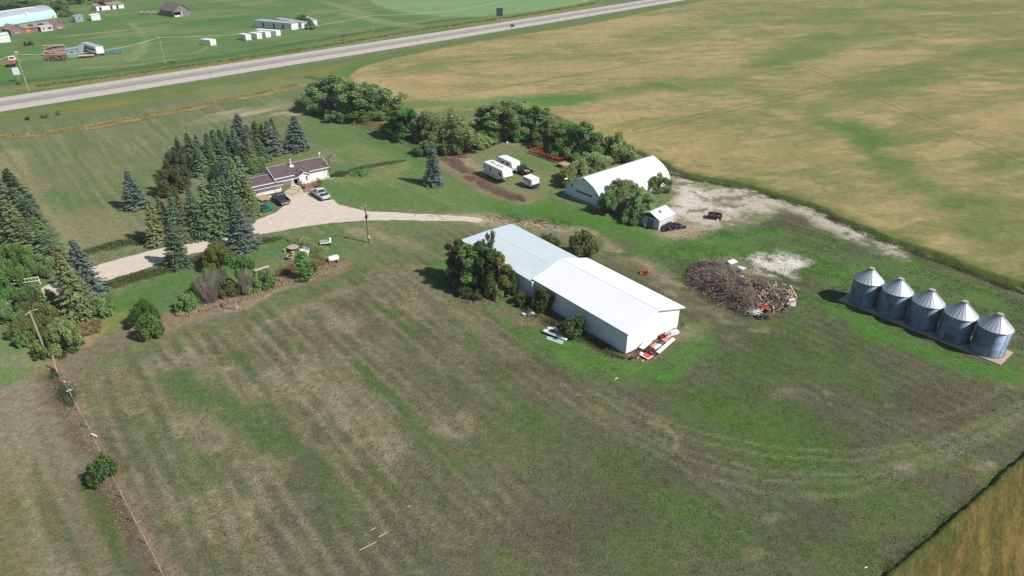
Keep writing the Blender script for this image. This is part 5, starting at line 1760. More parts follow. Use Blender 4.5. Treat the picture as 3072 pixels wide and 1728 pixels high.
for k in range(6):
    MB().box(3.35 + k * 0.76, 3.93 + k * 0.76, -0.085, -0.062, 1.38, 1.86).build('pane', glass_d, d_)
MB().box(3.0, 8.1, -0.075, -0.005, 3.36, 3.50).build('door_track', M('door_track', (0.62, 0.65, 0.68)), t)
for (xa, xb) in ((1.35, 2.35), (8.75, 9.6)):
    dd = MB().box(xa, xb, -0.05, -0.005, 0.02, 2.05).build('side_door', M('pale_door', (0.70, 0.72, 0.74), rough=0.5), t)
    MB().tube((xb - 0.12, -0.09, 1.0), (xb - 0.12, -0.055, 1.0), 0.04).build('handle', grey_trim, dd)
for (xa, xb, za, zb) in ((1.6, 2.3, 2.18, 2.62), (8.85, 9.5, 2.12, 2.58)):
    f_ = MB().box(xa, xb, -0.04, -0.006, za, zb).build('window', trim_w, t)
    MB().box(xa + .05, xb - .05, -0.052, -0.042, za + .05, zb - .05).build('pane', glass_d, f_)
for x_ in (2.95, 5.3, 7.9):
    MB().box(x_ - 0.09, x_ + 0.09, -0.14, -0.01, 3.72 if x_ != 5.3 else 4.1, 3.96 if x_ != 5.3 else 4.40).build('lamp', M('lamp_housing', (0.2, 0.22, 0.25)), t)
MB().obox((0.55, -0.4, 3.45), (0.25, 0.7, 0.12), (0, 0.4, 0)).build('vent_pipe', trim_w, t)
MB().box(2.4, 10.4, -0.75, -0.3, 0, 0.03).build('door_sill', concrete, t)

# ---- small corrugated shed
SO = at(1975, 692)
t = thing('corrugated_shed', 'small grey corrugated shed with pale gable roof and a dark roof hatch', 'shed', (*SO, 0), R(134))
# local x along the front (leftwards), y back is to the right: use mirrored coords
w_s, d_s, h_s, r_s = 4.3, 4.7, 2.05, 3.15
corr = M('grey_corrugated', (0.47, 0.51, 0.49), rough=0.6, nscale=1.2, namt=0.18, ribs=('X', 0.12, 0.01))
corry = M('pale_corrugated', (0.62, 0.65, 0.65), rough=0.55, nscale=1.2, namt=0.12, ribs=('Y', 0.12, 0.01))
MB().box(0, w_s, -0.08, 0, 0, h_s).build('front_wall', corr, t)
MB().prism([(0.1, h_s + 0.004), (w_s - 0.1, h_s + 0.004), (w_s / 2, r_s - 0.10)], 'y', -0.07, -0.01).build('gable', M('dark_gable_boards', S(72, 72, 74), nscale=4, namt=0.3), t)
MB().box(0, w_s, -d_s, -d_s + 0.08, 0, h_s).build('rear_wall', corr, t)
MB().box(0, 0.08, -d_s + 0.082, -0.082, 0, h_s).build('side_wall', corry, t)
MB().box(w_s - 0.08, w_s, -d_s + 0.082, -0.082, 0, h_s).build('side_wall', corr, t)
gable_roof(MB(), -0.25, w_s + 0.25, -d_s - 0.15, 0.18, h_s - 0.02, r_s, 0.05).build('roof', M('pale_shed_roof', (0.72, 0.74, 0.74), rough=0.5, nscale=2, namt=0.1, ribs=('Y', 0.15, 0.01)), t)
MB().obox((1.42, -2.0, 2.80), (0.62, 0.52, 0.04), (0, -0.46, 0)).build('roof_hatch', dark_in, t)
dd = MB().box(1.35, 2.45, 0.002, 0.05, 0.05, 1.75).build('door', M('grey_door', S(116, 122, 118), nscale=3, namt=0.25), t)
MB().box(1.28, 1.345, 0.002, 0.08, 0.02, 1.85).build('door_post', M('dark_post', S(60, 58, 54)), t)
MB().box(2.455, 2.52, 0.002, 0.08, 0.02, 1.85).build('door_post', M('dark_post', S(60, 58, 54)), t)
MB().obox((2.75, 0.35, 0.25), (0.28, 0.12, 0.5), (0.3, 0.2, 0.4)).build('leaning_board', trim_w, t)

# ---- rusty round bin hidden in the willows
RB = at(1864, 640)
t = thing('rusty_bin', 'old round bin with a rusty conical roof hidden among willows', 'grain bin', (RB[0], RB[1] + 0.5, 0))
MB().lathe([(1.7, 0), (1.7, 2.9)], 24).build('wall', M('rusty_wall', S(122, 104, 92), nscale=2, namt=0.35, ribs=('Z', 0.1, 0.01)), t, smooth=True)
MB().lathe([(1.85, 2.86), (0.18, 3.7), (0.18, 3.8)], 24).build('roof', M('rusty_roof', S(160, 132, 106), nscale=2, namt=0.3, stain=(S(190, 170, 140), 1.2, 0.55)), t)
o = thing('rack', 'small white metal rack in the shade beside the rusty bin', 'rack', (*at(1853, 634), 0), 0.4)
m_ = MB()
for k in range(4):
    m_.tube((-0.8, -0.3 + 0.2 * k, 0.5), (0.8, -0.3 + 0.2 * k, 0.5), 0.03, n=5)
for x_ in (-0.8, 0.8):
    m_.tube((x_, -0.3, 0), (x_, -0.3, 0.5), 0.03, n=5).tube((x_, 0.3, 0), (x_, 0.3, 0.5), 0.03, n=5).tube((x_, -0.3, 0.5), (x_, 0.3, 0.5), 0.03, n=5)
m_.build('frame', M('pale_metal', (0.6, 0.6, 0.6)), o)

# ---- grain bins: corrugated walls, ribbed cones
bin_wall, nt_, b_ = nmat('galvanised_rings_sky_tint')
N, L = nt_.nodes, nt_.links
tc = N.new('ShaderNodeTexCoord')
sx = N.new('ShaderNodeSeparateXYZ')
L.new(tc.outputs['Object'], sx.inputs[0])
at2 = N.new('ShaderNodeMath')
at2.operation = 'ARCTAN2'
L.new(sx.outputs[1], at2.inputs[0])
L.new(sx.outputs[0], at2.inputs[1])


def mth(op, a, b=None):
    n = N.new('ShaderNodeMath')
    n.operation = op
    for i, q in enumerate((a, b)):
        if q is None:
            continue
        if isinstance(q, (int, float)):
            n.inputs[i].default_value = q
        else:
            L.new(q, n.inputs[i])
    return n.outputs[0]


shx = mth('FLOOR', mth('MULTIPLY', at2.outputs[0], 9 / (2 * math.pi)))
shz = mth('FLOOR', mth('MULTIPLY', sx.outputs[2], 1 / 1.30))
wn_ = N.new('ShaderNodeTexWhiteNoise')
wn_.noise_dimensions = '2D'
cb = N.new('ShaderNodeCombineXYZ')
L.new(shx, cb.inputs[0])
L.new(shz, cb.inputs[1])
L.new(cb.outputs[0], wn_.inputs['Vector'])
no = N.new('ShaderNodeTexNoise')
no.inputs['Scale'].default_value = 2.5
no.inputs['Detail'].default_value = 6
L.new(tc.outputs['Object'], no.inputs['Vector'])
val = mth('ADD', mth('MULTIPLY', wn_.outputs['Value'], 0.30), mth('MULTIPLY', no.outputs['Fac'], 0.35))
mr = N.new('ShaderNodeMapRange')
mr.inputs['From Min'].default_value = 0.14
mr.inputs['From Max'].default_value = 0.52
mr.inputs['To Min'].default_value = 0.5
mr.inputs['To Max'].default_value = 1.45
L.new(val, mr.inputs['Value'])
mx = N.new('ShaderNodeMix')
mx.data_type = 'RGBA'
mx.blend_type = 'MULTIPLY'
mx.inputs[0].default_value = 1
mx.inputs[6].default_value = (0.22, 0.29, 0.41, 1)  # blue base colour stands in for sky reflected by the steel
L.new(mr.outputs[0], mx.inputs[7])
L.new(mx.outputs[2], b_.inputs['Base Color'])
b_.inputs['Metallic'].default_value = 0.55
b_.inputs['Roughness'].default_value = 0.46
sn = mth('SINE', mth('MULTIPLY', sx.outputs[2], 2 * math.pi / 0.105))
bp = N.new('ShaderNodeBump')
bp.inputs['Distance'].default_value = 0.02
L.new(sn, bp.inputs['Height'])
L.new(bp.outputs[0], b_.inputs['Normal'])
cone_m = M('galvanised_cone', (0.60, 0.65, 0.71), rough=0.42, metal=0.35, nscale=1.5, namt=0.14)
rib_m = M('cone_ribs', (0.40, 0.43, 0.47), rough=0.45, metal=0.4)
cap_m = M('rust_tinged_cap', S(196, 170, 156), rough=0.7, namt=0.15)
RBN, HBN, HTP = 2.03, 3.92, 5.78
bc0, bc1 = np.array(at(2587.5, 906)), np.array(at(2958, 1052))
proto = thing('grain_bin', 'bin', 'grain bin', (0, 0, 0), 0, 'row of steel grain bins on one concrete slab')
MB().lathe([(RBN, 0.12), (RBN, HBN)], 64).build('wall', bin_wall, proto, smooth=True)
m_ = MB()
NSEG = 24
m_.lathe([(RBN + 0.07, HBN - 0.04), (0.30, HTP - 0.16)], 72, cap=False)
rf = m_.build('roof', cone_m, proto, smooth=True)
m_ = MB()
for k in range(NSEG):
    a_ = 2 * math.pi * k / NSEG
    c_, s_ = math.cos(a_), math.sin(a_)
    m_.tube((c_ * (RBN + 0.06), s_ * (RBN + 0.06), HBN - 0.02), (c_ * 0.31, s_ * 0.31, HTP - 0.145), 0.035, 0.03, 5)
m_.build('roof_ribs', rib_m, rf)
MB().lathe([(0.34, HTP - 0.2), (0.34, HTP - 0.02), (0.40, HTP - 0.02), (0.40, HTP + 0.03), (0.1, HTP + 0.05)], 24).build('cap', cap_m, proto, smooth=True)
MB().torus((0, 0, HBN - 0.02), RBN + 0.04, 0.05, n=64, k=6).build('eave_ring', rib_m, proto)
m_ = MB()
for k in range(9):
    a_ = 2 * math.pi * (k) / 9
    m_.tube((math.cos(a_) * (RBN + 0.02), math.sin(a_) * (RBN + 0.02), 0.15), (math.cos(a_) * (RBN + 0.02), math.sin(a_) * (RBN + 0.02), HBN - 0.08), 0.018, n=4)
m_.build('sheet_seams', rib_m, proto)
MB().torus((0, 0, 0.17), RBN + 0.02, 0.05, n=64, k=6).build('base_ring', M('dark_base_ring', (0.12, 0.13, 0.15)), proto)
BLAB = ['steel grain bin at the far left end of the row, shadow on the grass', 'second steel grain bin from the far left end of the row', 'middle steel grain bin of the row of five',
        'second steel grain bin from the near right end of the row', 'steel grain bin at the near right end of the row, fully sunlit side']
for k in range(5):
    p = bc0 + (bc1 - bc0) * k / 4
    if k == 0:
        proto.location = (*p, 0)
        proto['label'] = BLAB[0]
    else:
        dup(proto, (*p, 0), 0.7 * k, label=BLAB[k])
bd = (bc1 - bc0) / np.linalg.norm(bc1 - bc0)
sl_ = tag(MB().box(-2.6, 19.45, -2.35, 2.25, 0, 0.12).build('concrete_slab', concrete), 'long pale concrete slab under the row of steel bins', 'slab')
sl_.location = (*bc0, 0)
sl_.rotation_euler = (0, 0, math.atan2(bd[1], bd[0]))

# ================================================================== HOUSE
HO = at(773, 590)
HA = R(36.5)
siding = M('white_siding', (0.80, 0.80, 0.80), rough=0.6, nscale=0.8, namt=0.05, ribs=('Z', 0.2, 0.008))
shingle = M('mauve_brown_shingles', S(106, 90, 94), rough=0.92, nscale=3.5, namt=0.22, bump=0.02, bscale=14)
h = thing('farm_house', 'white bungalow with mauve brown roof, attached garage and gabled porch', 'house', (*HO, 0), HA)
# garage
MB().box(-1.0, 5.1, 0.0, 0.14, 0.32, 1.92).build('garage_front_wall', siding, h)
MB().box(-1.0, 5.1, 0.02, 0.14, 0.0, 0.318).build('garage_foundation', M('cream_foundation', S(216, 206, 176), namt=0.12), h)
MB().box(-1.0, -0.87, 0.142, 6.6, 0.0, 1.92).build('garage_end_wall', siding, h)
MB().box(4.97, 5.1, 0.142, 1.58, 0.0, 1.92).build('garage_side_wall', siding, h)
m_ = MB()
m_.add([(-1.35, -0.95, 1.86), (5.45, -0.95, 1.86), (5.45, 3.6, 3.02), (-1.35, 3.6, 3.02), (-1.35, -0.95, 1.76), (5.45, -0.95, 1.76), (5.45, 3.6, 2.92), (-1.35, 3.6, 2.92)],
       [(0, 1, 2, 3), (7, 6, 5, 4), (0, 4, 5, 1), (1, 5, 6, 2), (3, 7, 4, 0)])
m_.add([(-1.35, 3.6, 3.02), (4.4, 3.6, 3.02), (4.4, 7.0, 2.15), (-1.35, 7.0, 2.15), (-1.35, 3.6, 2.92), (4.4, 3.6, 2.92), (4.4, 7.0, 2.05), (-1.35, 7.0, 2.05)],
       [(0, 1, 2, 3), (7, 6, 5, 4), (1, 5, 6, 2), (2, 6, 7, 3), (3, 7, 4, 0)])
m_.build('garage_roof', shingle, h)
MB().obox((2.05, 0.12, 2.155), (6.6, 0.20, 0.05), (0.25, 0, 0)).build('snow_guard', trim_w, h)
MB().box(-1.3, 4.4, 3.5, 3.7, 3.022, 3.06).build('garage_ridge_cap', M('ridge_pale', S(206, 196, 196)), h)
gd = MB().box(0.1, 3.4, -0.05, -0.005, 0.05, 1.65).build('garage_door', M('garage_door', (0.74, 0.75, 0.76), ribs=('Z', 0.42, 0.015)), h)
MB().tube((3.75, -0.06, 0.1), (3.75, -0.06, 1.75), 0.05).build('downpipe', M('grey_pipe', (0.4, 0.42, 0.44)), h)
MB().box(-1.3, 5.4, -1.0, -0.955, 1.74, 1.85).build('garage_gutter', trim_w, h)
# main house
MB().box(5.12, 8.6, 1.6, 1.74, 0.42, 2.66).build('front_wall', siding, h)
MB().box(11.55, 16.2, 1.6, 1.74, 0.42, 2.72).build('front_wall', siding, h)
MB().box(5.12, 16.2, 1.62, 1.74, 0.0, 0.418).build('foundation', M('cream_foundation', S(216, 206, 176), namt=0.12), h)
MB().prism([(1.6, 0), (8.2, 0), (8.2, 2.6), (4.9, 3.85), (1.6, 2.6)], 'x', 16.205, 16.33).build('end_wall', siding, h)
MB().prism([(1.6, 1.9), (8.2, 1.9), (8.2, 2.6), (4.9, 3.85), (1.6, 2.6)], 'x', 4.55, 4.68).build('end_wall', siding, h)
MB().box(4.7, 16.2, 8.06, 8.2, 0, 2.6).build('rear_wall', siding, h)
m_ = MB()
zr, yr = 4.05, 4.9


def zf(y):
    return zr - (yr - y) * 0.335


m_.add([(4.25, -0.25, zf(-0.25)), (8.75, -0.25, zf(-0.25)), (8.75, yr, zr), (4.25, yr, zr)] + [(4.25, -0.25, zf(-0.25) - .1), (8.75, -0.25, zf(-0.25) - .1), (8.75, yr, zr - .1), (4.25, yr, zr - .1)],
       [(0, 1, 2, 3), (7, 6, 5, 4), (0, 4, 5, 1), (1, 5, 6, 2), (3, 7, 4, 0)])
m_.add([(8.752, 1.05, zf(1.05)), (16.6, 1.05, zf(1.05)), (16.6, yr, zr), (8.752, yr, zr)] + [(8.752, 1.05, zf(1.05) - .1), (16.6, 1.05, zf(1.05) - .1), (16.6, yr, zr - .1), (8.752, yr, zr - .1)],
       [(0, 1, 2, 3), (7, 6, 5, 4), (0, 4, 5, 1), (1, 5, 6, 2)])
m_.add([(4.25, yr, zr), (16.6, yr, zr), (16.6, 8.7, 2.75), (4.25, 8.7, 2.75), (4.25, yr, zr - .1), (16.6, yr, zr - .1), (16.6, 8.7, 2.65), (4.25, 8.7, 2.65)],
       [(0, 1, 2, 3), (7, 6, 5, 4), (1, 5, 6, 2), (2, 6, 7, 3), (3, 7, 4, 0)])
rf = m_.build('main_roof', shingle, h)
MB().box(4.3, 16.55, yr - 0.09, yr + 0.09, zr + 0.002, zr + 0.04).build('ridge_cap', M('ridge_pale', S(206, 196, 196)), rf)
MB().obox((6.3, 0.62, zf(0.62) + 0.05), (4.4, 0.18, 0.06), (0.323, 0, 0)).build('snow_guard', trim_w, rf)
MB().box(4.25, 8.75, -0.34, -0.255, zf(-0.25) - 0.13, zf(-0.25) + 0.01).build('gutter', trim_w, rf)
MB().box(11.9, 16.6, 0.96, 1.045, zf(1.05) - 0.13, zf(1.05) + 0.01).build('gutter', trim_w, rf)
m_ = MB()
for x_ in (4.20, 16.63):
    m_.obox((x_, (yr - 0.25 if x_ < 9 else yr + 1.05) / 2, (zr + zf(-0.25 if x_ < 9 else 1.05)) / 2 - 0.03), (0.07, math.hypot(yr + 0.25, 1.7) if x_ < 9 else math.hypot(yr - 1.05, 1.3), 0.16), (0.323, 0, 0))
m_.build('bargeboard', trim_w, rf)
m_ = MB().tube((9.2, 4.0, 3.6), (9.2, 4.0, 5.0), 0.13, n=12).tube((9.2, 4.0, 5.0), (9.2, 4.0, 5.15), 0.2, 0.2, 12)
m_.build('chimney', M('pale_chimney', (0.72, 0.70, 0.68)), rf)
MB().obox((9.25, 3.75, zf(3.75) + 0.03), (0.7, 0.9, 0.05), (0.323, 0, 0)).build('chimney_flashing', trim_w, rf)
for (x_, y_) in ((7.6, 2.2), (9.55, 1.9)):
    MB().tube((x_, y_, zf(y_) - .05), (x_, y_, zf(y_) + 0.4), 0.07).build('roof_vent', M('dark_vent', S(70, 50, 60)), rf)
MB().tube((11.2, 2.0, zf(2.0) - .05), (11.2, 2.0, zf(2.0) + 1.0), 0.03).tube((11.0, 2.0, zf(2) + .7), (11.4, 2.0, zf(2) + .7), 0.02).build('antenna', steel_g, rf)
MB().tube((16.1, 4.9, zr), (16.1, 4.9, zr + 0.9), 0.06).obox((16.1, 4.8, zr + 0.9), (0.4, 0.2, 0.3)).build('vent_pipe', trim_w, rf)
for (xa, xb) in ((5.2, 5.9), (6.2, 7.2), (7.55, 8.35)):
    f_ = MB().box(xa, xb, 1.555, 1.597, 1.75, 2.5).build('window', trim_w, h)
    MB().box(xa + .06, xb - .06, 1.535, 1.553, 1.81, 2.44).build('pane', glass_d, f_)
f_ = MB().box(14.2, 15.0, 1.56, 1.597, 1.7, 2.2).build('wall_lamp', trim_w, h)
MB().box(15.55, 15.62, 1.52, 1.597, 0.3, 2.6).build('cable_pipe', M('grey_pipe', (0.4, 0.42, 0.44)), h)
# porch
MB().prism([(9.35, 0.45), (11.65, 0.45), (11.65, 2.45), (10.5, 3.0), (9.35, 2.45)], 'y', 0.25, 0.38).build('porch_front', siding, h)
MB().box(9.35, 9.48, 0.382, 1.9, 0.3, 2.4).build('porch_side', siding, h)
MB().box(11.52, 11.65, 0.382, 1.59, 0.3, 2.4).build('porch_side', siding, h)
m_ = MB()
gable_roof(m_, 8.9, 12.1, -0.05, 2.6, 2.38, 3.14, 0.09)
m_.build('porch_roof', shingle, h)
MB().box(10.43, 10.57, -0.05, 2.55, 3.142, 3.17).build('porch_ridge', M('ridge_pale', S(206, 196, 196)), h)
for sgn in (-1, 1):
    MB().obox((10.5 + sgn * 0.8, -0.08, 2.70), (1.80, 0.05, 0.14), (0, sgn * 0.445, 0)).build('porch_bargeboard', trim_w, h)
f_ = MB().box(10.72, 11.16, 0.21, 0.245, 1.15, 2.15).build('window', trim_w, h)
for (za, zb) in ((1.2, 1.6), (1.68, 2.1)):
    MB().box(10.77, 11.11, 0.19, 0.208, za, zb).build('pane', glass_d, f_)
pd = MB().box(9.7, 10.45, 0.20, 0.245, 0.55, 2.25).build('door', M('porch_door', (0.72, 0.72, 0.72)), h)
MB().tube((10.35, 0.15, 1.35), (10.35, 0.2, 1.35), 0.04).build('handle', grey_trim, pd)
# deck, its rails and steps
dk = M('brown_deck', S(150, 112, 96), rough=0.85, nscale=4, namt=0.25)
rl = M('brown_rail', S(104, 74, 66), rough=0.85, nscale=4, namt=0.25)
MB().box(9.4, 13.2, -2.3, 0.20, 0.40, 0.50).build('deck_floor', dk, h)
m_ = MB()
for (x_, y_) in ((9.5, -2.2), (11.3, -2.2), (13.1, -2.2), (13.1, 0.1), (9.5, 0.1), (13.1, -1.1)):
    m_.box(x_ - .05, x_ + .05, y_ - .05, y_ + .05, 0, 0.398)
    if (x_, y_) != (9.5, -2.2):
        m_.box(x_ - .05, x_ + .05, y_ - .05, y_ + .05, 0.502, 1.35)
for (a_, b_) in (((11.36, -2.2), (13.04, -2.2)), ((13.1, -2.14), (13.1, 0.04))):
    for zz in (0.66, 1.30):
        m_.tube((*a_, zz), (*b_, zz), 0.045, n=5)
    for k in range(1, 10):
        x_, y_ = a_[0] + (b_[0] - a_[0]) * k / 10, a_[1] + (b_[1] - a_[1]) * k / 10
        m_.tube((x_, y_, 0.66), (x_, y_, 1.30), 0.02, n=4)
for zz in (0.7, 1.30):
    m_.tube((9.45, -2.0, zz), (9.45, 0.05, zz), 0.045, n=5)
m_.box(9.40, 9.50, -2.05, -1.95, 0.502, 1.35)
m_.build('deck_railing', rl, h)
for k in range(4):
    MB().box(9.0 - 0.12 * k, 11.2, -2.62 - 0.34 * k, -2.31 - 0.34 * k, 0.0, 0.40 - 0.095 * k).build('step', M('step_wood', S(160, 124, 106), namt=0.25), h)
# path slabs
ps = M('mossy_paving', S(206, 190, 164), rough=0.95, nscale=1.5, namt=0.15, stain=(S(150, 142, 92), 1.0, 0.58))
o = flat_patch('paved_path', ragged([(838, 592), (848, 578), (876, 560), (906, 562), (925, 572), (905, 584), (880, 590), (858, 592)], 0.15, 0.5, seed=3), 0.016, ps, 'pale mossy paving before the house porch', 'path')
m_ = MB()
for (a_, b_) in (((866, 566), (900, 572)), ((850, 575), (880, 584)), ((900, 572), (872, 588))):
    pa, pb = at(*a_), at(*b_)
    m_.tube((*pa, 0.02), (*pb, 0.02), 0.07, n=4)
tag(m_.build('paving_moss', M('moss', S(112, 110, 62))), 'mossy joints between the paving slabs by the porch', 'moss', kind='stuff')
o = tag(MB().slab([(0, 0), (3.0, 0), (3.0, 1.05), (0, 1.05)], 0.02, 0.22).build('white_ramp', trim_w, bevel=0.02), 'white boarded ramp lying in front of the porch', 'ramp')
o.location = (*at(874, 556), 0)
o.rotation_euler = (0, 0.02, R(-38))
# ================================================================== VEHICLES AND YARD OBJECTS
chrome = M('chrome', (0.6, 0.6, 0.62), rough=0.25, metal=0.9, namt=0.05)
rim_m = M('wheel_rim', (0.32, 0.33, 0.35), rough=0.35, metal=0.7)
lamp_r = M('tail_lamp_red', (0.35, 0.02, 0.02), rough=0.3)
lamp_w = M('head_lamp', (0.7, 0.7, 0.7), rough=0.2)
plate_m = M('number_plate', (0.75, 0.75, 0.75), rough=0.5)


def pickup(label, rear_left, ang, paint, bed_mat, L=5.7, W=2.0, bed_load=None):
    """local frame: x forward from the tail, y to the vehicle's left; origin at the rear left corner on the ground"""
    t = thing('pickup_truck', label, 'pickup truck', (*rear_left, 0), ang)
    y0, y1 = -W, 0.0
    # lower body with bonnet
    m = MB()
    m.prism([(0.02, 0.50), (L - 0.35, 0.42), (L - 0.02, 0.55), (L - 0.04, 0.95), (L - 0.35, 1.10), (L - 1.50, 1.17), (2.0, 1.17), (2.0, 1.14), (0.0, 1.14), (0.0, 0.6)], 'y', y0 + 0.0, y0 + 0.09)
    m.prism([(0.02, 0.50), (L - 0.35, 0.42), (L - 0.02, 0.55), (L - 0.04, 0.95), (L - 0.35, 1.10), (L - 1.50, 1.17), (2.0, 1.17), (2.0, 1.14), (0.0, 1.14), (0.0, 0.6)], 'y', y1 - 0.09, y1)
    m.prism([(2.02, 0.45), (L - 0.35, 0.42), (L - 0.05, 0.55), (L - 0.07, 0.93), (L - 0.37, 1.09), (L - 1.50, 1.16), (2.02, 1.16)], 'y', y0 + 0.092, y1 - 0.092)
    m.box(0.0, 0.08, y0 + 0.092, y1 - 0.092, 0.60, 1.14)
    body = m.build('body', paint, t, bevel=0.03)
    MB().box(0.082, 2.018, y0 + 0.093, y1 - 0.093, 0.52, 0.66).build('bed_floor', bed_mat, t)
    if bed_load:
        q = MB()
        q.box(0.9, 1.7, y0 + 0.35, y0 + 0.9, 0.662, 0.95).box(1.2, 1.8, y0 + 1.0, y0 + 1.5, 0.662, 1.05)
        q.build('bed_load', bed_load, t)
    # cab: tapered greenhouse
    xa, xb, xc, xd = 2.06, 2.30, L - 2.35, L - 1.62
    ins, zt = 0.20, 1.82
    V = [(xa, y0 + .03, 1.17), (xd, y0 + .03, 1.17), (xd, y1 - .03, 1.17), (xa, y1 - .03, 1.17), (xb, y0 + ins, zt), (xc, y0 + ins, zt), (xc, y1 - ins, zt), (xb, y1 - ins, zt)]
    cab = MB().add(V, [(0, 3, 2, 1), (4, 5, 6, 7), (0, 1, 5, 4), (1, 2, 6, 5), (2, 3, 7, 6), (3, 0, 4, 7)]).build('cab', paint, t, bevel=0.05)

    def pane(name, a, b, c, d, off):
        P = [Vector(q) for q in (a, b, c, d)]
        ctr = sum(P, Vector()) / 4
        P = [ctr + (p - ctr) * 0.86 + Vector(off) for p in P]
        MB().sheet(P, 0.012).build(name, glass_d, cab)
    pane('rear_window', V[0], V[3], V[7], V[4], (-0.03, 0, 0))
    pane('windscreen', V[1], V[2], V[6], V[5], (0.03, 0, 0))
    xm = (xa + xd) / 2
    for s, (i, j, k, l) in (((-1), (0, 1, 5, 4)), ((1), (3, 2, 6, 7))):
        A, B, Cc, Dd = [Vector(V[q]) for q in (i, j, k, l)]
        for fa, fb in ((0.05, 0.47), (0.52, 0.95)):
            pane('side_window', A.lerp(B, fa), A.lerp(B, fb), Dd.lerp(Cc, fb), Dd.lerp(Cc, fa), (0, 0.03 * s, 0))
    for x_ in (1.05, L - 1.05):
        for s in (0, 1):
            yc = y1 - 0.13 if s else y0 + 0.13
            w = MB().torus((x_, yc, 0.38), 0.27, 0.125, (0, 1, 0), 20, 8, 1.05).build('wheel', tyre_m, t, smooth=True)
            MB().tube((x_, yc - 0.11, 0.38), (x_, yc + 0.11, 0.38), 0.19, n=14).build('rim', rim_m, w)
            yo = y1 + 0.012 if s else y0 - 0.012
            MB().torus((x_, yo, 0.44), 0.45, 0.035, (0, 1, 0), 20, 6).build('wheel_arch', black_m, t)
    MB().box(-0.13, -0.01, y0 + 0.05, y1 - 0.05, 0.48, 0.66).build('bumper', chrome, t)
    MB().box(L - 0.03, L + 0.08, y0 + 0.05, y1 - 0.05, 0.45, 0.62).build('bumper', chrome, t)
    MB().box(-0.15, -0.132, y0 + 0.85, y0 + 1.2, 0.52, 0.65).build('number_plate', plate_m, t)
    for yy in (y0 + 0.0, y1 - 0.14):
        MB().box(-0.03, -0.002, yy, yy + 0.14, 0.72, 1.08).build('tail_lamp', lamp_r, t)
        MB().box(L - 0.06, L + 0.005, yy, yy + 0.16, 0.72, 0.88).build('headlight', lamp_w, t)
    for s in (-1, 1):
        yc = y1 + 0.14 if s > 0 else y0 - 0.14
        MB().obox((xd - 0.25, yc, 1.25), (0.10, 0.24, 0.18)).build('mirror', black_m, t)
    return t


def car_paint(name, c):
    m = M(name, c, rough=0.28, namt=0.04, spec=0.6)
    m.node_tree.nodes['Principled BSDF'].inputs['Coat Weight'].default_value = 0.5
    return m


dark_bed = M('truck_bed', (0.03, 0.03, 0.035), rough=0.7)
pickup('dark navy pickup truck parked nose to the garage on the gravel', (-46.1, 127.3), R(127), car_paint('navy_paint', (0.03, 0.033, 0.05)), dark_bed)
pickup('silver pickup truck parked by the porch steps', (-38.6, 130.0), R(129), car_paint('silver_paint', (0.52, 0.54, 0.57)), M('grey_bed', (0.20, 0.20, 0.21), rough=0.7), bed_load=black_m)
pickup('black pickup truck parked beside the caravans in the clearing', (3.3, 144.6), R(130), car_paint('black_paint', (0.012, 0.012, 0.014)), dark_bed, bed_load=M('junk_grey', (0.35, 0.35, 0.36)))

rv_white = M('caravan_white', (0.78, 0.78, 0.76), rough=0.45, nscale=1.0, namt=0.06)
rv_roof = M('caravan_roof', (0.80, 0.80, 0.79), rough=0.6, nscale=1.5, namt=0.08, stain=((0.66, 0.65, 0.62), 0.8, 0.6))
blue_st = M('blue_stripe', (0.07, 0.22, 0.42), rough=0.5)


def wheels(t, xs_, ys_, r=0.34):
    for x_ in xs_:
        for y_ in ys_:
            w = MB().torus((x_, y_, r), r * 0.68, r * 0.32, (0, 1, 0), 16, 8).build('wheel', tyre_m, t, smooth=True)
            MB().tube((x_, y_ - 0.06, r), (x_, y_ + 0.06, r), r * 0.48, n=12).build('rim', rim_m, w)


# fifth wheel caravan: x from the tail to the raised nose, y to its left
t = thing('fifth_wheel_caravan', 'long white fifth wheel caravan with blue stripe, shadow on the brown brush', 'caravan', (-6.35, 145.9, 0), R(-55))
Lr, Wr = 7.9, 2.5
m_ = MB()
m_.prism([(0, 0.62), (5.6, 0.62), (5.75, 1.25), (7.45, 1.25), (7.9, 1.75), (7.35, 3.12), (0, 3.12)], 'y', 0.0, Wr)
m_.build('body', rv_white, t, bevel=0.05)
MB().box(0.05, 7.2, 0.05, Wr - 0.05, 3.122, 3.15).build('roof', rv_roof, t)
for (x_, y_, a_, b_) in ((1.4, 1.5, 0.8, 0.35), (1.75, 1.3, 0.3, 0.9), (2.8, 1.1, 0.75, 0.3), (3.9, 1.5, 0.3, 0.8), (4.2, 1.0, 0.6, 0.3), (5.3, 1.4, 0.9, 0.3), (5.15, 1.1, 0.25, 0.6)):
    MB().box(x_ - a_ / 2, x_ + a_ / 2, y_ - b_ / 2, y_ + b_ / 2, 3.151, 3.22).build('roof_patch', M('roof_patch', (0.20, 0.20, 0.21), rough=0.8), t)
MB().box(0.2, 5.6, -0.012, -0.002, 1.12, 1.22).box(1.2, 4.6, -0.014, -0.002, 0.92, 0.98).build('stripe', blue_st, t)
for (xa, xb, za, zb) in ((0.25, 0.75, 1.95, 2.6), (2.25, 2.45, 1.9, 2.65), (6.1, 7.0, 1.75, 2.45)):
    f_ = MB().box(xa, xb, -0.03, -0.002, za, zb).build('window', grey_trim, t)
    MB().box(xa + 0.04, xb - 0.04, -0.042, -0.032, za + 0.04, zb - 0.04).build('pane', glass_d, f_)
dr = MB().box(2.62, 3.25, -0.035, -0.002, 0.72, 2.65).build('door', M('caravan_door', (0.68, 0.68, 0.67)), t)
MB().box(2.72, 3.12, -0.05, -0.036, 1.75, 2.5).build('pane', glass_d, dr)
MB().tube((3.18, -0.08, 1.5), (3.18, -0.036, 1.5), 0.03).build('handle', grey_trim, dr)
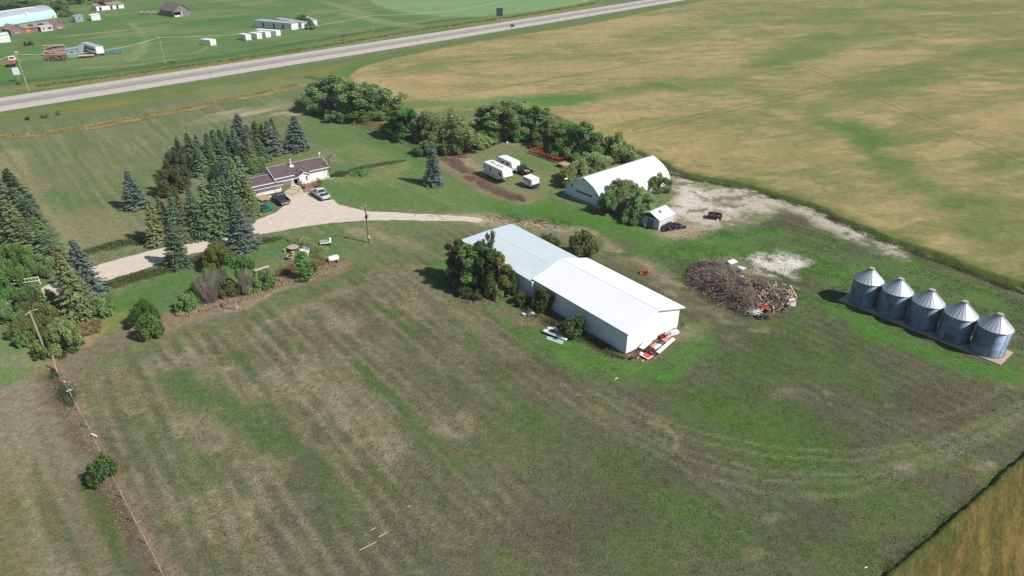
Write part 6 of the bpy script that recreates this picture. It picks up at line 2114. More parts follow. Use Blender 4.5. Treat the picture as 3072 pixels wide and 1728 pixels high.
wheels(t, (2.35, 3.15), (0.15, Wr - 0.15))
m_ = MB()
for y_ in (0.4, Wr - 0.4):
    m_.tube((6.6, y_, 0), (6.6, y_, 1.25), 0.05)
m_.box(0.3, 5.5, 0.3, 0.45, 0.45, 0.615).box(0.3, 5.5, Wr - 0.45, Wr - 0.3, 0.45, 0.615)
m_.build('chassis', black_m, t)
# travel trailer behind it
t = thing('travel_trailer', 'shorter white travel trailer between the long caravan and the black pickup', 'caravan', (-3.3, 151.4, 0), R(-55))
m_ = MB()
m_.prism([(0, 0.6), (5.6, 0.6), (5.9, 1.3), (5.5, 2.5), (0, 2.55)], 'y', 0.0, 2.3)
m_.build('body', rv_white, t, bevel=0.06)
MB().box(0.05, 5.4, 0.05, 2.25, 2.56, 2.58).build('roof', rv_roof, t)
MB().box(1.9, 2.3, 0.9, 1.3, 2.582, 2.68).box(0.4, 0.8, 1.6, 1.9, 2.582, 2.66).build('roof_vent', M('roof_vent', (0.55, 0.55, 0.55)), t)
for (xa, xb) in ((1.6, 2.6), (3.4, 4.6)):
    f_ = MB().box(xa, xb, -0.03, -0.002, 1.5, 2.1).build('window', grey_trim, t)
    MB().box(xa + 0.04, xb - 0.04, -0.042, -0.032, 1.54, 2.06).build('pane', glass_d, f_)
wheels(t, (2.6, 3.3), (0.12, 2.18))
MB().tube((5.7, 0.6, 0.55), (6.9, 1.15, 0.5), 0.06).tube((5.7, 1.7, 0.55), (6.9, 1.15, 0.5), 0.06).tube((6.9, 1.15, 0), (6.9, 1.15, 0.6), 0.05).build('drawbar', black_m, t)
gb = MB().lathe([(0.16, 0), (0.16, 0.42), (0.06, 0.55)], 12, (6.1, 0.95, 0.6)).lathe([(0.16, 0), (0.16, 0.42), (0.06, 0.55)], 12, (6.1, 1.32, 0.6)).build('gas_bottles', M('gas_bottle', (0.5, 0.46, 0.44)), t)
# small tent trailer
t = thing('small_camper', 'small boxy white camper with dark nose in the clearing', 'camper trailer', (4.15, 137.0, 0), R(-53))
m_ = MB()
m_.prism([(-2.9, 0.5), (0, 0.5), (0, 2.05), (-2.9, 2.05)], 'y', 0.0, 2.1)
m_.build('body', rv_white, t, bevel=0.04)
MB().box(-2.98, 0.08, -0.06, 2.16, 2.055, 2.14).build('roof', rv_roof, t)
MB().box(0.002, 0.40, 0.1, 2.0, 0.45, 0.98).build('front_box', M('navy_box', (0.035, 0.035, 0.06), rough=0.5), t)
MB().box(-2.8, -1.3, -0.03, -0.002, 1.55, 1.85).build('stripe', M('dark_stripe', (0.05, 0.06, 0.09)), t)
dd = MB().box(-1.05, -0.45, -0.035, -0.002, 0.55, 1.9).build('door', M('camper_door', (0.60, 0.60, 0.60)), t)
MB().box(-0.95, -0.65, -0.05, -0.036, 1.0, 1.6).build('pane', glass_d, dd)
wheels(t, (-1.7,), (0.1, 2.0), 0.32)
MB().tube((0.4, 1.05, 0.5), (1.3, 1.05, 0.45), 0.06).tube((1.3, 1.05, 0), (1.3, 1.05, 0.5), 0.04).build('drawbar', black_m, t)
# flat deck trailer
t = thing('flatdeck_trailer', 'old flat trailer with pinkish plank deck in front of the willows', 'trailer', (12.4, 151.2, 0), R(-52))
MB().box(-1.7, 1.7, -1.15, 1.15, 0.72, 0.82).build('deck', M('pink_planks', S(204, 160, 138), rough=0.9, nscale=3, namt=0.2, ribs=('X', 0.25, 0.02)), t)
MB().box(-1.7, 1.7, -1.0, -0.85, 0.55, 0.715).box(-1.7, 1.7, 0.85, 1.0, 0.55, 0.715).tube((1.7, 0, 0.6), (2.7, 0, 0.4), 0.06).tube((2.7, 0, 0), (2.7, 0, 0.45), 0.05).box(-1.75, -1.6, -1.1, 1.1, 0.822, 1.0).build('frame', M('dark_frame', (0.05, 0.045, 0.04)), t)
wheels(t, (-0.5, 0.4), (-1.0, 1.0), 0.36)

# rusty cultivator: rows of curved shanks on a braced frame
t = thing('rusty_cultivator', 'long rusty red cultivator with rows of curved tines at the tree edge', 'farm implement', (9.3, 159.3, 0), R(-50))
cm_ = M('red_rust', S(178, 92, 66), rough=0.85, nscale=2.5, namt=0.35, stain=(S(128, 72, 54), 2, 0.55))
m_ = MB()
for y_ in (-1.9, -0.7, 0.5, 1.7):
    m_.box(-5.0, 5.0, y_ - 0.06, y_ + 0.06, 0.82, 0.94)
for x_ in np.arange(-4.9, 5, 1.4):
    m_.box(x_ - 0.05, x_ + 0.05, -1.95, 1.75, 0.942, 1.03)
m_.build('frame', cm_, t)
gq2 = np.random.default_rng(5)
tine0 = None
for y_ in (-1.9, -0.7, 0.5, 1.7):
    for x_ in np.arange(-4.8, 4.9, 0.42):
        if tine0 is None:
            pts = [(0, 0, 0.9), (.05, -0.30, 1.25), (.05, -0.62, 1.05), (0, -0.62, 0.55), (0, -0.35, 0.06)]
            tn_ = tine0 = MB().path([Vector(p) for p in pts], 0.045, 5).build('tine', cm_, t)
        else:
            tn_ = tine0.copy()
            COL.objects.link(tn_)
            tn_.parent = t
        tn_.location = (x_ + gq2.normal(0, 0.05), y_, 0)
        tn_.rotation_euler = (gq2.normal(0, 0.06), gq2.normal(0, 0.08), gq2.normal(0, 0.12))
m_ = MB()
for _ in range(22):
    x_, y_ = gq2.uniform(-5, 5), gq2.uniform(-2.4, 2.0)
    m_.tube((x_, y_, 0.5), (x_ + gq2.normal(0, .9), y_ + gq2.normal(0, .5), gq2.uniform(0.9, 1.7)), 0.05, n=5)
m_.tube((-5, -1.9, 0.9), (-6.4, 0, 0.5), 0.08).tube((-5, 1.7, 0.9), (-6.4, 0, 0.5), 0.08)
m_.build('braces', cm_, t)
wheels(t, (-3, 3), (-1.2, 1.0), 0.4)
# fallen birch by the aspens
o = thing('fallen_log', 'pale fallen birch trunk leaning out of the aspen stand', 'log', (*at(1549, 424), 0))
a_, b_ = Vector((0, 0, 0.15)), Vector((3.4, 4.2, 3.3))
MB().tube(a_, a_.lerp(b_, 0.5) + Vector((0, 0, .1)), 0.13, 0.10).tube(a_.lerp(b_, 0.5) + Vector((0, 0, .1)), b_, 0.10, 0.05).build('trunk', pale_bark_m, o)
MB().tube(a_.lerp(b_, .6), a_.lerp(b_, .6) + Vector((-.5, .1, .8)), 0.04, 0.02, 5).tube(a_.lerp(b_, .75), a_.lerp(b_, .75) + Vector((.7, .2, .3)), 0.04, 0.02, 5).build('branches', pale_bark_m, o)
for (u, v, lb) in [(1521, 430, 'small white tub lying under the aspens'), (1603, 434, 'small white tub at the end of the cultivator')]:
    o = tag(MB().lathe([(0.10, 0), (0.28, 0.05), (0.30, 0.35), (0.24, 0.40)], 14).build('tub', trim_w, smooth=True), lb, 'tub')
    o.location = (*at(u, v), 0)
m_ = MB()
for _ in range(60):
    a0 = gq2.uniform(0, 6.28)
    p = Vector((gq2.normal(0, 1.1), gq2.normal(0, .6), 0.05))
    m_.tube(p, p + Vector((math.cos(a0), math.sin(a0), gq2.uniform(0, .5))) * gq2.uniform(.5, 1.3), 0.06, 0.04, 5)
o = tag(m_.build('scrap_heap', M('reddish_scrap', S(150, 108, 102), nscale=3, namt=0.4)), 'low heap of reddish brown scrap wood beside the lone blue spruce', 'scrap heap')
o.location = (*at(1378, 470), 0)

# --- poles and lamp
pole_m = M('pole_wood', S(132, 108, 88), rough=0.95, nscale=5, namt=0.3)
grey_pole = M('grey_pole_wood', S(172, 164, 148), rough=0.95, nscale=5, namt=0.25)


def pole(u, vb, vt, label, mat, arm=None, can=False, r=0.14, extra=None):
    hgt = height_of(u, vb, vt)
    t = thing('power_pole', label, 'power pole', (*at(u, vb), 0))
    MB().tube((0, 0, 0), (0, 0, hgt), r, r * 0.7, 10).build('post', mat, t)
    if arm:
        m = MB()
        for (dx, dy, z0_, dz) in arm:
            m.tube((0, 0, hgt + z0_), (dx, dy, hgt + z0_ + dz), 0.06, 0.05, 6)
        m.build('crossarm', M('pale_arm', S(196, 190, 176)), t)
    if can:
        MB().lathe([(0.05, 0), (0.22, 0.04), (0.22, 0.62), (0.12, 0.72)], 14, (0.30, -0.1, hgt - 1.9)).build('transformer', M('can_grey', (0.35, 0.35, 0.36)), t)
        MB().box(0.05, 0.30, -0.25, -0.1, 0.9, 1.5).build('meter_box', M('meter_white', (0.7, 0.7, 0.7)), t)
        MB().box(-0.2, 0.2, -0.2, 0.2, hgt * 0.70, hgt * 0.70 + 0.35).build('bracket', M('dark_bracket', S(70, 50, 44)), t)
    return t


pole(1107, 728, 622, 'brown power pole at the edge of the drive below the house', pole_m, [(-0.75, 0.05, -0.35, 0.3), (0.1, 0, -0.05, 0.8)], True)
pole(140, 1063, 933, 'tall pale grey power pole with short arms at the pasture corner', grey_pole, [(0.9, 0.3, -0.05, 0.15), (-0.35, -0.5, -0.1, -0.25)], False, 0.15)
pole(496, 193, 112, 'bare pale pole on the far grass left of the white containers', grey_pole, [(-0.9, 0, 0, 0.3)], False, 0.16)
pole(87, 275, 162, 'tall pale pole beside the highway at the left frame edge', grey_pole, [(1.2, -0.6, -5.6, 0.5)], False, 0.17)
pole(1121, 105, 46, 'thin pale pole on the far grass right of the mobile units', grey_pole, [(-0.9, 0, -.2, 0.2)], False, 0.13)
# overhead wire along the far poles
wp = [(*at(87, 275), height_of(87, 275, 162)), (*at(496, 193), height_of(496, 193, 112)), (*at(1121, 105), height_of(1121, 105, 46))]
wp.insert(0, tuple(2 * wp[0][k] - wp[1][k] if k < 2 else wp[0][2] for k in range(3)))
wp.append(tuple(2 * wp[-1][k] - wp[-2][k] if k < 2 else wp[-1][2] for k in range(3)))
m_ = MB()
for A_, B_ in zip(wp[:-1], wp[1:]):
    A_, B_ = Vector(A_), Vector(B_)
    q = [A_.lerp(B_, k / 10) - Vector((0, 0, 2.2 * (1 - (2 * k / 10 - 1) ** 2))) for k in range(11)]
    m_.path(q, 0.05, 4)
tag(m_.build('overhead_wire', M('bright_wire', (0.55, 0.58, 0.55), rough=0.4)), 'thin overhead wire strung between the far poles beyond the highway', 'power line')
LPH = height_of(992, 537, 466)
t = thing('yard_lamp', 'dark yard lamp post with curved arm at the end of the house', 'lamp post', (*at(992, 537), 0))
pts = [Vector((0, 0, 0)), Vector((0, 0, LPH - 1.1))]
for k in range(1, 8):
    a_ = k / 7 * math.pi * 0.52
    pts.append(Vector((1.1 * (1 - math.cos(a_)), 0.3 * (1 - math.cos(a_)), LPH - 1.1 + 1.1 * math.sin(a_))))
MB().path(pts, 0.075, 8).build('post', M('bronze_post', (0.045, 0.035, 0.03), rough=0.5), t)
MB().obox(pts[-1] + Vector((0.3, 0.05, -0.03)), (0.6, 0.22, 0.12)).build('lamp_head', M('lamp_grey', (0.35, 0.36, 0.36)), t)
MB().box(-0.45, 0.45, -0.45, 0.45, 0, 0.12).build('base_block', concrete, t)
tag(MB().slab([(0, 0), (1.6, 0), (1.6, .3), (0, .3)], 0.0, 0.1).build('concrete_strip', trim_w), 'short white strip lying beside the lamp post', 'strip').location = (*at(984, 532), 0)
# stub posts by the pole
t = thing('leaning_post', 'leaning pale post standing at the corner of the pasture fence', 'post', (*at(171, 1114), 0))
MB().tube((0, 0, 0), (0.0, 0.25, 2.35), 0.085, 0.075, 8).build('post', M('tan_post', S(196, 170, 130), nscale=4), t)
MB().tube((0, 0, 0), (-.35, -.35, 1.2), 0.05, 0.05, 6).build('brace', rust_m, t)
tag(MB().obox((0, 0, 0.12), (0.55, 0.3, 0.22), (0, 0.2, 0.5)).build('white_pail', trim_w, bevel=0.04), 'white pail on its side at the foot of the tall power pole', 'pail').location = (*at(134, 1072), 0)
# pasture fence
FPX = [(171, 1116), (214, 1190), (236, 1232), (266, 1284), (315, 1388), (370, 1497), (407, 1568), (441, 1632), (484, 1718), (520, 1790)]
fp = at_np(FPX)
t = thing('wire_fence', 'wire fence on thin tan posts between the pasture and the mown strip', 'fence', (*fp[0], 0))
pm = M('tan_post', S(196, 170, 130), nscale=4)
for i, p in enumerate(fp):
    q = p - fp[0]
    MB().tube((q[0], q[1], 0), (q[0] + 0.04 * (i % 3 - 1), q[1], 1.25), 0.05, 0.045, 7).build('post', pm, t)
m_ = MB()
for zz in (0.45, 0.80, 1.12):
    for a, b in zip(fp[:-1], fp[1:]):
        qa, qb = a - fp[0], b - fp[0]
        md = (qa + qb) / 2
        m_.tube((qa[0], qa[1], zz), (md[0], md[1], zz - 0.04), 0.009, n=4).tube((md[0], md[1], zz - 0.04), (qb[0], qb[1], zz), 0.009, n=4)
m_.build('wires', M('fence_wire', (0.35, 0.32, 0.30), rough=0.6), t)
m_ = MB()
for k in range(7):
    a0, a1 = k / 7 * 4.4, (k + 1) / 7 * 4.4
    m_.tube((0.22 * math.cos(a0), 0.22 * math.sin(a0), 0.9), (0.22 * math.cos(a1), 0.22 * math.sin(a1), 0.9), 0.045, n=6)
tag(m_.build('hose_loop', trim_w), 'white loop of hose hung on a fence post', 'hose').location = (*at(214, 1190), 0)
tag(MB().obox((0, 0, 0.5), (0.8, 0.12, 0.10), (0, 0.2, -0.35)).build('white_float', trim_w, bevel=0.03), 'white plastic bar caught on the pasture fence', 'bar').location = (*at(286, 1315), 0)
tag(MB().obox((0, 0, 0.9), (0.3, 0.08, 0.08), (0, 0.5, 0.3)).build('white_tag', trim_w), 'small white tag on the upper part of the fence', 'tag').location = (*at(200, 1162), 0)
# white pipe gate in the tangle
t = thing('pipe_gate', 'white pipe gate half hidden in the bushes at the drive entrance', 'gate', (*at(30, 866), 0), R(20))
m_ = MB().tube((0, 0, 0), (0, 0, 1.4), 0.06).tube((4.2, 0, 0), (4.2, 0, 1.4), 0.06).tube((0, 0, 1.3), (4.2, 0, 1.3), 0.05).tube((0, 0, 0.7), (4.2, 0, 0.7), 0.04)
for k in range(1, 9):
    m_.tube((4.2 * k / 9, 0, 0.7), (4.2 * k / 9, 0, 1.3), 0.025, n=5)
m_.build('frame', trim_w, t)

# --- garden things
t = thing('stone_table', 'round pale stone table on the garden lawn', 'table', (*at(880, 752), 0))
MB().lathe([(0.2, 0.66), (0.95, 0.66), (0.98, 0.70), (0.98, 0.78), (0.9, 0.80)], 28).build('table_top', concrete, t)
MB().lathe([(0.45, 0), (0.28, 0.15), (0.25, 0.655)], 18).build('pedestal', M('dark_stone', S(96, 88, 80)), t)
for k, (dx, dy, lb) in enumerate([(-1.3, -0.4, 'left'), (0.3, -1.3, 'front'), (1.35, -0.2, 'right')]):
    o = tag(MB().lathe([(0.26, 0), (0.20, 0.2), (0.30, 0.36), (0.30, 0.44)], 16).build('stone_stool', concrete), 'pale stone stool on the %s side of the round garden table' % lb, 'stool', 'stools round the garden table')
    o.location = (at(880, 752)[0] + dx, at(880, 752)[1] + dy, 0)
t = thing('garden_bench', 'white garden seat with a low back beside the dark leafy bed', 'bench', (*at(914, 760), 0), R(-35))
MB().box(-0.9, 0.9, -0.35, 0.35, 0.40, 0.50).build('seat', trim_w, t)
MB().obox((0, 0.42, 0.72), (1.8, 0.08, 0.5), (-0.25, 0, 0)).build('backrest', trim_w, t)
for x_ in (-0.75, 0.75):
    for y_ in (-0.28, 0.28):
        MB().box(x_ - .05, x_ + .05, y_ - .05, y_ + .05, 0, 0.398).build('leg', trim_w, t)
tag(MB().obox((0, 0, 0.25), (0.9, 0.6, 0.5), (0, 0, 0.3)).build('planter_box', concrete, bevel=0.04), 'pale planter box in front of the white garden seat', 'planter').location = (*at(920, 768), 0)
tag(MB().tube((-0.5, 0, 0.05), (0.4, 0.2, 1.1), 0.05).build('leaning_pole', trim_w), 'short white pole leaning in the dark leafy bed', 'pole').location = (*at(898, 736), 0)
t = thing('stone_planter', 'round white stone planter on the garden lawn below the round table', 'planter', (*at(872, 776), 0))
MB().lathe([(0.45, 0), (0.5, 0.35), (0.68, 0.42), (0.68, 0.52), (0.45, 0.52)], 20).build('bowl', concrete, t)
MB().lathe([(0.12, 0.5), (0.44, 0.524), (0.1, 0.56)], 16).build('soil', M('dark_soil', (0.05, 0.04, 0.03)), t)
t = thing('log_bench', 'pale wooden bench on the grass above the dead shrubs', 'bench', (*at(786, 812), 0), R(42))
MB().box(-1.25, 1.25, -0.28, 0.28, 0.38, 0.48).build('seat', M('pale_bench', S(206, 196, 170), nscale=3), t)
for x_ in (-0.9, 0.9):
    MB().box(x_ - .12, x_ + .12, -0.22, 0.22, 0, 0.378).build('leg', timber, t)
t = thing('garden_wagon', 'old white wagon with greenish top on the lawn near the power pole', 'wagon', (*at(978, 734), 0), R(15))
MB().box(-0.95, 0.95, -0.5, 0.5, 0.42, 0.72).build('box', trim_w, t)
MB().box(-0.98, 0.70, -0.53, 0.53, 0.722, 0.78).build('lid', M('greenish_board', S(164, 172, 150)), t)
MB().lathe([(0.02, 0), (0.22, 0.02), (0.22, 0.4), (0.05, 0.45)], 14, (0.78, 0.1, 0.724)).build('bucket', trim_w, t)
for x_ in (-0.65, 0.65):
    for y_ in (-0.55, 0.55):
        MB().torus((x_, y_, 0.26), 0.2, 0.06, (0, 1, 0), 16, 6).build('wheel', black_m, t)
t = thing('propane_tank', 'white propane tank standing at the corner of the garden weeds', 'tank', (*at(1002, 788), 0), R(30))
m_ = MB()
pr_ = [(0.06, -0.95), (0.35, -0.86), (0.48, -0.68), (0.5, -0.5), (0.5, 0.5), (0.48, 0.68), (0.35, 0.86), (0.06, 0.95)]
V_, F_ = [], []
for r_, x_ in pr_:
    for k in range(20):
        a_ = 2 * math.pi * k / 20
        V_.append((x_, r_ * math.cos(a_), 0.85 + r_ * math.sin(a_)))
for j in range(len(pr_) - 1):
    for k in range(20):
        F_.append((j * 20 + k, j * 20 + (k + 1) % 20, (j + 1) * 20 + (k + 1) % 20, (j + 1) * 20 + k))
F_ += [tuple(range(19, -1, -1)), tuple(range((len(pr_) - 1) * 20, len(pr_) * 20))]
m_.add(V_, F_).build('tank', rv_white, t, smooth=True)
for x_ in (-0.5, 0.5):
    MB().box(x_ - .06, x_ + .06, -0.35, 0.35, 0, 0.45).build('leg', black_m, t)
MB().lathe([(0.14, 1.33), (0.14, 1.5), (0.05, 1.55)], 12).build('valve_cap', grey_trim, t)
# --- by the garage
t = thing('wooden_trailer', 'flat wooden deck trailer parked before the garage door', 'trailer', (*at(790, 600), 0), R(-47))
MB().box(-1.5, 1.5, -1.0, 1.0, 0.5, 0.6).build('deck', M('tan_planks', S(196, 170, 134), rough=0.9, nscale=3, namt=0.2, ribs=('X', 0.2, 0.02)), t)
MB().box(-1.5, 1.5, -0.9, -0.75, 0.35, 0.495).box(-1.5, 1.5, 0.75, 0.9, 0.35, 0.495).tube((1.5, 0, 0.42), (2.7, 0, 0.3), 0.05).build('frame', timber, t)
wheels(t, (0.0,), (-0.85, 0.85), 0.3)
t = thing('green_bin', 'dark green lidded skip on the grass by the thicket', 'bin', (*at(800, 633), 0), R(42))
MB().add([(-1.05, -0.65, 0.05), (1.05, -0.65, 0.05), (1.05, 0.65, 0.05), (-1.05, 0.65, 0.05), (-1.2, -0.8, 0.85), (1.2, -0.8, 0.85), (1.2, 0.75, 1.15), (-1.2, 0.75, 1.15)],
         [(0, 3, 2, 1), (4, 5, 6, 7), (0, 1, 5, 4), (1, 2, 6, 5), (2, 3, 7, 6), (3, 0, 4, 7)]).build('tub', M('green_plastic', (0.02, 0.16, 0.10), rough=0.45), t, bevel=0.05)
MB().obox((-0.45, -0.05, 1.03), (1.3, 1.65, 0.06), (0.19, 0, 0)).build('lid', M('dark_lid', (0.03, 0.05, 0.055), rough=0.4), t)
MB().obox((0.75, -0.1, 1.03), (0.25, 1.5, 0.03), (0.19, 0, 0)).build('rim_plate', M('green_rim', (0.05, 0.26, 0.20), rough=0.4), t)
o = tag(MB().add([(-.7, -.6, 0), (.7, -.5, 0), (.5, .6, 0), (-.6, .5, 0), (0.05, 0.05, 1.25)], [(3, 2, 1, 0), (0, 1, 4), (1, 2, 4), (2, 3, 4), (3, 0, 4)]).build('tarp_tent', M('pale_tarp', S(222, 218, 190))), 'small pale pointed tarp among the bushes by the garage', 'tarp')
o.location = (*at(767, 622), 0)
m_ = MB()
for k in range(9):
    m_.tube((-0.8, -0.3 + 0.22 * (k % 4), 0.12 + 0.2 * (k // 4)), (0.8, -0.3 + 0.22 * (k % 4) + gq2.normal(0, .1), 0.12 + 0.2 * (k // 4)), 0.1, n=7)
o = tag(m_.build('firewood_stack', timber), 'small stack of logs left of the green skip', 'log stack')
o.location = (*at(778, 630), 0)
o.rotation_euler = (0, 0, 0.5)

# --- tyres
tp = MB().torus((0, 0, 0.14), 0.34, 0.15, n=22, k=8, squash=0.95).build('tyre', tyre_m, smooth=True)
tag(tp, 'black tyre', 'tyre', 'heap of old tyres by the corrugated shed')
TG = 'heap of old tyres by the corrugated shed'
gq3 = np.random.default_rng(9)
tcx, tcy = at(2004, 686)
spots = []
for r_ in range(3):
    for c_ in range(7 - r_):
        spots.append((c_ * 0.72 - 2.0 + 0.36 * r_, r_ * 0.66 - 0.9, 0.0))
for r_ in range(2):
    for c_ in range(5 - r_):
        spots.append((c_ * 0.74 - 1.5 + 0.3 * r_, r_ * 0.7 - 0.5, 0.34))
for c_ in range(3):
    spots.append((c_ * 0.74 - 0.7, -0.1 + 0.25 * (c_ % 2), 0.66))
a47 = R(20)
for k, (x_, y_, z_) in enumerate(spots):
    o = tp if k == 0 else tp.copy()
    if k:
        COL.objects.link(o)
    x_, y_ = x_ + gq3.normal(0, .06), y_ + gq3.normal(0, .06)
    o.location = (tcx + x_ * math.cos(a47) - y_ * math.sin(a47) + 0.6, tcy + x_ * math.sin(a47) + y_ * math.cos(a47) + 0.4, z_ + 0.02)
    o.rotation_euler = (gq3.normal(0, 0.32), gq3.normal(0, 0.32), gq3.uniform(0, 6))
    lay = {0.0: 'black tyre lying on the ground in the heap beside the corrugated shed', 0.34: 'black tyre in the upper layer of the heap beside the corrugated shed', 0.66: 'black tyre on the top of the heap beside the corrugated shed'}
    o['label'] = lay[z_]
    o['group'] = {0.0: 'ground layer of the tyre heap', 0.34: 'upper layer of the tyre heap', 0.66: 'top of the tyre heap'}[z_]
for k in range(2):
    o = tp.copy()
    COL.objects.link(o)
    c_ = at(1978 + k * 9, 686 + 2 * k)
    o.location = (c_[0], c_[1], 0.42)
    o.rotation_euler = (R(80), 0, R(40 + 10 * k))
    tag(o, ['tyre stood on edge against the corrugated shed wall, nearest the corner', 'tyre stood on edge by the shed wall, next to the lying heap'][k], 'tyre', 'tyres stood on edge by the shed wall')

# --- crate of scrap on the bare ground
t = thing('scrap_crate', 'dark broken timber crate full of scrap on the bare pale ground', 'crate', (*at(2143, 655), 0), R(-20))
dkw = M('dark_timber', S(74, 62, 58), rough=0.95, nscale=5, namt=0.4)
m_ = MB()
for (x0, x1, y0, y1, z0, z1) in ((-1.3, 1.3, -0.9, -0.8, 0.1, 0.8), (-1.3, -1.2, -0.79, 0.9, 0.1, 0.8), (1.2, 1.3, -0.79, 0.9, 0.1, 0.7), (-1.19, 1.19, 0.8, 0.9, 0.1, 0.9)):
    m_.box(x0, x1, y0, y1, z0, z1)
m_.build('sides', dkw, t)
m_ = MB()
for _ in range(70):
    p = Vector((gq3.uniform(-1.1, 1.1), gq3.uniform(-.7, .7), gq3.uniform(0.2, 0.7)))
    m_.obox(p, (gq3.uniform(.3, .9), 0.09, 0.09), (gq3.normal(0, .4), gq3.normal(0, .4), gq3.uniform(0, 3)))
m_.build('scrap', M('grey_brown_scrap', S(124, 106, 96), nscale=4, namt=0.5), t)
MB().obox((0.9, 0.5, 0.95), (0.9, 0.5, 0.06), (0.3, 0.35, 0.5)).build('loose_board', dkw, t)
MB().obox((0.7, -1.0, 0.18), (0.3, 0.2, 0.3), (0, 0, 0.4)).build('white_scrap', trim_w, t)
t = thing('rusty_tiller', 'small orange rusty implement on the track behind the gabled shed', 'farm implement', (*at(1935, 822), 0), R(-25))
orm = M('orange_rust', S(196, 104, 60), rough=0.8, nscale=4, namt=0.3)
MB().box(-0.8, 0.8, -0.06, 0.06, 0.35, 0.47).box(-0.7, -0.6, -0.6, 0.6, 0.30, 0.42).box(0.5, 0.6, -0.5, 0.5, 0.3, 0.42).tube((-0.8, 0, .4), (-1.3, .4, .9), 0.05).build('frame', orm, t)
for k in range(6):
    MB().tube((-0.6 + 0.24 * k, -0.5 + 0.15 * (k % 2), 0.38), (-0.5 + 0.24 * k, -0.65, 0.05), 0.05, n=5).build('tine', orm, t)
    MB().tube((-0.6 + 0.24 * k, 0.45, 0.38), (-0.5 + 0.24 * k, 0.6, 0.02), 0.05, n=5).build('tine', orm, t)
wheels(t, (0.2,), (-0.35, 0.35), 0.26)

# --- brush heap: thousands of dead branches thrown on a mound
def sticks(A, B, r):
    d = B - A
    d /= np.maximum(np.linalg.norm(d, axis=1), 1e-6)[:, None]
    a = np.cross(d, np.array([0.31, 0.17, 0.93]))
    a /= np.maximum(np.linalg.norm(a, axis=1), 1e-6)[:, None]
    b = np.cross(d, a)
    n = len(A)
    V = np.empty((n, 6, 3))
    for k in range(3):
        o_ = a * math.cos(2.094 * k) + b * math.sin(2.094 * k)
        V[:, k] = A + o_ * r[:, None]
        V[:, 3 + k] = B + o_ * (r * 0.45)[:, None]
    base = (np.arange(n) * 6)[:, None]
    F = np.concatenate([base + np.array([[k, (k + 1) % 3, 3 + (k + 1) % 3, 3 + k]]) for k in range(3)])
    return V.reshape(-1, 3), F


def heap(name, px, hmax, n, lmin, lmax, rad, colour, label, cat, seed, edge=2.2):
    g = np.random.default_rng(seed)
    P = at_np(px)
    x = g.uniform(P[:, 0].min(), P[:, 0].max(), n * 3)
    y = g.uniform(P[:, 1].min(), P[:, 1].max(), n * 3)
    d = sdist(x, y, P)
    k = (d > 0)
    x, y, d = x[k][:n], y[k][:n], d[k][:n]
    n = len(x)
    hh = hmax * sstep(0, edge, d) ** 0.8 * (0.35 + 1.15 * fbm(x, y, 1.5, seed, 3))
    z = hh * g.uniform(0.35, 1.03, n) ** 0.6 + 0.05
    A = np.stack([x, y, z], 1)
    az = g.uniform(0, 6.283, n)
    el = g.normal(0.15, 0.6, n)
    l_ = g.uniform(lmin, lmax, n)
    D = np.stack([np.cos(az) * np.cos(el), np.sin(az) * np.cos(el), np.sin(el)], 1)
    B = A + D * (l_ / 2)[:, None]
    A = A - D * (l_ / 2)[:, None]
    A[:, 2] = np.maximum(A[:, 2], 0.02)
    B[:, 2] = np.maximum(B[:, 2], 0.02)
    V, F = sticks(A, B, g.uniform(rad * 0.5, rad * 1.5, n))
    T = np.repeat((g.uniform(0.3, 1.0, n) ** 1.3 * 1.6)[:, None] * (1 + g.normal(0, 0.05, (n, 3))), 6, axis=0)
    o = bpy.data.objects.new(name, raw_mesh(name, V, F, leaf_mat('dead_branches', colour, 0.05, 0.0), T))
    COL.objects.link(o)
    return o


BRP = [(2066, 836), (2080, 806), (2110, 788), (2150, 800), (2205, 822), (2240, 850), (2262, 876), (2282, 908), (2270, 938), (2238, 946), (2200, 928), (2150, 898), (2105, 872), (2075, 858)]
o = heap('brush_heap', BRP, 1.75, 8000, 0.5, 2.4, 0.034, (0.300, 0.250, 0.208), 'x', 'brush', 71)
tag(o, 'big grey brown heap of dead branches between the gabled shed and the bins', 'brush heap')
strays = heap('loose_branches', [(2050, 850), (2070, 800), (2110, 778), (2210, 815), (2290, 890), (2320, 930), (2240, 962), (2140, 908), (2070, 872)], 0.35, 700, 0.5, 2.2, 0.028, (0.300, 0.250, 0.208), 'x', 'x', 79, 3.0)
tag(strays, 'loose dead branches scattered round the foot of the brush heap', 'branches', kind='stuff')
m_ = MB()
for _ in range(90):
    c_ = at(gq3.uniform(2225, 2385), gq3.uniform(862, 930))
    m_.obox((c_[0], c_[1], gq3.uniform(0.2, 1.1)), (gq3.uniform(.5, 2.4), gq3.uniform(.12, .3), 0.06), (gq3.normal(0, .35), gq3.normal(0, .35), gq3.uniform(0, 3)))
tag(m_.build('pale_boards', M('mixed_boards', S(196, 172, 160), nscale=0.9, namt=0.55)), 'pale and pinkish boards strewn through the lumber heap', 'boards', kind='stuff')
o = heap('lumber_heap', [(2238, 850), (2290, 852), (2330, 870), (2355, 895), (2372, 912), (2330, 935), (2290, 925), (2262, 895)], 0.9, 900, 0.8, 2.6, 0.055, (0.300, 0.250, 0.208), 'x', 'x', 72, 1.6)
tag(o, 'grey heap of old lumber beside the branch heap', 'lumber heap')
m_ = MB()
for k in range(16):
    c_ = at(2250 + 5.4 * k + gq3.normal(0, 2), 868 + 2.2 * k + gq3.normal(0, 4))
    m_.obox((c_[0], c_[1], 0.7 + gq3.uniform(0, .5)), (gq3.uniform(1.6, 3.0), 0.22, 0.08), (gq3.normal(0, .15), gq3.normal(0, .15), R(-40) + gq3.normal(0, .2)))
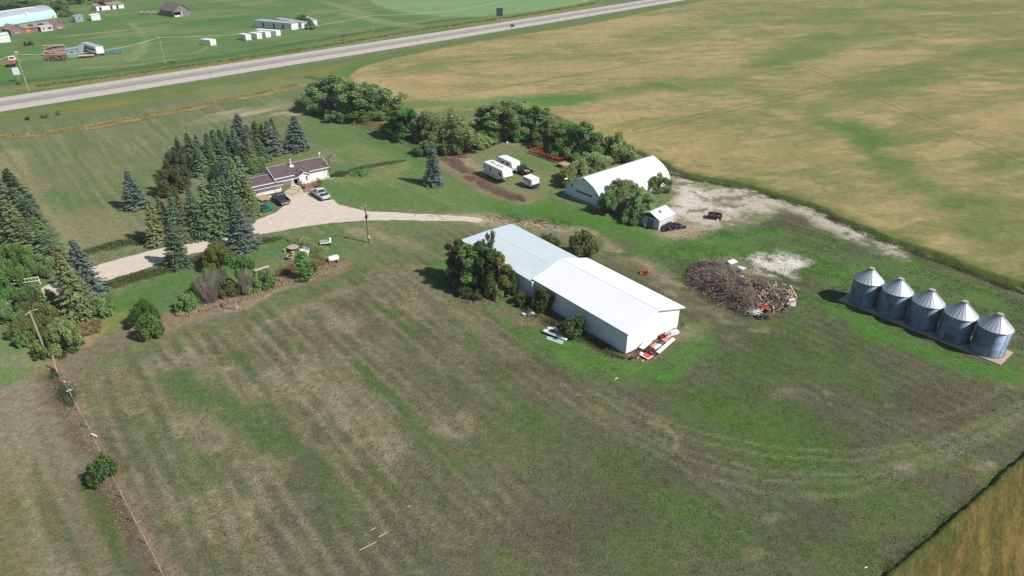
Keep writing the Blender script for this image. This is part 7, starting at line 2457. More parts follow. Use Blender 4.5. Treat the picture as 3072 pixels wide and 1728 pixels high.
tag(m_.build('beams', M('charred_beams', S(70, 56, 54), nscale=5, namt=0.4)), 'dark charred beams lying across the lumber heap', 'beams', kind='stuff')


def panel(name, px, z, th, mat, label, cat, tilt=0.0, group=None):
    """thick flat board whose corners are seen at the given photo pixels"""
    P = [at(*p) for p in px]
    c_ = np.mean(np.array(P), 0)
    n = len(P)
    zs = [z + tilt * (i in (2, 3)) for i in range(n)]
    V = [(P[i][0] - c_[0], P[i][1] - c_[1], zs[i]) for i in range(n)] + [(P[i][0] - c_[0], P[i][1] - c_[1], zs[i] + th) for i in range(n)]
    F = [tuple(range(n - 1, -1, -1)), tuple(range(n, 2 * n))] + [(i, (i + 1) % n, n + (i + 1) % n, n + i) for i in range(n)]
    o = MB().add(V, F).build(name, mat)
    o.location = (c_[0], c_[1], 0)
    return tag(o, label, cat, group)


wpan = M('white_sheet_steel', (0.76, 0.76, 0.75), rough=0.5, nscale=2, namt=0.08, stain=((0.6, 0.58, 0.54), 2, 0.62))
gpan = M('green_fibreglass', (0.42, 0.56, 0.48), rough=0.4, nscale=1, namt=0.1, ribs=('X', 0.12, 0.01))
cpan = M('cream_board', (0.66, 0.70, 0.56), rough=0.6, namt=0.1)
redp = M('red_sheet', S(206, 92, 80), rough=0.6, nscale=2, namt=0.15)
s5 = 500 / 2576
fb = lambda x, y: (2000 + x * s5, 740 + y * s5)
panel('white_slab', [fb(930, 262), fb(1025, 226), fb(1098, 268), fb(980, 312)], 0.35, 0.14, wpan, 'square white lid lying on the ground behind the branch heap', 'panel')
panel('white_slab', [fb(1085, 370), fb(1115, 350), fb(1218, 388), fb(1170, 418)], 0.55, 0.10, wpan, 'white table like panel raised on dark legs behind the branch heap', 'panel', 0.1)
t = thing('stove', 'white stove with dark window dumped on the branch heap', 'stove', (*at(*fb(1128, 580)), 0.5), R(35))
MB().box(-0.4, 0.4, -0.35, 0.35, 0, 0.95).build('body', rv_white, t, bevel=0.03)
MB().box(0.402, 0.42, -0.2, 0.2, 0.35, 0.75).box(-0.25, 0.25, -0.37, -0.352, 0.35, 0.75).build('oven_window', glass_d, t)
t = thing('old_tractor_seat', 'rusty brown barrel stove standing in the dry weeds behind the lumber', 'barrel', (*at(*fb(1430, 580)), 0), 0)
MB().lathe([(0.42, 0.1), (0.44, 1.05), (0.40, 1.1)], 18).build('drum', rust_m, t, smooth=True)
MB().box(-0.3, 0.3, -0.46, -0.40, 0.35, 0.8).build('door', dark_in, t)
t['label'] = 'rusty brown drum with dark opening in the dry weeds behind the lumber heap'
t.name = 'rusty_drum'
for k, q in enumerate([[(1430, 890), (1560, 905), (1570, 985), (1420, 960)], [(1440, 960), (1610, 1000), (1600, 1045), (1450, 1000)], [(1620, 890), (1690, 895), (1685, 940), (1610, 930)]]):
    panel('scrap_sheet', [fb(*p) for p in q][::-1], 0.45 + 0.12 * k, 0.06, redp, ['large faded red wooden panel at the end of the lumber heap', 'lower red panel sliding off the lumber heap', 'small pinkish red panel at the right of the lumber heap'][k], 'panel', -0.2, 'red panels on the lumber heap')
for k, q in enumerate([[(1260, 990), (1290, 950), (1320, 975), (1290, 1010)], [(1290, 1040), (1400, 1010), (1440, 1060), (1330, 1095)], [(1390, 1060), (1470, 1010), (1485, 1050), (1420, 1090)], [(1200, 1085), (1270, 1075), (1330, 1105), (1260, 1100)]]):
    panel('white_scrap', [fb(*p) for p in q], 0.3 + 0.1 * (k % 3), 0.05, [wpan, wpan, cpan, wpan][k], ['upright white sheet at the foot of the branch heap', 'crumpled white sheet metal at the foot of the branch heap', 'cream board among the white scrap by the two tyres', 'thin white strip sticking out of the white scrap'][k], 'scrap sheet', 0.3)
m_ = MB()
for _ in range(40):
    c_ = at(*fb(gq3.uniform(1260, 1440), gq3.uniform(990, 1090)))
    a_ = gq3.uniform(0, 3.14)
    m_.obox((c_[0], c_[1], gq3.uniform(0.1, 0.6)), (gq3.uniform(.4, 1.3), 0.08, 0.05), (gq3.normal(0, .3), gq3.normal(0, .3), a_))
tag(m_.build('white_strips', wpan), 'tangle of white metal strips at the foot of the branch heap', 'scrap', kind='stuff')
for k, (x_, y_) in enumerate([(1430, 1105), (1535, 1100)]):
    o = tp.copy()
    COL.objects.link(o)
    o.location = (*at(*fb(x_, y_)), 0.03)
    o.scale = (1.15, 1.15, 1.15)
    o.rotation_euler = (0.25, 0.1, k)
    tag(o, ['left tyre lying below the lumber heap', 'right tyre lying below the lumber heap'][k], 'tyre', 'tyres below the lumber heap')
t = thing('white_cube', 'white metal box standing apart at the right of the lumber heap', 'box', (*at(*fb(1925, 905)), 0), R(10))
MB().box(-0.45, 0.45, -0.4, 0.4, 0.0, 0.85).build('cabinet', rv_white, t, bevel=0.03)
MB().box(-0.47, 0.47, -0.42, 0.42, 0.852, 0.90).build('lid', wpan, t)
tag(MB().obox((0, 0, 0.35), (2.8, 0.12, 0.08), (0, -0.12, R(38))).build('plank', fresh_wood), 'long pale plank leaning at the right end of the lumber heap', 'plank').location = (*at(*fb(1840, 850)), 0)
for k, (x_, y_, a_) in enumerate([(1590, 800, 45), (1660, 850, -35)]):
    tag(MB().obox((0, 0, 0.9), (1.7, 0.16, 0.06), (0, -0.2, R(a_))).build('plank', fresh_wood), ['pale plank crossing the top of the lumber heap', 'short white plank on the right of the lumber heap'][k], 'plank').location = (*at(*fb(x_, y_)), 0)

# --- scrap along the gable end
s6 = 200 / 2070
fc = lambda x, y: (1860 + x * s6, 960 + y * s6)
SG = 'scrap along the gable end of the machine shed'
panel('white_sheet', [fc(575, 965), fc(720, 1015), fc(985, 855), fc(795, 765)], 0.55, 0.04, wpan, 'large white sheet leaning at the wall in the gable end scrap', 'sheet', 0.35, SG)
panel('white_sheet', [fc(1110, 1060), fc(1210, 1115), fc(1715, 665), fc(1622, 612)], 0.32, 0.10, wpan, 'very long white insulated panel at the outer side of the gable end scrap', 'panel', 0, SG)
panel('white_sheet', [fc(1030, 945), fc(1085, 1015), fc(1285, 880), fc(1220, 820)], 0.48, 0.05, wpan, 'short white board between barrel and tyre in the gable end scrap', 'board', 0, SG)
panel('red_sheet', [fc(700, 1135), fc(872, 1252), fc(1060, 1150), fc(890, 1025)], 0.36, 0.05, M('bright_red_board', S(236, 100, 84), rough=0.5, namt=0.1), 'bright red board under the tyre in the gable end scrap', 'board', 0, SG)
panel('white_sheet', [fc(585, 1120), fc(860, 1275), fc(1045, 1165), fc(640, 1040)], 0.25, 0.05, wpan, 'white board under the bright red one in the gable end scrap', 'board', 0, SG)
o = tp.copy()
COL.objects.link(o)
o.location = (*at(*fc(955, 1085)), 0.43)
o.scale = (1.3, 1.3, 1.2)
o.data = tp.data.copy()
o.data.materials[0] = M('brown_tyre', S(84, 48, 46), rough=0.8)
tag(o, 'brownish tyre lying on the bright red board at the gable end', 'tyre')
t = thing('steel_drum', 'pinkish ribbed drum lying in the gable end scrap', 'drum', (*at(*fc(1370, 720)), 0.42), R(25))
m_ = MB().tube((-0.5, 0, 0), (0.5, 0, 0), 0.36, n=20)
for x_ in (-0.45, -0.15, 0.15, 0.45):
    m_.torus((x_, 0, 0), 0.37, 0.03, (1, 0, 0), 20, 6)
m_.build('shell', M('pink_drum', S(206, 146, 132), rough=0.7, namt=0.2), t)
t = thing('cable_spool', 'dark blue grey spool beside the pinkish drum at the gable end', 'spool', (*at(*fc(1275, 800)), 0.35), R(50))
MB().tube((-0.3, 0, 0), (0.3, 0, 0), 0.22, n=14).tube((-0.36, 0, 0), (-0.30, 0, 0), 0.38, n=18).tube((0.30, 0, 0), (0.36, 0, 0), 0.38, n=18).build('reel', M('blue_grey', (0.12, 0.13, 0.18)), t)
t = thing('rolled_sheet', 'rolled pink sheet lying behind the tyre at the gable end', 'roll', (*at(*fc(1040, 870)), 0.4), R(40))
MB().tube((-0.6, -0.12, 0), (0.6, -0.12, 0), 0.16, n=12).tube((-0.6, 0.14, 0), (0.6, 0.14, 0), 0.15, n=12).build('rolls', M('pink_roll', S(222, 150, 140)), t)
t = thing('engine_block', 'dark red machine part among the gable end scrap', 'machine part', (*at(*fc(1310, 580)), 0), R(30))
MB().box(-0.45, 0.4, -0.3, 0.3, 0.1, 0.55).tube((-0.4, 0, .5), (0.5, 0.1, .8), 0.1).box(0.1, 0.5, -.45, -.25, 0.3, 0.7).build('casting', M('dark_red', S(140, 44, 38), namt=0.3), t)
for k, (x_, y_) in enumerate([(1450, 570), (1570, 500)]):
    t = thing('concrete_block', ['pinkish hollow block next to the dark red machine part', 'pinkish hollow block nearest the white box at the gable end'][k], 'block', (*at(*fc(x_, y_)), 0.2), R(38), 'hollow blocks at the gable end')
    m_ = MB()
    for (a0, a1, b0, b1) in ((-.5, .5, -.3, -.22), (-.5, .5, .22, .3), (-.5, -.42, -.218, .218), (.42, .5, -.218, .218), (-.06, .06, -.218, .218)):
        m_.box(a0, a1, b0, b1, 0, 0.35)
    m_.build('block', M('pink_block', S(226, 206, 200), namt=0.1), t)
t = thing('white_box', 'white flat box at the far corner of the gable end scrap', 'box', (*at(*fc(1680, 450)), 0), R(30))
MB().box(-0.6, 0.6, -0.35, 0.35, 0.15, 0.5).build('box', wpan, t)
MB().box(-0.62, 0.62, -0.37, 0.37, 0.502, 0.55).build('lid', wpan, t)
tag(MB().obox((0, 0, 0.3), (2.1, 0.10, 0.5), (0.5, 0, R(38))).build('plank', M('grey_mauve_plank', S(140, 112, 112))), 'mauve grey plank propped along the foot of the gable wall', 'plank', SG).location = (*at(*fc(440, 1000)), 0)
for k, (xa, ya, xb, yb, lb) in enumerate([(240, 1130, 580, 985, 'pale stick by the shed corner, nearest the wall'), (370, 1155, 590, 1010, 'pale stick by the shed corner, second from the wall'), (515, 1225, 600, 1170, 'short pale stick in front of the white boards'), (660, 1310, 745, 1262, 'short pale stick at the outer edge of the gable end scrap')]):
    pa, pb = np.array(at(*fc(xa, ya))), np.array(at(*fc(xb, yb)))
    c_ = (pa + pb) / 2
    o = tag(MB().tube((*(pa - c_), 0.1), (*(pb - c_), 0.14), 0.075, n=5).build('stick', fresh_wood), lb, 'stick', SG)
    o.location = (*c_, 0)
# --- sheets on the grass by the long wall
s7 = 600 / 2557
fd = lambda x, y: (1550 + x * s7, 800 + y * s7)
LG = 'sheets on the grass beside the machine shed'
panel('white_sheet', [fd(330, 852), fd(630, 975), fd(652, 945), fd(366, 825)], 0.30, 0.12, wpan, 'long white panel on the grass beside the machine shed', 'panel', 0, LG)
panel('green_sheet', [fd(380, 930), fd(578, 1002), fd(615, 962), fd(388, 902)], 0.05, 0.03, gpan, 'pale green ribbed sheet beneath the long white panel', 'sheet', 0.12, LG)
panel('cream_sheet', [fd(395, 815), fd(462, 815), fd(482, 790), fd(395, 783)], 0.12, 0.04, cpan, 'short cream sheet behind the long white panel', 'sheet', 0.05, LG)
panel('cream_sheet', [fd(460, 822), fd(590, 888), fd(612, 862), fd(492, 790)], 0.18, 0.04, cpan, 'longer cream sheet pointing away from the round shrub', 'sheet', 0.05, LG)
panel('green_sheet', [fd(484, 752), fd(552, 800), fd(572, 790), fd(540, 735)], 0.1, 0.03, gpan, 'pale green sheet half under the round shrub', 'sheet', 0.06, LG)
t = thing('window_frame', 'empty white window frame lying by the round shrub', 'frame', (*at(*fd(725, 865)), 0.05), R(20))
MB().box(-0.6, 0.6, -0.35, -0.28, 0, 0.06).box(-0.6, 0.6, 0.28, 0.35, 0, 0.06).box(-0.6, -0.53, -0.279, 0.279, 0, 0.06).box(0.53, 0.6, -0.279, 0.279, 0, 0.06).build('frame', trim_w, t)
o = heap('stick_pile', [fd(90, 570), fd(170, 545), fd(240, 590), fd(230, 640), fd(130, 640)], 0.5, 260, 0.4, 1.2, 0.025, (0.300, 0.250, 0.208), '', '', 74, 0.7)
tag(o, 'small pile of sticks by the seam of the white sheds', 'stick pile')
for k, q in enumerate([[(150, 600), (175, 625), (235, 635), (190, 590)], [(70, 625), (110, 645), (120, 635), (80, 612)]]):
    panel('white_rag', [fd(*p) for p in q], 0.28, 0.03, wpan, ['crumpled white sheet on the small stick pile', 'small white scrap beside the stick pile'][k], 'scrap sheet', 0.1)
# stray pale sticks and stakes in the pasture
for k, (xa, ya, xb, yb, lb) in enumerate([(1078, 1652, 1128, 1628, 'longest pale stake lying in the front pasture'), (1112, 1592, 1128, 1584, 'short pale stake above the longest one in the front pasture'), (1136, 1612, 1160, 1600, 'pale stake right of the longest one in the front pasture'),
                                          (1222, 1522, 1232, 1518, 'tiny pale stake alone in the front pasture'), (1845, 1140, 1852, 1134, 'small white scrap on the grass below the gable end'), (2593, 1705, 2601, 1702, 'small white scrap near the corner crop')]):
    pa, pb = np.array(at(xa, ya)), np.array(at(xb, yb))
    c_ = (pa + pb) / 2
    o = tag(MB().tube((*(pa - c_), 0.05), (*(pb - c_), 0.08), 0.045, n=5).build('stake', fresh_wood if k < 4 else trim_w), lb, 'stake')
    o.location = (*c_, 0)
# ================================================================== FAR YARD BEYOND THE HIGHWAY
TH = lambda a, b: math.atan2(at(*b)[1] - at(*a)[1], at(*b)[0] - at(*a)[0])
grey_board = M('grey_boards', S(138, 128, 130), rough=0.9, nscale=1.5, namt=0.3, ribs=('X', 0.3, 0.02))
mauve_shingle = M('weathered_shingles', S(160, 142, 138), rough=0.95, nscale=1.2, namt=0.3, stain=(S(120, 100, 92), 0.5, 0.55))
white_board = M('white_boards', (0.70, 0.70, 0.70), rough=0.7, nscale=1, namt=0.12)
grey_metal = M('grey_blue_metal', S(150, 160, 168), rough=0.6, nscale=1, namt=0.15)
roof_grey = M('grey_flat_roof', S(176, 180, 184), rough=0.7, nscale=0.8, namt=0.15)


def wbox(t, name, x0, x1, y0, y1, z0, z1, mat):
    return MB().box(x0, x1, y0, y1, z0, z1).build(name, mat, t)


# turquoise arched shed
p0, p1 = at(0, 80), at(172, 52)
AZ = math.atan2(p1[1] - p0[1], p1[0] - p0[0])
TL = 52.0
t = thing('turquoise_shed', 'long arched shed with faded turquoise side and grey roof, partly cut by the frame', 'shed', (*p1, 0), AZ)
turq = M('turquoise_steel', S(186, 226, 222), rough=0.6, nscale=0.3, namt=0.1, stain=(S(216, 216, 200), 0.12, 0.56))
W2, H2 = 15.0, 6.0
pf = []
for i in range(13):
    s = i / 12
    pf.append((W2 / 2 - W2 / 2 * math.cos(s * math.pi / 2) ** 0.85, H2 * math.sin(s * math.pi / 2) ** 0.9))
side = [p for p in pf if p[1] <= 4.3]
top = [side[-1]] + [p for p in pf if p[1] > 4.3]
full = pf + [(W2 - p[0], p[1]) for p in pf[::-1][1:]]


def shell(poly, x0, x1, th=0.12):
    n = len(poly)
    V = [(x, p[0], p[1]) for x in (x0, x1) for p in poly]
    V += [(x, p[0] + th, p[1] - th) for x in (x0, x1) for p in poly]
    F = []
    for i in range(n - 1):
        F += [(i, i + 1, n + i + 1, n + i), (2 * n + i + 1, 2 * n + i, 3 * n + i, 3 * n + i + 1)]
    return MB().add(V, F)


shell(side, -TL, 0).build('side_sheeting', turq, t, smooth=True)
shell(top, -TL, 0).build('roof', M('grey_arch_roof', S(170, 178, 184), rough=0.6, nscale=0.4, namt=0.15), t, smooth=True)
mir = [(W2 - p[0], p[1]) for p in pf]
shell(mir, -TL, 0, 0.05).build('rear_sheeting', turq, t, smooth=True)
MB().prism([(q[0], q[1]) for q in full], 'x', -0.4, -0.28).build('end_wall', turq, t)
MB().obox((-20, W2 / 2 - 1.6, H2 - 0.12), (24, 2.2, 0.3), (0.12, 0, 0)).build('roof_panel', M('pale_ridge_panel', S(226, 220, 226)), t)
MB().tube((-34, W2 / 2, H2), (-34, W2 / 2, H2 + 1.6), 0.25).build('roof_vent', trim_w, t)
for (x_, w_) in ((-17.6, 0.5),):
    MB().obox((x_, 0.5, 2.6), (1.0, 0.1, 4.8), (0.14, 0, 0)).build('pale_strip', trim_w, t)
MB().obox((-27.5, 0.75, 2.2), (4.4, 0.08, 2.6), (-0.25, 0, 0)).build('rust_patch', M('orange_rust_sheet', S(190, 116, 84), rough=0.9, nscale=1, namt=0.3), t)
MB().obox((-40, 0.2, 1.2), (2.0, 0.08, 2.2), (-0.1, 0, 0)).build('rust_patch', M('pale_rust_sheet', S(214, 180, 148), rough=0.9), t)
# ruined house in front
p0, p1 = at(33, 106), at(200, 85)
p0 = np.array(at(34, 106)); p1 = np.array(at(200, 86))
AZ = math.atan2(p1[1] - p0[1], p1[0] - p0[0])
Lh = float(np.hypot(*(p1 - p0)))
t = thing('ruined_house', 'abandoned mauve grey house with two gabled wings and a sagging roof', 'house', (*p0, 0), AZ)
old = M('old_house_boards', S(140, 118, 116), rough=0.95, nscale=1.2, namt=0.35, ribs=('Z', 0.25, 0.02))
wg = Lh * 0.235
for k, (xa, xb, lab) in enumerate(((0, wg, 'l'), (Lh - wg, Lh, 'r'))):
    xm_ = (xa + xb) / 2
    MB().prism([(xa, 0), (xb, 0), (xb, 2.5), (xm_, 4.2), (xa, 2.5)], 'y', 0.0, 0.15).build('gable_wall', old, t)
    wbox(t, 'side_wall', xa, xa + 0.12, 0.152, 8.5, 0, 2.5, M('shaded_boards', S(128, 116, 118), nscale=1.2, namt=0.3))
    wbox(t, 'side_wall', xb - 0.12, xb, 0.152, 8.5, 0, 2.5, old)
    gable_roof(MB(), xa - 0.35, xb + 0.35, -0.3, 9.0, 2.42, 4.35, 0.12).build('wing_roof', mauve_shingle, t)
    f_ = wbox(t, 'window', xm_ - 1.1, xm_ + 1.1, -0.05, -0.004, 0.75 if k == 0 else 0.5, 2.0, M('boarded_window', S(206, 170, 150) if k == 0 else S(206, 200, 200), namt=0.3))
    MB().box(xm_ - .8, xm_ - .1, -0.07, -0.052, 1.3, 1.9).box(xm_ + .15, xm_ + .8, -0.07, -0.052, 1.3, 1.9).build('opening', dark_in, f_)
wbox(t, 'front_wall', wg + .002, Lh - wg - .002, 1.2, 1.35, 0, 2.3, old)
m_ = MB()
m_.add([(wg, 0.7, 2.2), (Lh - wg, 0.7, 2.2), (Lh - wg, 5.0, 3.9), (wg, 5.0, 3.6), (wg, 0.7, 2.1), (Lh - wg, 0.7, 2.1), (Lh - wg, 5.0, 3.8), (wg, 5.0, 3.5)], [(0, 1, 2, 3), (7, 6, 5, 4), (0, 4, 5, 1), (2, 6, 7, 3)])
m_.add([(wg, 5.0, 3.6), (Lh - wg, 5.0, 3.9), (Lh - wg, 9.0, 2.3), (wg, 9.0, 2.3)], [(0, 1, 2, 3)])
m_.build('main_roof', mauve_shingle, t)
for x_ in (Lh * 0.42, Lh * 0.60):
    MB().obox((x_, 2.6, 3.1), (2.2, 1.3, 0.12), (0.38, 0, 0.1)).build('roof_hole', M('dark_hole', S(70, 62, 60), namt=0.4), t)
wbox(t, 'door_board', wg + 1.2, wg + 3.2, 1.12, 1.196, 0.1, 2.0, M('orange_board', S(196, 140, 70), namt=0.2))
xa, xb = Lh * 0.52, Lh * 0.74
wbox(t, 'annex_wall', xa, xb, -0.9, -0.75, 0, 2.2, M('pinkish_white_boards', S(214, 200, 202), namt=0.15))
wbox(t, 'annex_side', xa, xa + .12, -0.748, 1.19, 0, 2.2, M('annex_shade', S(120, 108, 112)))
wbox(t, 'annex_side', xb - .12, xb, -0.748, 1.19, 0, 2.2, M('pinkish_white_boards', S(214, 200, 202)))
MB().obox(((xa + xb) / 2, 0.2, 2.35), (xb - xa + 0.5, 2.6, 0.1), (0.12, 0, 0)).build('annex_roof', M('pale_annex_roof', S(206, 204, 208)), t)
for (a_, b_, nm) in ((xa + .7, xa + 1.7, 'window'), (xa + 3.0, xb - .4, 'window')):
    f_ = wbox(t, nm, a_, b_, -0.95, -0.904, 0.8, 1.8, trim_w)
    wbox(f_, 'pane', a_ + .1, b_ - .1, -0.97, -0.952, 0.9, 1.7, dark_in)
wbox(t, 'chimney', Lh - 1.2, Lh - 0.6, 8.2, 8.8, 2.5, 5.4, M('brick_chimney', S(196, 150, 120)))
# white hen house with broken roof
p0, p1 = np.array(at(291, 33)), np.array(at(373, 24))
AZ = math.atan2(p1[1] - p0[1], p1[0] - p0[0])
Lw = float(np.hypot(*(p1 - p0)))
t = thing('hen_house', 'low white wooden hen house with three dark doorways and a broken roof', 'shed', (*p0, 0), AZ)
wbox(t, 'front_wall', 0, Lw, 0, 0.15, 0, 2.3, white_board)
wbox(t, 'end_wall', 0, .15, 0.152, 5, 0, 2.6, white_board)
wbox(t, 'end_wall', Lw - .15, Lw, 0.152, 5, 0, 2.6, white_board)
m_ = MB()
m_.sheet([(Lw * 0.45, -0.4, 2.35), (Lw + 0.4, -0.4, 2.35), (Lw + .4, 5.2, 3.4), (Lw * .45, 5.2, 3.4)], 0.12)
m_.sheet([(-0.3, 0.8, 2.6), (Lw * .22, 0.8, 2.6), (Lw * .22, 5.2, 3.3), (-.3, 5.2, 3.3)], 0.12)
m_.build('roof', mauve_shingle, t)
for x_ in (0.10, 0.50, 0.72):
    wbox(t, 'doorway', Lw * x_, Lw * x_ + 1.3, -0.03, -0.004, 0.05, 1.9, dark_in)
# open front wooden barn
p0 = np.array(at(524, 52)); pr = np.array(at(572, 47)); pb = np.array(at(490, 33))
AZ = math.atan2(pr[1] - p0[1], pr[0] - p0[0])
Wb = float(np.hypot(*(pr - p0)))
t = thing('wooden_barn', 'grey wooden barn with steep gable and a dark open doorway', 'barn', (*p0, 0), AZ)
gb_ = M('barn_boards', S(138, 130, 132), rough=0.95, nscale=1, namt=0.25, ribs=('X', 0.3, 0.02))
Lb = 17.0
MB().prism([(0, 0), (Wb * 0.03, 0), (Wb * 0.03, 2.6), (Wb * 0.42, 2.6), (Wb * 0.42, 0), (Wb, 0), (Wb, 3.2), (Wb / 2, 6.4), (0, 3.2)], 'y', 0.0, 0.15).build('gable_wall', gb_, t)
wbox(t, 'side_wall', 0, .15, 0.152, Lb, 0, 3.2, M('barn_side', S(128, 130, 140), rough=0.95, nscale=1, namt=0.2))
wbox(t, 'side_wall', Wb - .15, Wb, 0.152, Lb, 0, 3.2, gb_)
wbox(t, 'rear_wall', .16, Wb - .16, Lb - .15, Lb, 0, 3.2, gb_)
wbox(t, 'dark_interior', 0.3, Wb * .42, 2.5, 2.6, 0, 2.6, dark_in)
wbox(t, 'door', Wb * 0.43, Wb * .47, -0.3, -0.004, 0.05, 2.6, trim_w)
gable_roof(MB(), -0.6, Wb + .6, -.5, Lb + .4, 2.9, 6.6, 0.15).build('roof', M('barn_shingles', S(120, 116, 118), rough=0.95, nscale=0.8, namt=0.2), t)
wbox(t, 'white_trim', 0.35, Wb * .4, 0.5, 0.7, 0.1, 0.8, trim_w)
m_ = MB()
g9 = np.random.default_rng(31)
for _ in range(150):
    c_ = at(g9.uniform(420, 495), g9.uniform(37, 44))
    m_.obox((c_[0], c_[1], g9.uniform(.1, .9)), (g9.uniform(.5, 2), g9.uniform(.2, .6), g9.uniform(.1, .4)), (g9.normal(0, .3), g9.normal(0, .3), g9.uniform(0, 3)))
tag(m_.build('rubble', M('grey_rubble', S(160, 150, 140), nscale=1, namt=0.4)), 'grey rubble and boards strewn left of the wooden barn', 'rubble', kind='stuff')
m_ = MB()
for _ in range(60):
    c_ = at(g9.uniform(174, 196), g9.uniform(38, 50))
    m_.obox((c_[0], c_[1], g9.uniform(.1, .9)), (g9.uniform(.5, 2), g9.uniform(.2, .6), g9.uniform(.1, .4)), (g9.normal(0, .3), g9.normal(0, .3), g9.uniform(0, 3)))
tag(m_.build('rubble', M('grey_rubble', S(160, 150, 140), nscale=1, namt=0.4)), 'pale rubble at the right end of the turquoise shed', 'rubble', kind='stuff')
# small sheds
def small_shed(name, label, u, v, az, w, d, h, wall, roof, win=True, slope=0.12, round_=False):
    t = thing(name, label, 'shed', (*at(u, v), 0), az)
    if round_:
        pts = [(w / 2 - w / 2 * math.cos(math.pi * i / 14), h * math.sin(math.pi * i / 14) ** 0.7) for i in range(15)]
        MB().prism(pts, 'y', 0, d).build('shell', wall, t)
    else:
        MB().prism([(0, 0), (w, 0), (w, h), (0, h - slope * w)], 'y', 0, d).build('walls', wall, t)
        MB().obox((w / 2, d / 2, h - slope * w / 2 + 0.06), (w + .4, d + .4, 0.1), (0, -math.atan(slope), 0)).build('roof', roof, t)
    if win:
        f_ = wbox(t, 'window', w * .35, w * .65, -0.05, -0.004, h * .45, h * .75, trim_w)
        wbox(f_, 'pane', w * .38, w * .62, -0.07, -0.052, h * .48, h * .72, glass_d)
    return t


small_shed('grey_shed', 'small grey shed with lean to roof on the far grass near the ruined house', 228, 67, R(45), 4.0, 4.5, 3.2, grey_metal, roof_grey)
small_shed('white_hut', 'small white hut with overhanging pale roof right of the small grey shed', 276, 62, R(40), 4.4, 4.8, 3.0, white_board, M('bright_roof', (0.78, 0.78, 0.79)), False)
small_shed('blue_grey_shed', 'blue grey shed with a dark window beside the lumber stack', 202, 173, R(25), 4.2, 4.6, 3.3, grey_metal, roof_grey)
small_shed('round_top_hut', 'grey round topped hut behind the white trailer', 230, 160, R(25), 5.6, 4.6, 3.1, M('pale_grey_metal', S(166, 176, 180), namt=0.12), roof_grey, False, 0, True)
t = small_shed('white_shack', 'white shack cut by the left frame edge beyond the highway', -14, 130, R(40), 6, 7, 3.4, white_board, M('bright_roof', (0.78, 0.78, 0.79)), False)


def containers(name, label, ul, vl, ur, vr, L, h, mat, cat='container', group=None, roof=None):
    """box seen end-on: left and right foot of its near end"""
    a, b = np.array(at(ul, vl)), np.array(at(ur, vr))
    w = float(np.hypot(*(b - a)))
    t = thing(name, label, cat, (*a, 0), math.atan2(b[1] - a[1], b[0] - a[0]), group)
    MB().box(0, w, 0, L, 0.12, h).build('shell', mat, t, bevel=0.05)
    return t, w


cwhite = M('container_white', (0.78, 0.77, 0.72), rough=0.55, nscale=0.6, namt=0.06, ribs=('Y', 0.35, 0.03))
CG = 'white steel containers on the far grass'
s8 = 600 / 2557
fe = lambda x, y: (500 + x * s8, y * s8)
for k, (a, b, L, lb) in enumerate([(fe(568, 592), fe(640, 578), 6.2, 'single white container standing apart on the far grass'), (fe(1018, 523), fe(1086, 514), 6.2, 'leftmost white container of the row of four'),
                                   (fe(1162, 506), fe(1226, 496), 6.2, 'second white container from the left of the row of four'), (fe(1274, 488), fe(1336, 475), 6.2, 'third white container from the left of the row of four'),
                                   (fe(1408, 468), fe(1462, 455), 12.2, 'longest white container at the right end of the row of four')]):
    t, w = containers('steel_container', lb, *a, *b, L, 2.55, cwhite, group=CG)
    wbox(t, 'door', 0.1, w / 2 - .03, -0.05, -0.002, 0.25, 2.4, M('container_door', (0.80, 0.80, 0.78), ribs=('X', 0.3, 0.02)))
    wbox(t, 'door', w / 2 + .03, w - .1, -0.05, -0.002, 0.25, 2.4, M('container_door', (0.80, 0.80, 0.78), ribs=('X', 0.3, 0.02)))
    MB().tube((w / 2 - .2, -.08, .3), (w / 2 - .2, -.08, 2.35), .03, n=5).tube((w / 2 + .2, -.08, .3), (w / 2 + .2, -.08, 2.35), .03, n=5).build('lock_bars', grey_trim, t)
MG = 'abandoned mobile units on the far grass'
for k, (a, b, L, lb, mt) in enumerate([(fe(1602, 390), fe(1704, 370), 25, 'left white mobile unit with dark doors in its side', white_board), (fe(1728, 376), fe(1812, 364), 22, 'middle grey mobile unit with glazed end', M('grey_unit', S(186, 188, 190), namt=0.15)),
                                       (fe(1872, 340), fe(1930, 335), 20, 'right mobile unit half hidden by the shrub', white_board)]):
    t, w = containers('mobile_unit', lb, *a, *b, L, 3.1, mt, 'mobile unit', MG)
    MB().box(-.2, w + .2, -.2, L + .2, 3.102, 3.25).build('roof', roof_grey, t)
    if k == 0:
        for y_ in (5, 11, 18):
            wbox(t, 'door', -0.05, -0.002, y_, y_ + 1.0, 0.4, 2.4, dark_in)
    if k == 1:
        for i in range(3):
            for j in range(2):
                wbox(t, 'pane', .4 + i * 1.5, 1.6 + i * 1.5, -0.05, -0.002, .5 + j * 1.2, 1.5 + j * 1.2, trim_w)
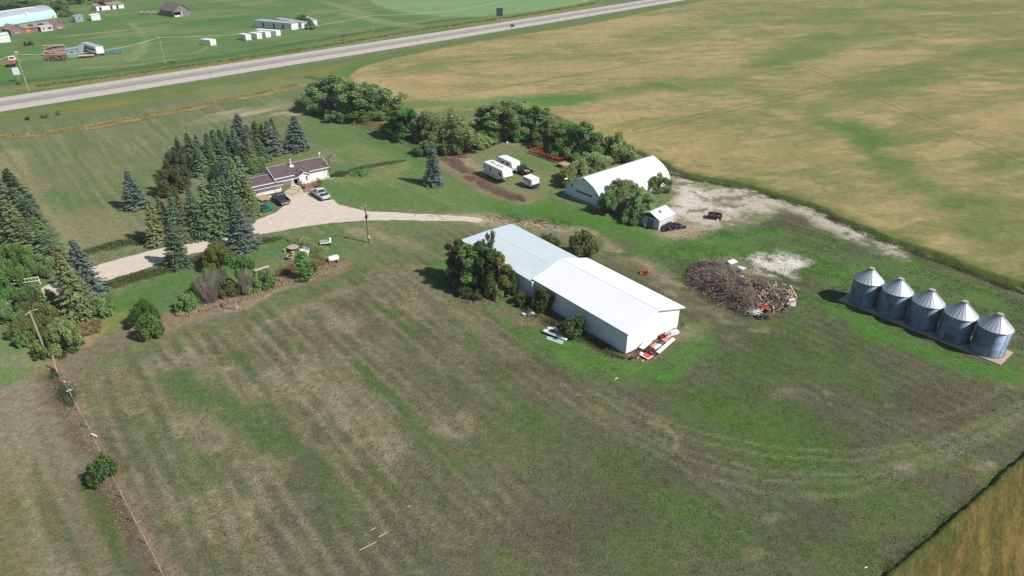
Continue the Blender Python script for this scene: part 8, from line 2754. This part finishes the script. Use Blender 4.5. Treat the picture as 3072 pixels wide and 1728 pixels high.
# white road trailer and neighbours
a, b = np.array(at(293, 169)), np.array(at(316, 166))
t = thing('semi_trailer', 'white box trailer with a blue side stripe behind the highway', 'trailer', (*a, 0), math.atan2(b[1] - a[1], b[0] - a[0]))
w = float(np.hypot(*(b - a)))
MB().box(0, w, 0, 16, 0.9, 3.5).build('box', M('trailer_white', (0.76, 0.77, 0.80), rough=0.5, nscale=0.5, namt=0.08), t, bevel=0.05)
wbox(t, 'roof', 0.05, w - .05, .05, 15.9, 3.502, 3.56, M('trailer_roof', S(190, 184, 186), namt=0.12))
wbox(t, 'stripe', -0.03, -0.002, 1.5, 12, 1.9, 2.6, M('blue_panel', S(70, 100, 150)))
wbox(t, 'skirt', 0.2, w - .2, 0.3, 15.7, 0.4, .898, M('under_frame', (0.05, 0.05, 0.06)))
wheels(t, (0.5, w - .5), (1.2, 2.4, 12.0), 0.5)
t = thing('steel_rack', 'open blue steel frame beside the white box trailer', 'frame', (*at(322, 163), 0), R(20))
m_ = MB()
for x_ in (0, 2.8, 5.6):
    for y_ in (0, 2.2):
        m_.tube((x_, y_, 0), (x_ + .2, y_, 1.6), 0.12)
for y_ in (0, 2.2):
    m_.tube((0, y_, 1.6), (5.8, y_, 1.6), .12)
for x_ in (0.2, 3.0, 5.8):
    m_.tube((x_, 0, 1.6), (x_, 2.2, 1.6), .12)
m_.build('frame', M('blue_paint', S(90, 150, 200)), t)
t = thing('hay_trailer', 'low flat trailer with pale planks in front of the round topped hut', 'trailer', (*at(236, 175), 0), R(20))
wbox(t, 'deck', 0, 5.5, 0, 2.2, .75, .95, M('pale_planks', S(214, 200, 176), namt=0.2))
wbox(t, 'frame', 0.3, 5.2, .3, 1.9, .5, .748, M('under_frame', (0.05, 0.05, 0.06)))
MB().tube((5.5, 1.1, .6), (8.0, 1.1, .4), .1).build('drawbar', timber, t)
wheels(t, (1.2, 4.2), (.2, 2.0), .42)
# lumber stacks
m_ = MB()
for k in range(9):
    for j in range(3):
        c_ = at(150 + 9 * j + g9.normal(0, 1.5), 168 - 0 * k)
        m_.obox((c_[0] + g9.normal(0, .3), c_[1] + 3 + g9.normal(0, .3), 0.3 + 0.42 * k), (g9.uniform(5, 7.5) * (1 - .03 * k), 1.4, 0.32), (0, g9.normal(0, .03), R(30) + g9.normal(0, .12)))
tag(m_.build('timber_stack', M('grey_tan_timber', S(176, 156, 146), nscale=0.8, namt=0.3)), 'tall uneven stack of weathered timber left of the blue grey shed', 'timber stack')
m_ = MB()
for _ in range(120):
    c_ = at(g9.uniform(140, 198), g9.uniform(170, 184))
    m_.obox((c_[0], c_[1], g9.uniform(.1, 1.2)), (g9.uniform(1, 3.4), g9.uniform(.15, .4), .15), (g9.normal(0, .3), g9.normal(0, .4), g9.uniform(0, 3)))
tag(m_.build('scrap_lumber', M('brown_lumber', S(136, 104, 88), nscale=0.8, namt=0.4)), 'brown scrap lumber spilling in front of the timber stack', 'scrap lumber', kind='stuff')
panel('pale_sheet', [(132, 162), (158, 160), (166, 148), (146, 152)], 0.6, 0.12, M('pale_green_sheet', S(196, 206, 190)), 'pale sheet leaning on the left of the timber stack', 'sheet', 1.2)
# rusty flat deck truck at the left
t = thing('flatdeck_truck', 'old truck with reddish brown flat deck on the far grass by the left pole', 'truck', (*at(34, 202), 0), R(118))
wbox(t, 'deck', 0.0, 8.2, -1.6, 1.6, 1.1, 1.35, M('rust_deck', S(158, 112, 104), namt=0.3))
MB().box(0.2, 7.9, -.06, .06, 1.352, 1.45).box(3, 3.15, -1.55, -.07, 1.352, 1.42).box(3, 3.15, .07, 1.55, 1.352, 1.42).build('deck_rail', M('deck_rail', S(110, 70, 64)), t)
wbox(t, 'frame', 0.3, 8.0, -.6, .6, .6, 1.098, M('under_frame', (0.05, 0.05, 0.06)))
cb_ = MB().prism([(8.3, .7), (11.2, .7), (11.2, 1.6), (10.0, 1.75), (9.6, 2.6), (8.3, 2.6)], 'y', -1.1, 1.1).build('cab', M('truck_white', (0.7, 0.68, 0.66)), t, bevel=.06)
wbox(cb_, 'rear_window', 8.26, 8.298, -.8, .8, 1.8, 2.4, glass_d)
wheels(t, (1.4, 2.6, 9.8), (-1.15, 1.15), .5)
# square sign on the verge
t = thing('verge_sign', 'square pale sign facing the highway beside the tall left pole', 'sign', (*at(58, 244), 0), R(35))
wbox(t, 'board', -1.0, 1.0, -.05, .05, 2.2, 4.6, M('pale_blue_board', S(206, 220, 224)))
MB().tube((0, 0, 0), (0, 0, 2.2), .07).build('leg', grey_trim, t)
tag(MB().lathe([(.05, 0), (.7, .05), (.75, .2), (.1, .3)], 14).build('white_dish', trim_w), 'small white lid lying on the far grass', 'lid').location = (*at(48, 157), 0)
# big road sign, seen from behind
bs = np.array(at(1499, 62.5))
t = thing('road_sign', 'large dark blue road sign board on two white legs beyond the highway', 'road sign', (*bs, 0), R(-12))
hb = height_of(1499, 62.5, 24)
wbox(t, 'board', -1.75, 1.75, -.08, .08, 2.3, hb, M('slate_blue_board', S(78, 92, 112), rough=0.6))
for x_ in (-1.3, 1.3):
    MB().box(x_ - .1, x_ + .1, .085, .26, 0, hb - .3).build('leg', trim_w, t)
t = thing('route_sign', 'small black sign with two pale marks at the near edge of the highway', 'road sign', (*at(1537, 87), 0), R(-15))
wbox(t, 'board', -1.0, 1.0, -.05, .05, 1.0, 2.2, M('black_board', (0.02, 0.022, 0.03), rough=0.6))
for x_ in (-.8, .8):
    MB().box(x_ - .06, x_ + .06, .052, .16, 0, 1.9).build('leg', black_m, t)
MB().box(-.62, -.25, -.07, -.052, 1.4, 1.85).box(.2, .62, -.07, -.052, 1.4, 1.85).build('pale_marks', M('sign_marks', (0.5, 0.5, 0.52)), t)
for k, (u, v, lb) in enumerate([(638, 248, 'thin marker post in the grass at the near side of the highway, left'), (1763, 56, 'thin marker post at the near edge of the highway, right'), (1239, 137, 'short white marker post at the near edge of the highway')]):
    t = thing('marker_post', lb, 'marker post', (*at(u, v), 0))
    MB().tube((0, 0, 0), (0, 0, [3.2, 2.2, 1.0][k]), .06, n=6).build('post', [grey_trim, grey_trim, trim_w][k], t)
    wbox(t, 'plate', -.14, .14, -.08, -.062, [2.5, 1.7, .6][k], [3.1, 2.2, 1.0][k], [grey_trim, black_m, trim_w][k])
for k, (u, v, lb) in enumerate([(520, 203, 'leftmost cluster of dark mail boxes at the far verge'), (678, 158, 'faint grey sign board at the far verge below the single container'), (1032, 122, 'cluster of dark mail boxes at the far verge below the mobile units')]):
    t = thing('verge_boxes', lb, 'mail boxes', (*at(u, v), 0), R(40))
    m_ = MB()
    for i in range(3):
        m_.box(-.9 + i * .75, -.4 + i * .75, -.2, .2, 1.5, 2.6 - .2 * i).box(-.7 + i * .75, -.6 + i * .75, -.05, .05, 0, 1.498)
    m_.build('boxes', M('dark_box' if k != 1 else 'teal_board', S(80, 74, 70) if k != 1 else S(110, 130, 120)), t)
for k, u in enumerate([1748, 1753, 1760]):
    t = thing('white_post', ORD[k] + ' short white post from the left at the top of the far verge', 'post', (*at(u, 8), 0), 0, 'white posts at the top of the far verge')
    MB().box(-.15, .15, -.15, .15, 0, 2.2).build('post', trim_w, t)
    MB().box(-.18, .18, -.18, .18, 2.202, 2.35).build('cap', trim_w, t)
HZ = 0.00014
# ================================================================== CAMERA, SUN, SKY
cam = bpy.data.cameras.new('camera')
cam.sensor_width = 36.0
cam.lens = 24.0
cam.clip_end = 20000
co = bpy.data.objects.new('camera', cam)
COL.objects.link(co)
co.location = (0, 0, CAM_H)
co.rotation_euler = (math.pi / 2 - PITCH, 0, 0)
SC.camera = co
SUN_EL, SUN_AZ = R(44), R(-25)          # azimuth measured from +X, anticlockwise
sv = Vector((math.cos(SUN_EL) * math.cos(SUN_AZ), math.cos(SUN_EL) * math.sin(SUN_AZ), math.sin(SUN_EL)))
sl = bpy.data.lights.new('sun', 'SUN')
sl.energy = 4.7
sl.angle = R(0.53)
sl.color = (1.0, 0.955, 0.89)
so = bpy.data.objects.new('sun', sl)
COL.objects.link(so)
so.rotation_euler = sv.to_track_quat('Z', 'Y').to_euler()
so.location = sv * 300
w = bpy.data.worlds.new('World')
SC.world = w
w.use_nodes = True
wn = w.node_tree
sk = wn.nodes.new('ShaderNodeTexSky')
sk.sky_type = 'NISHITA'
sk.sun_disc = False
sk.sun_elevation = SUN_EL
sk.sun_rotation = math.pi / 2 - SUN_AZ   # blender measures it clockwise from +Y
wn.links.new(sk.outputs[0], wn.nodes['Background'].inputs['Color'])
wn.nodes['Background'].inputs['Strength'].default_value = 0.075
SC.view_settings.view_transform = 'Standard'
SC.view_settings.look = 'None'
SC.view_settings.exposure = 0.17
SC.view_settings.gamma = 1.0
SC.cycles.max_bounces = 7
SC.cycles.diffuse_bounces = 4
SC.cycles.transparent_max_bounces = 4

hz = MB().box(-2700, 2700, -420, 3950, -1.0, 64).build('haze', nmat('thin_haze')[0])
tag(hz, 'thin summer haze over the whole farm', 'haze', kind='stuff')
hm = hz.data.materials[0].node_tree
hm.nodes.remove(hm.nodes['Principled BSDF'])
pv = hm.nodes.new('ShaderNodeVolumePrincipled')
pv.inputs['Color'].default_value = (0.86, 0.90, 0.95, 1)
pv.inputs['Density'].default_value = HZ
hm.links.new(pv.outputs[0], hm.nodes['Material Output'].inputs['Volume'])
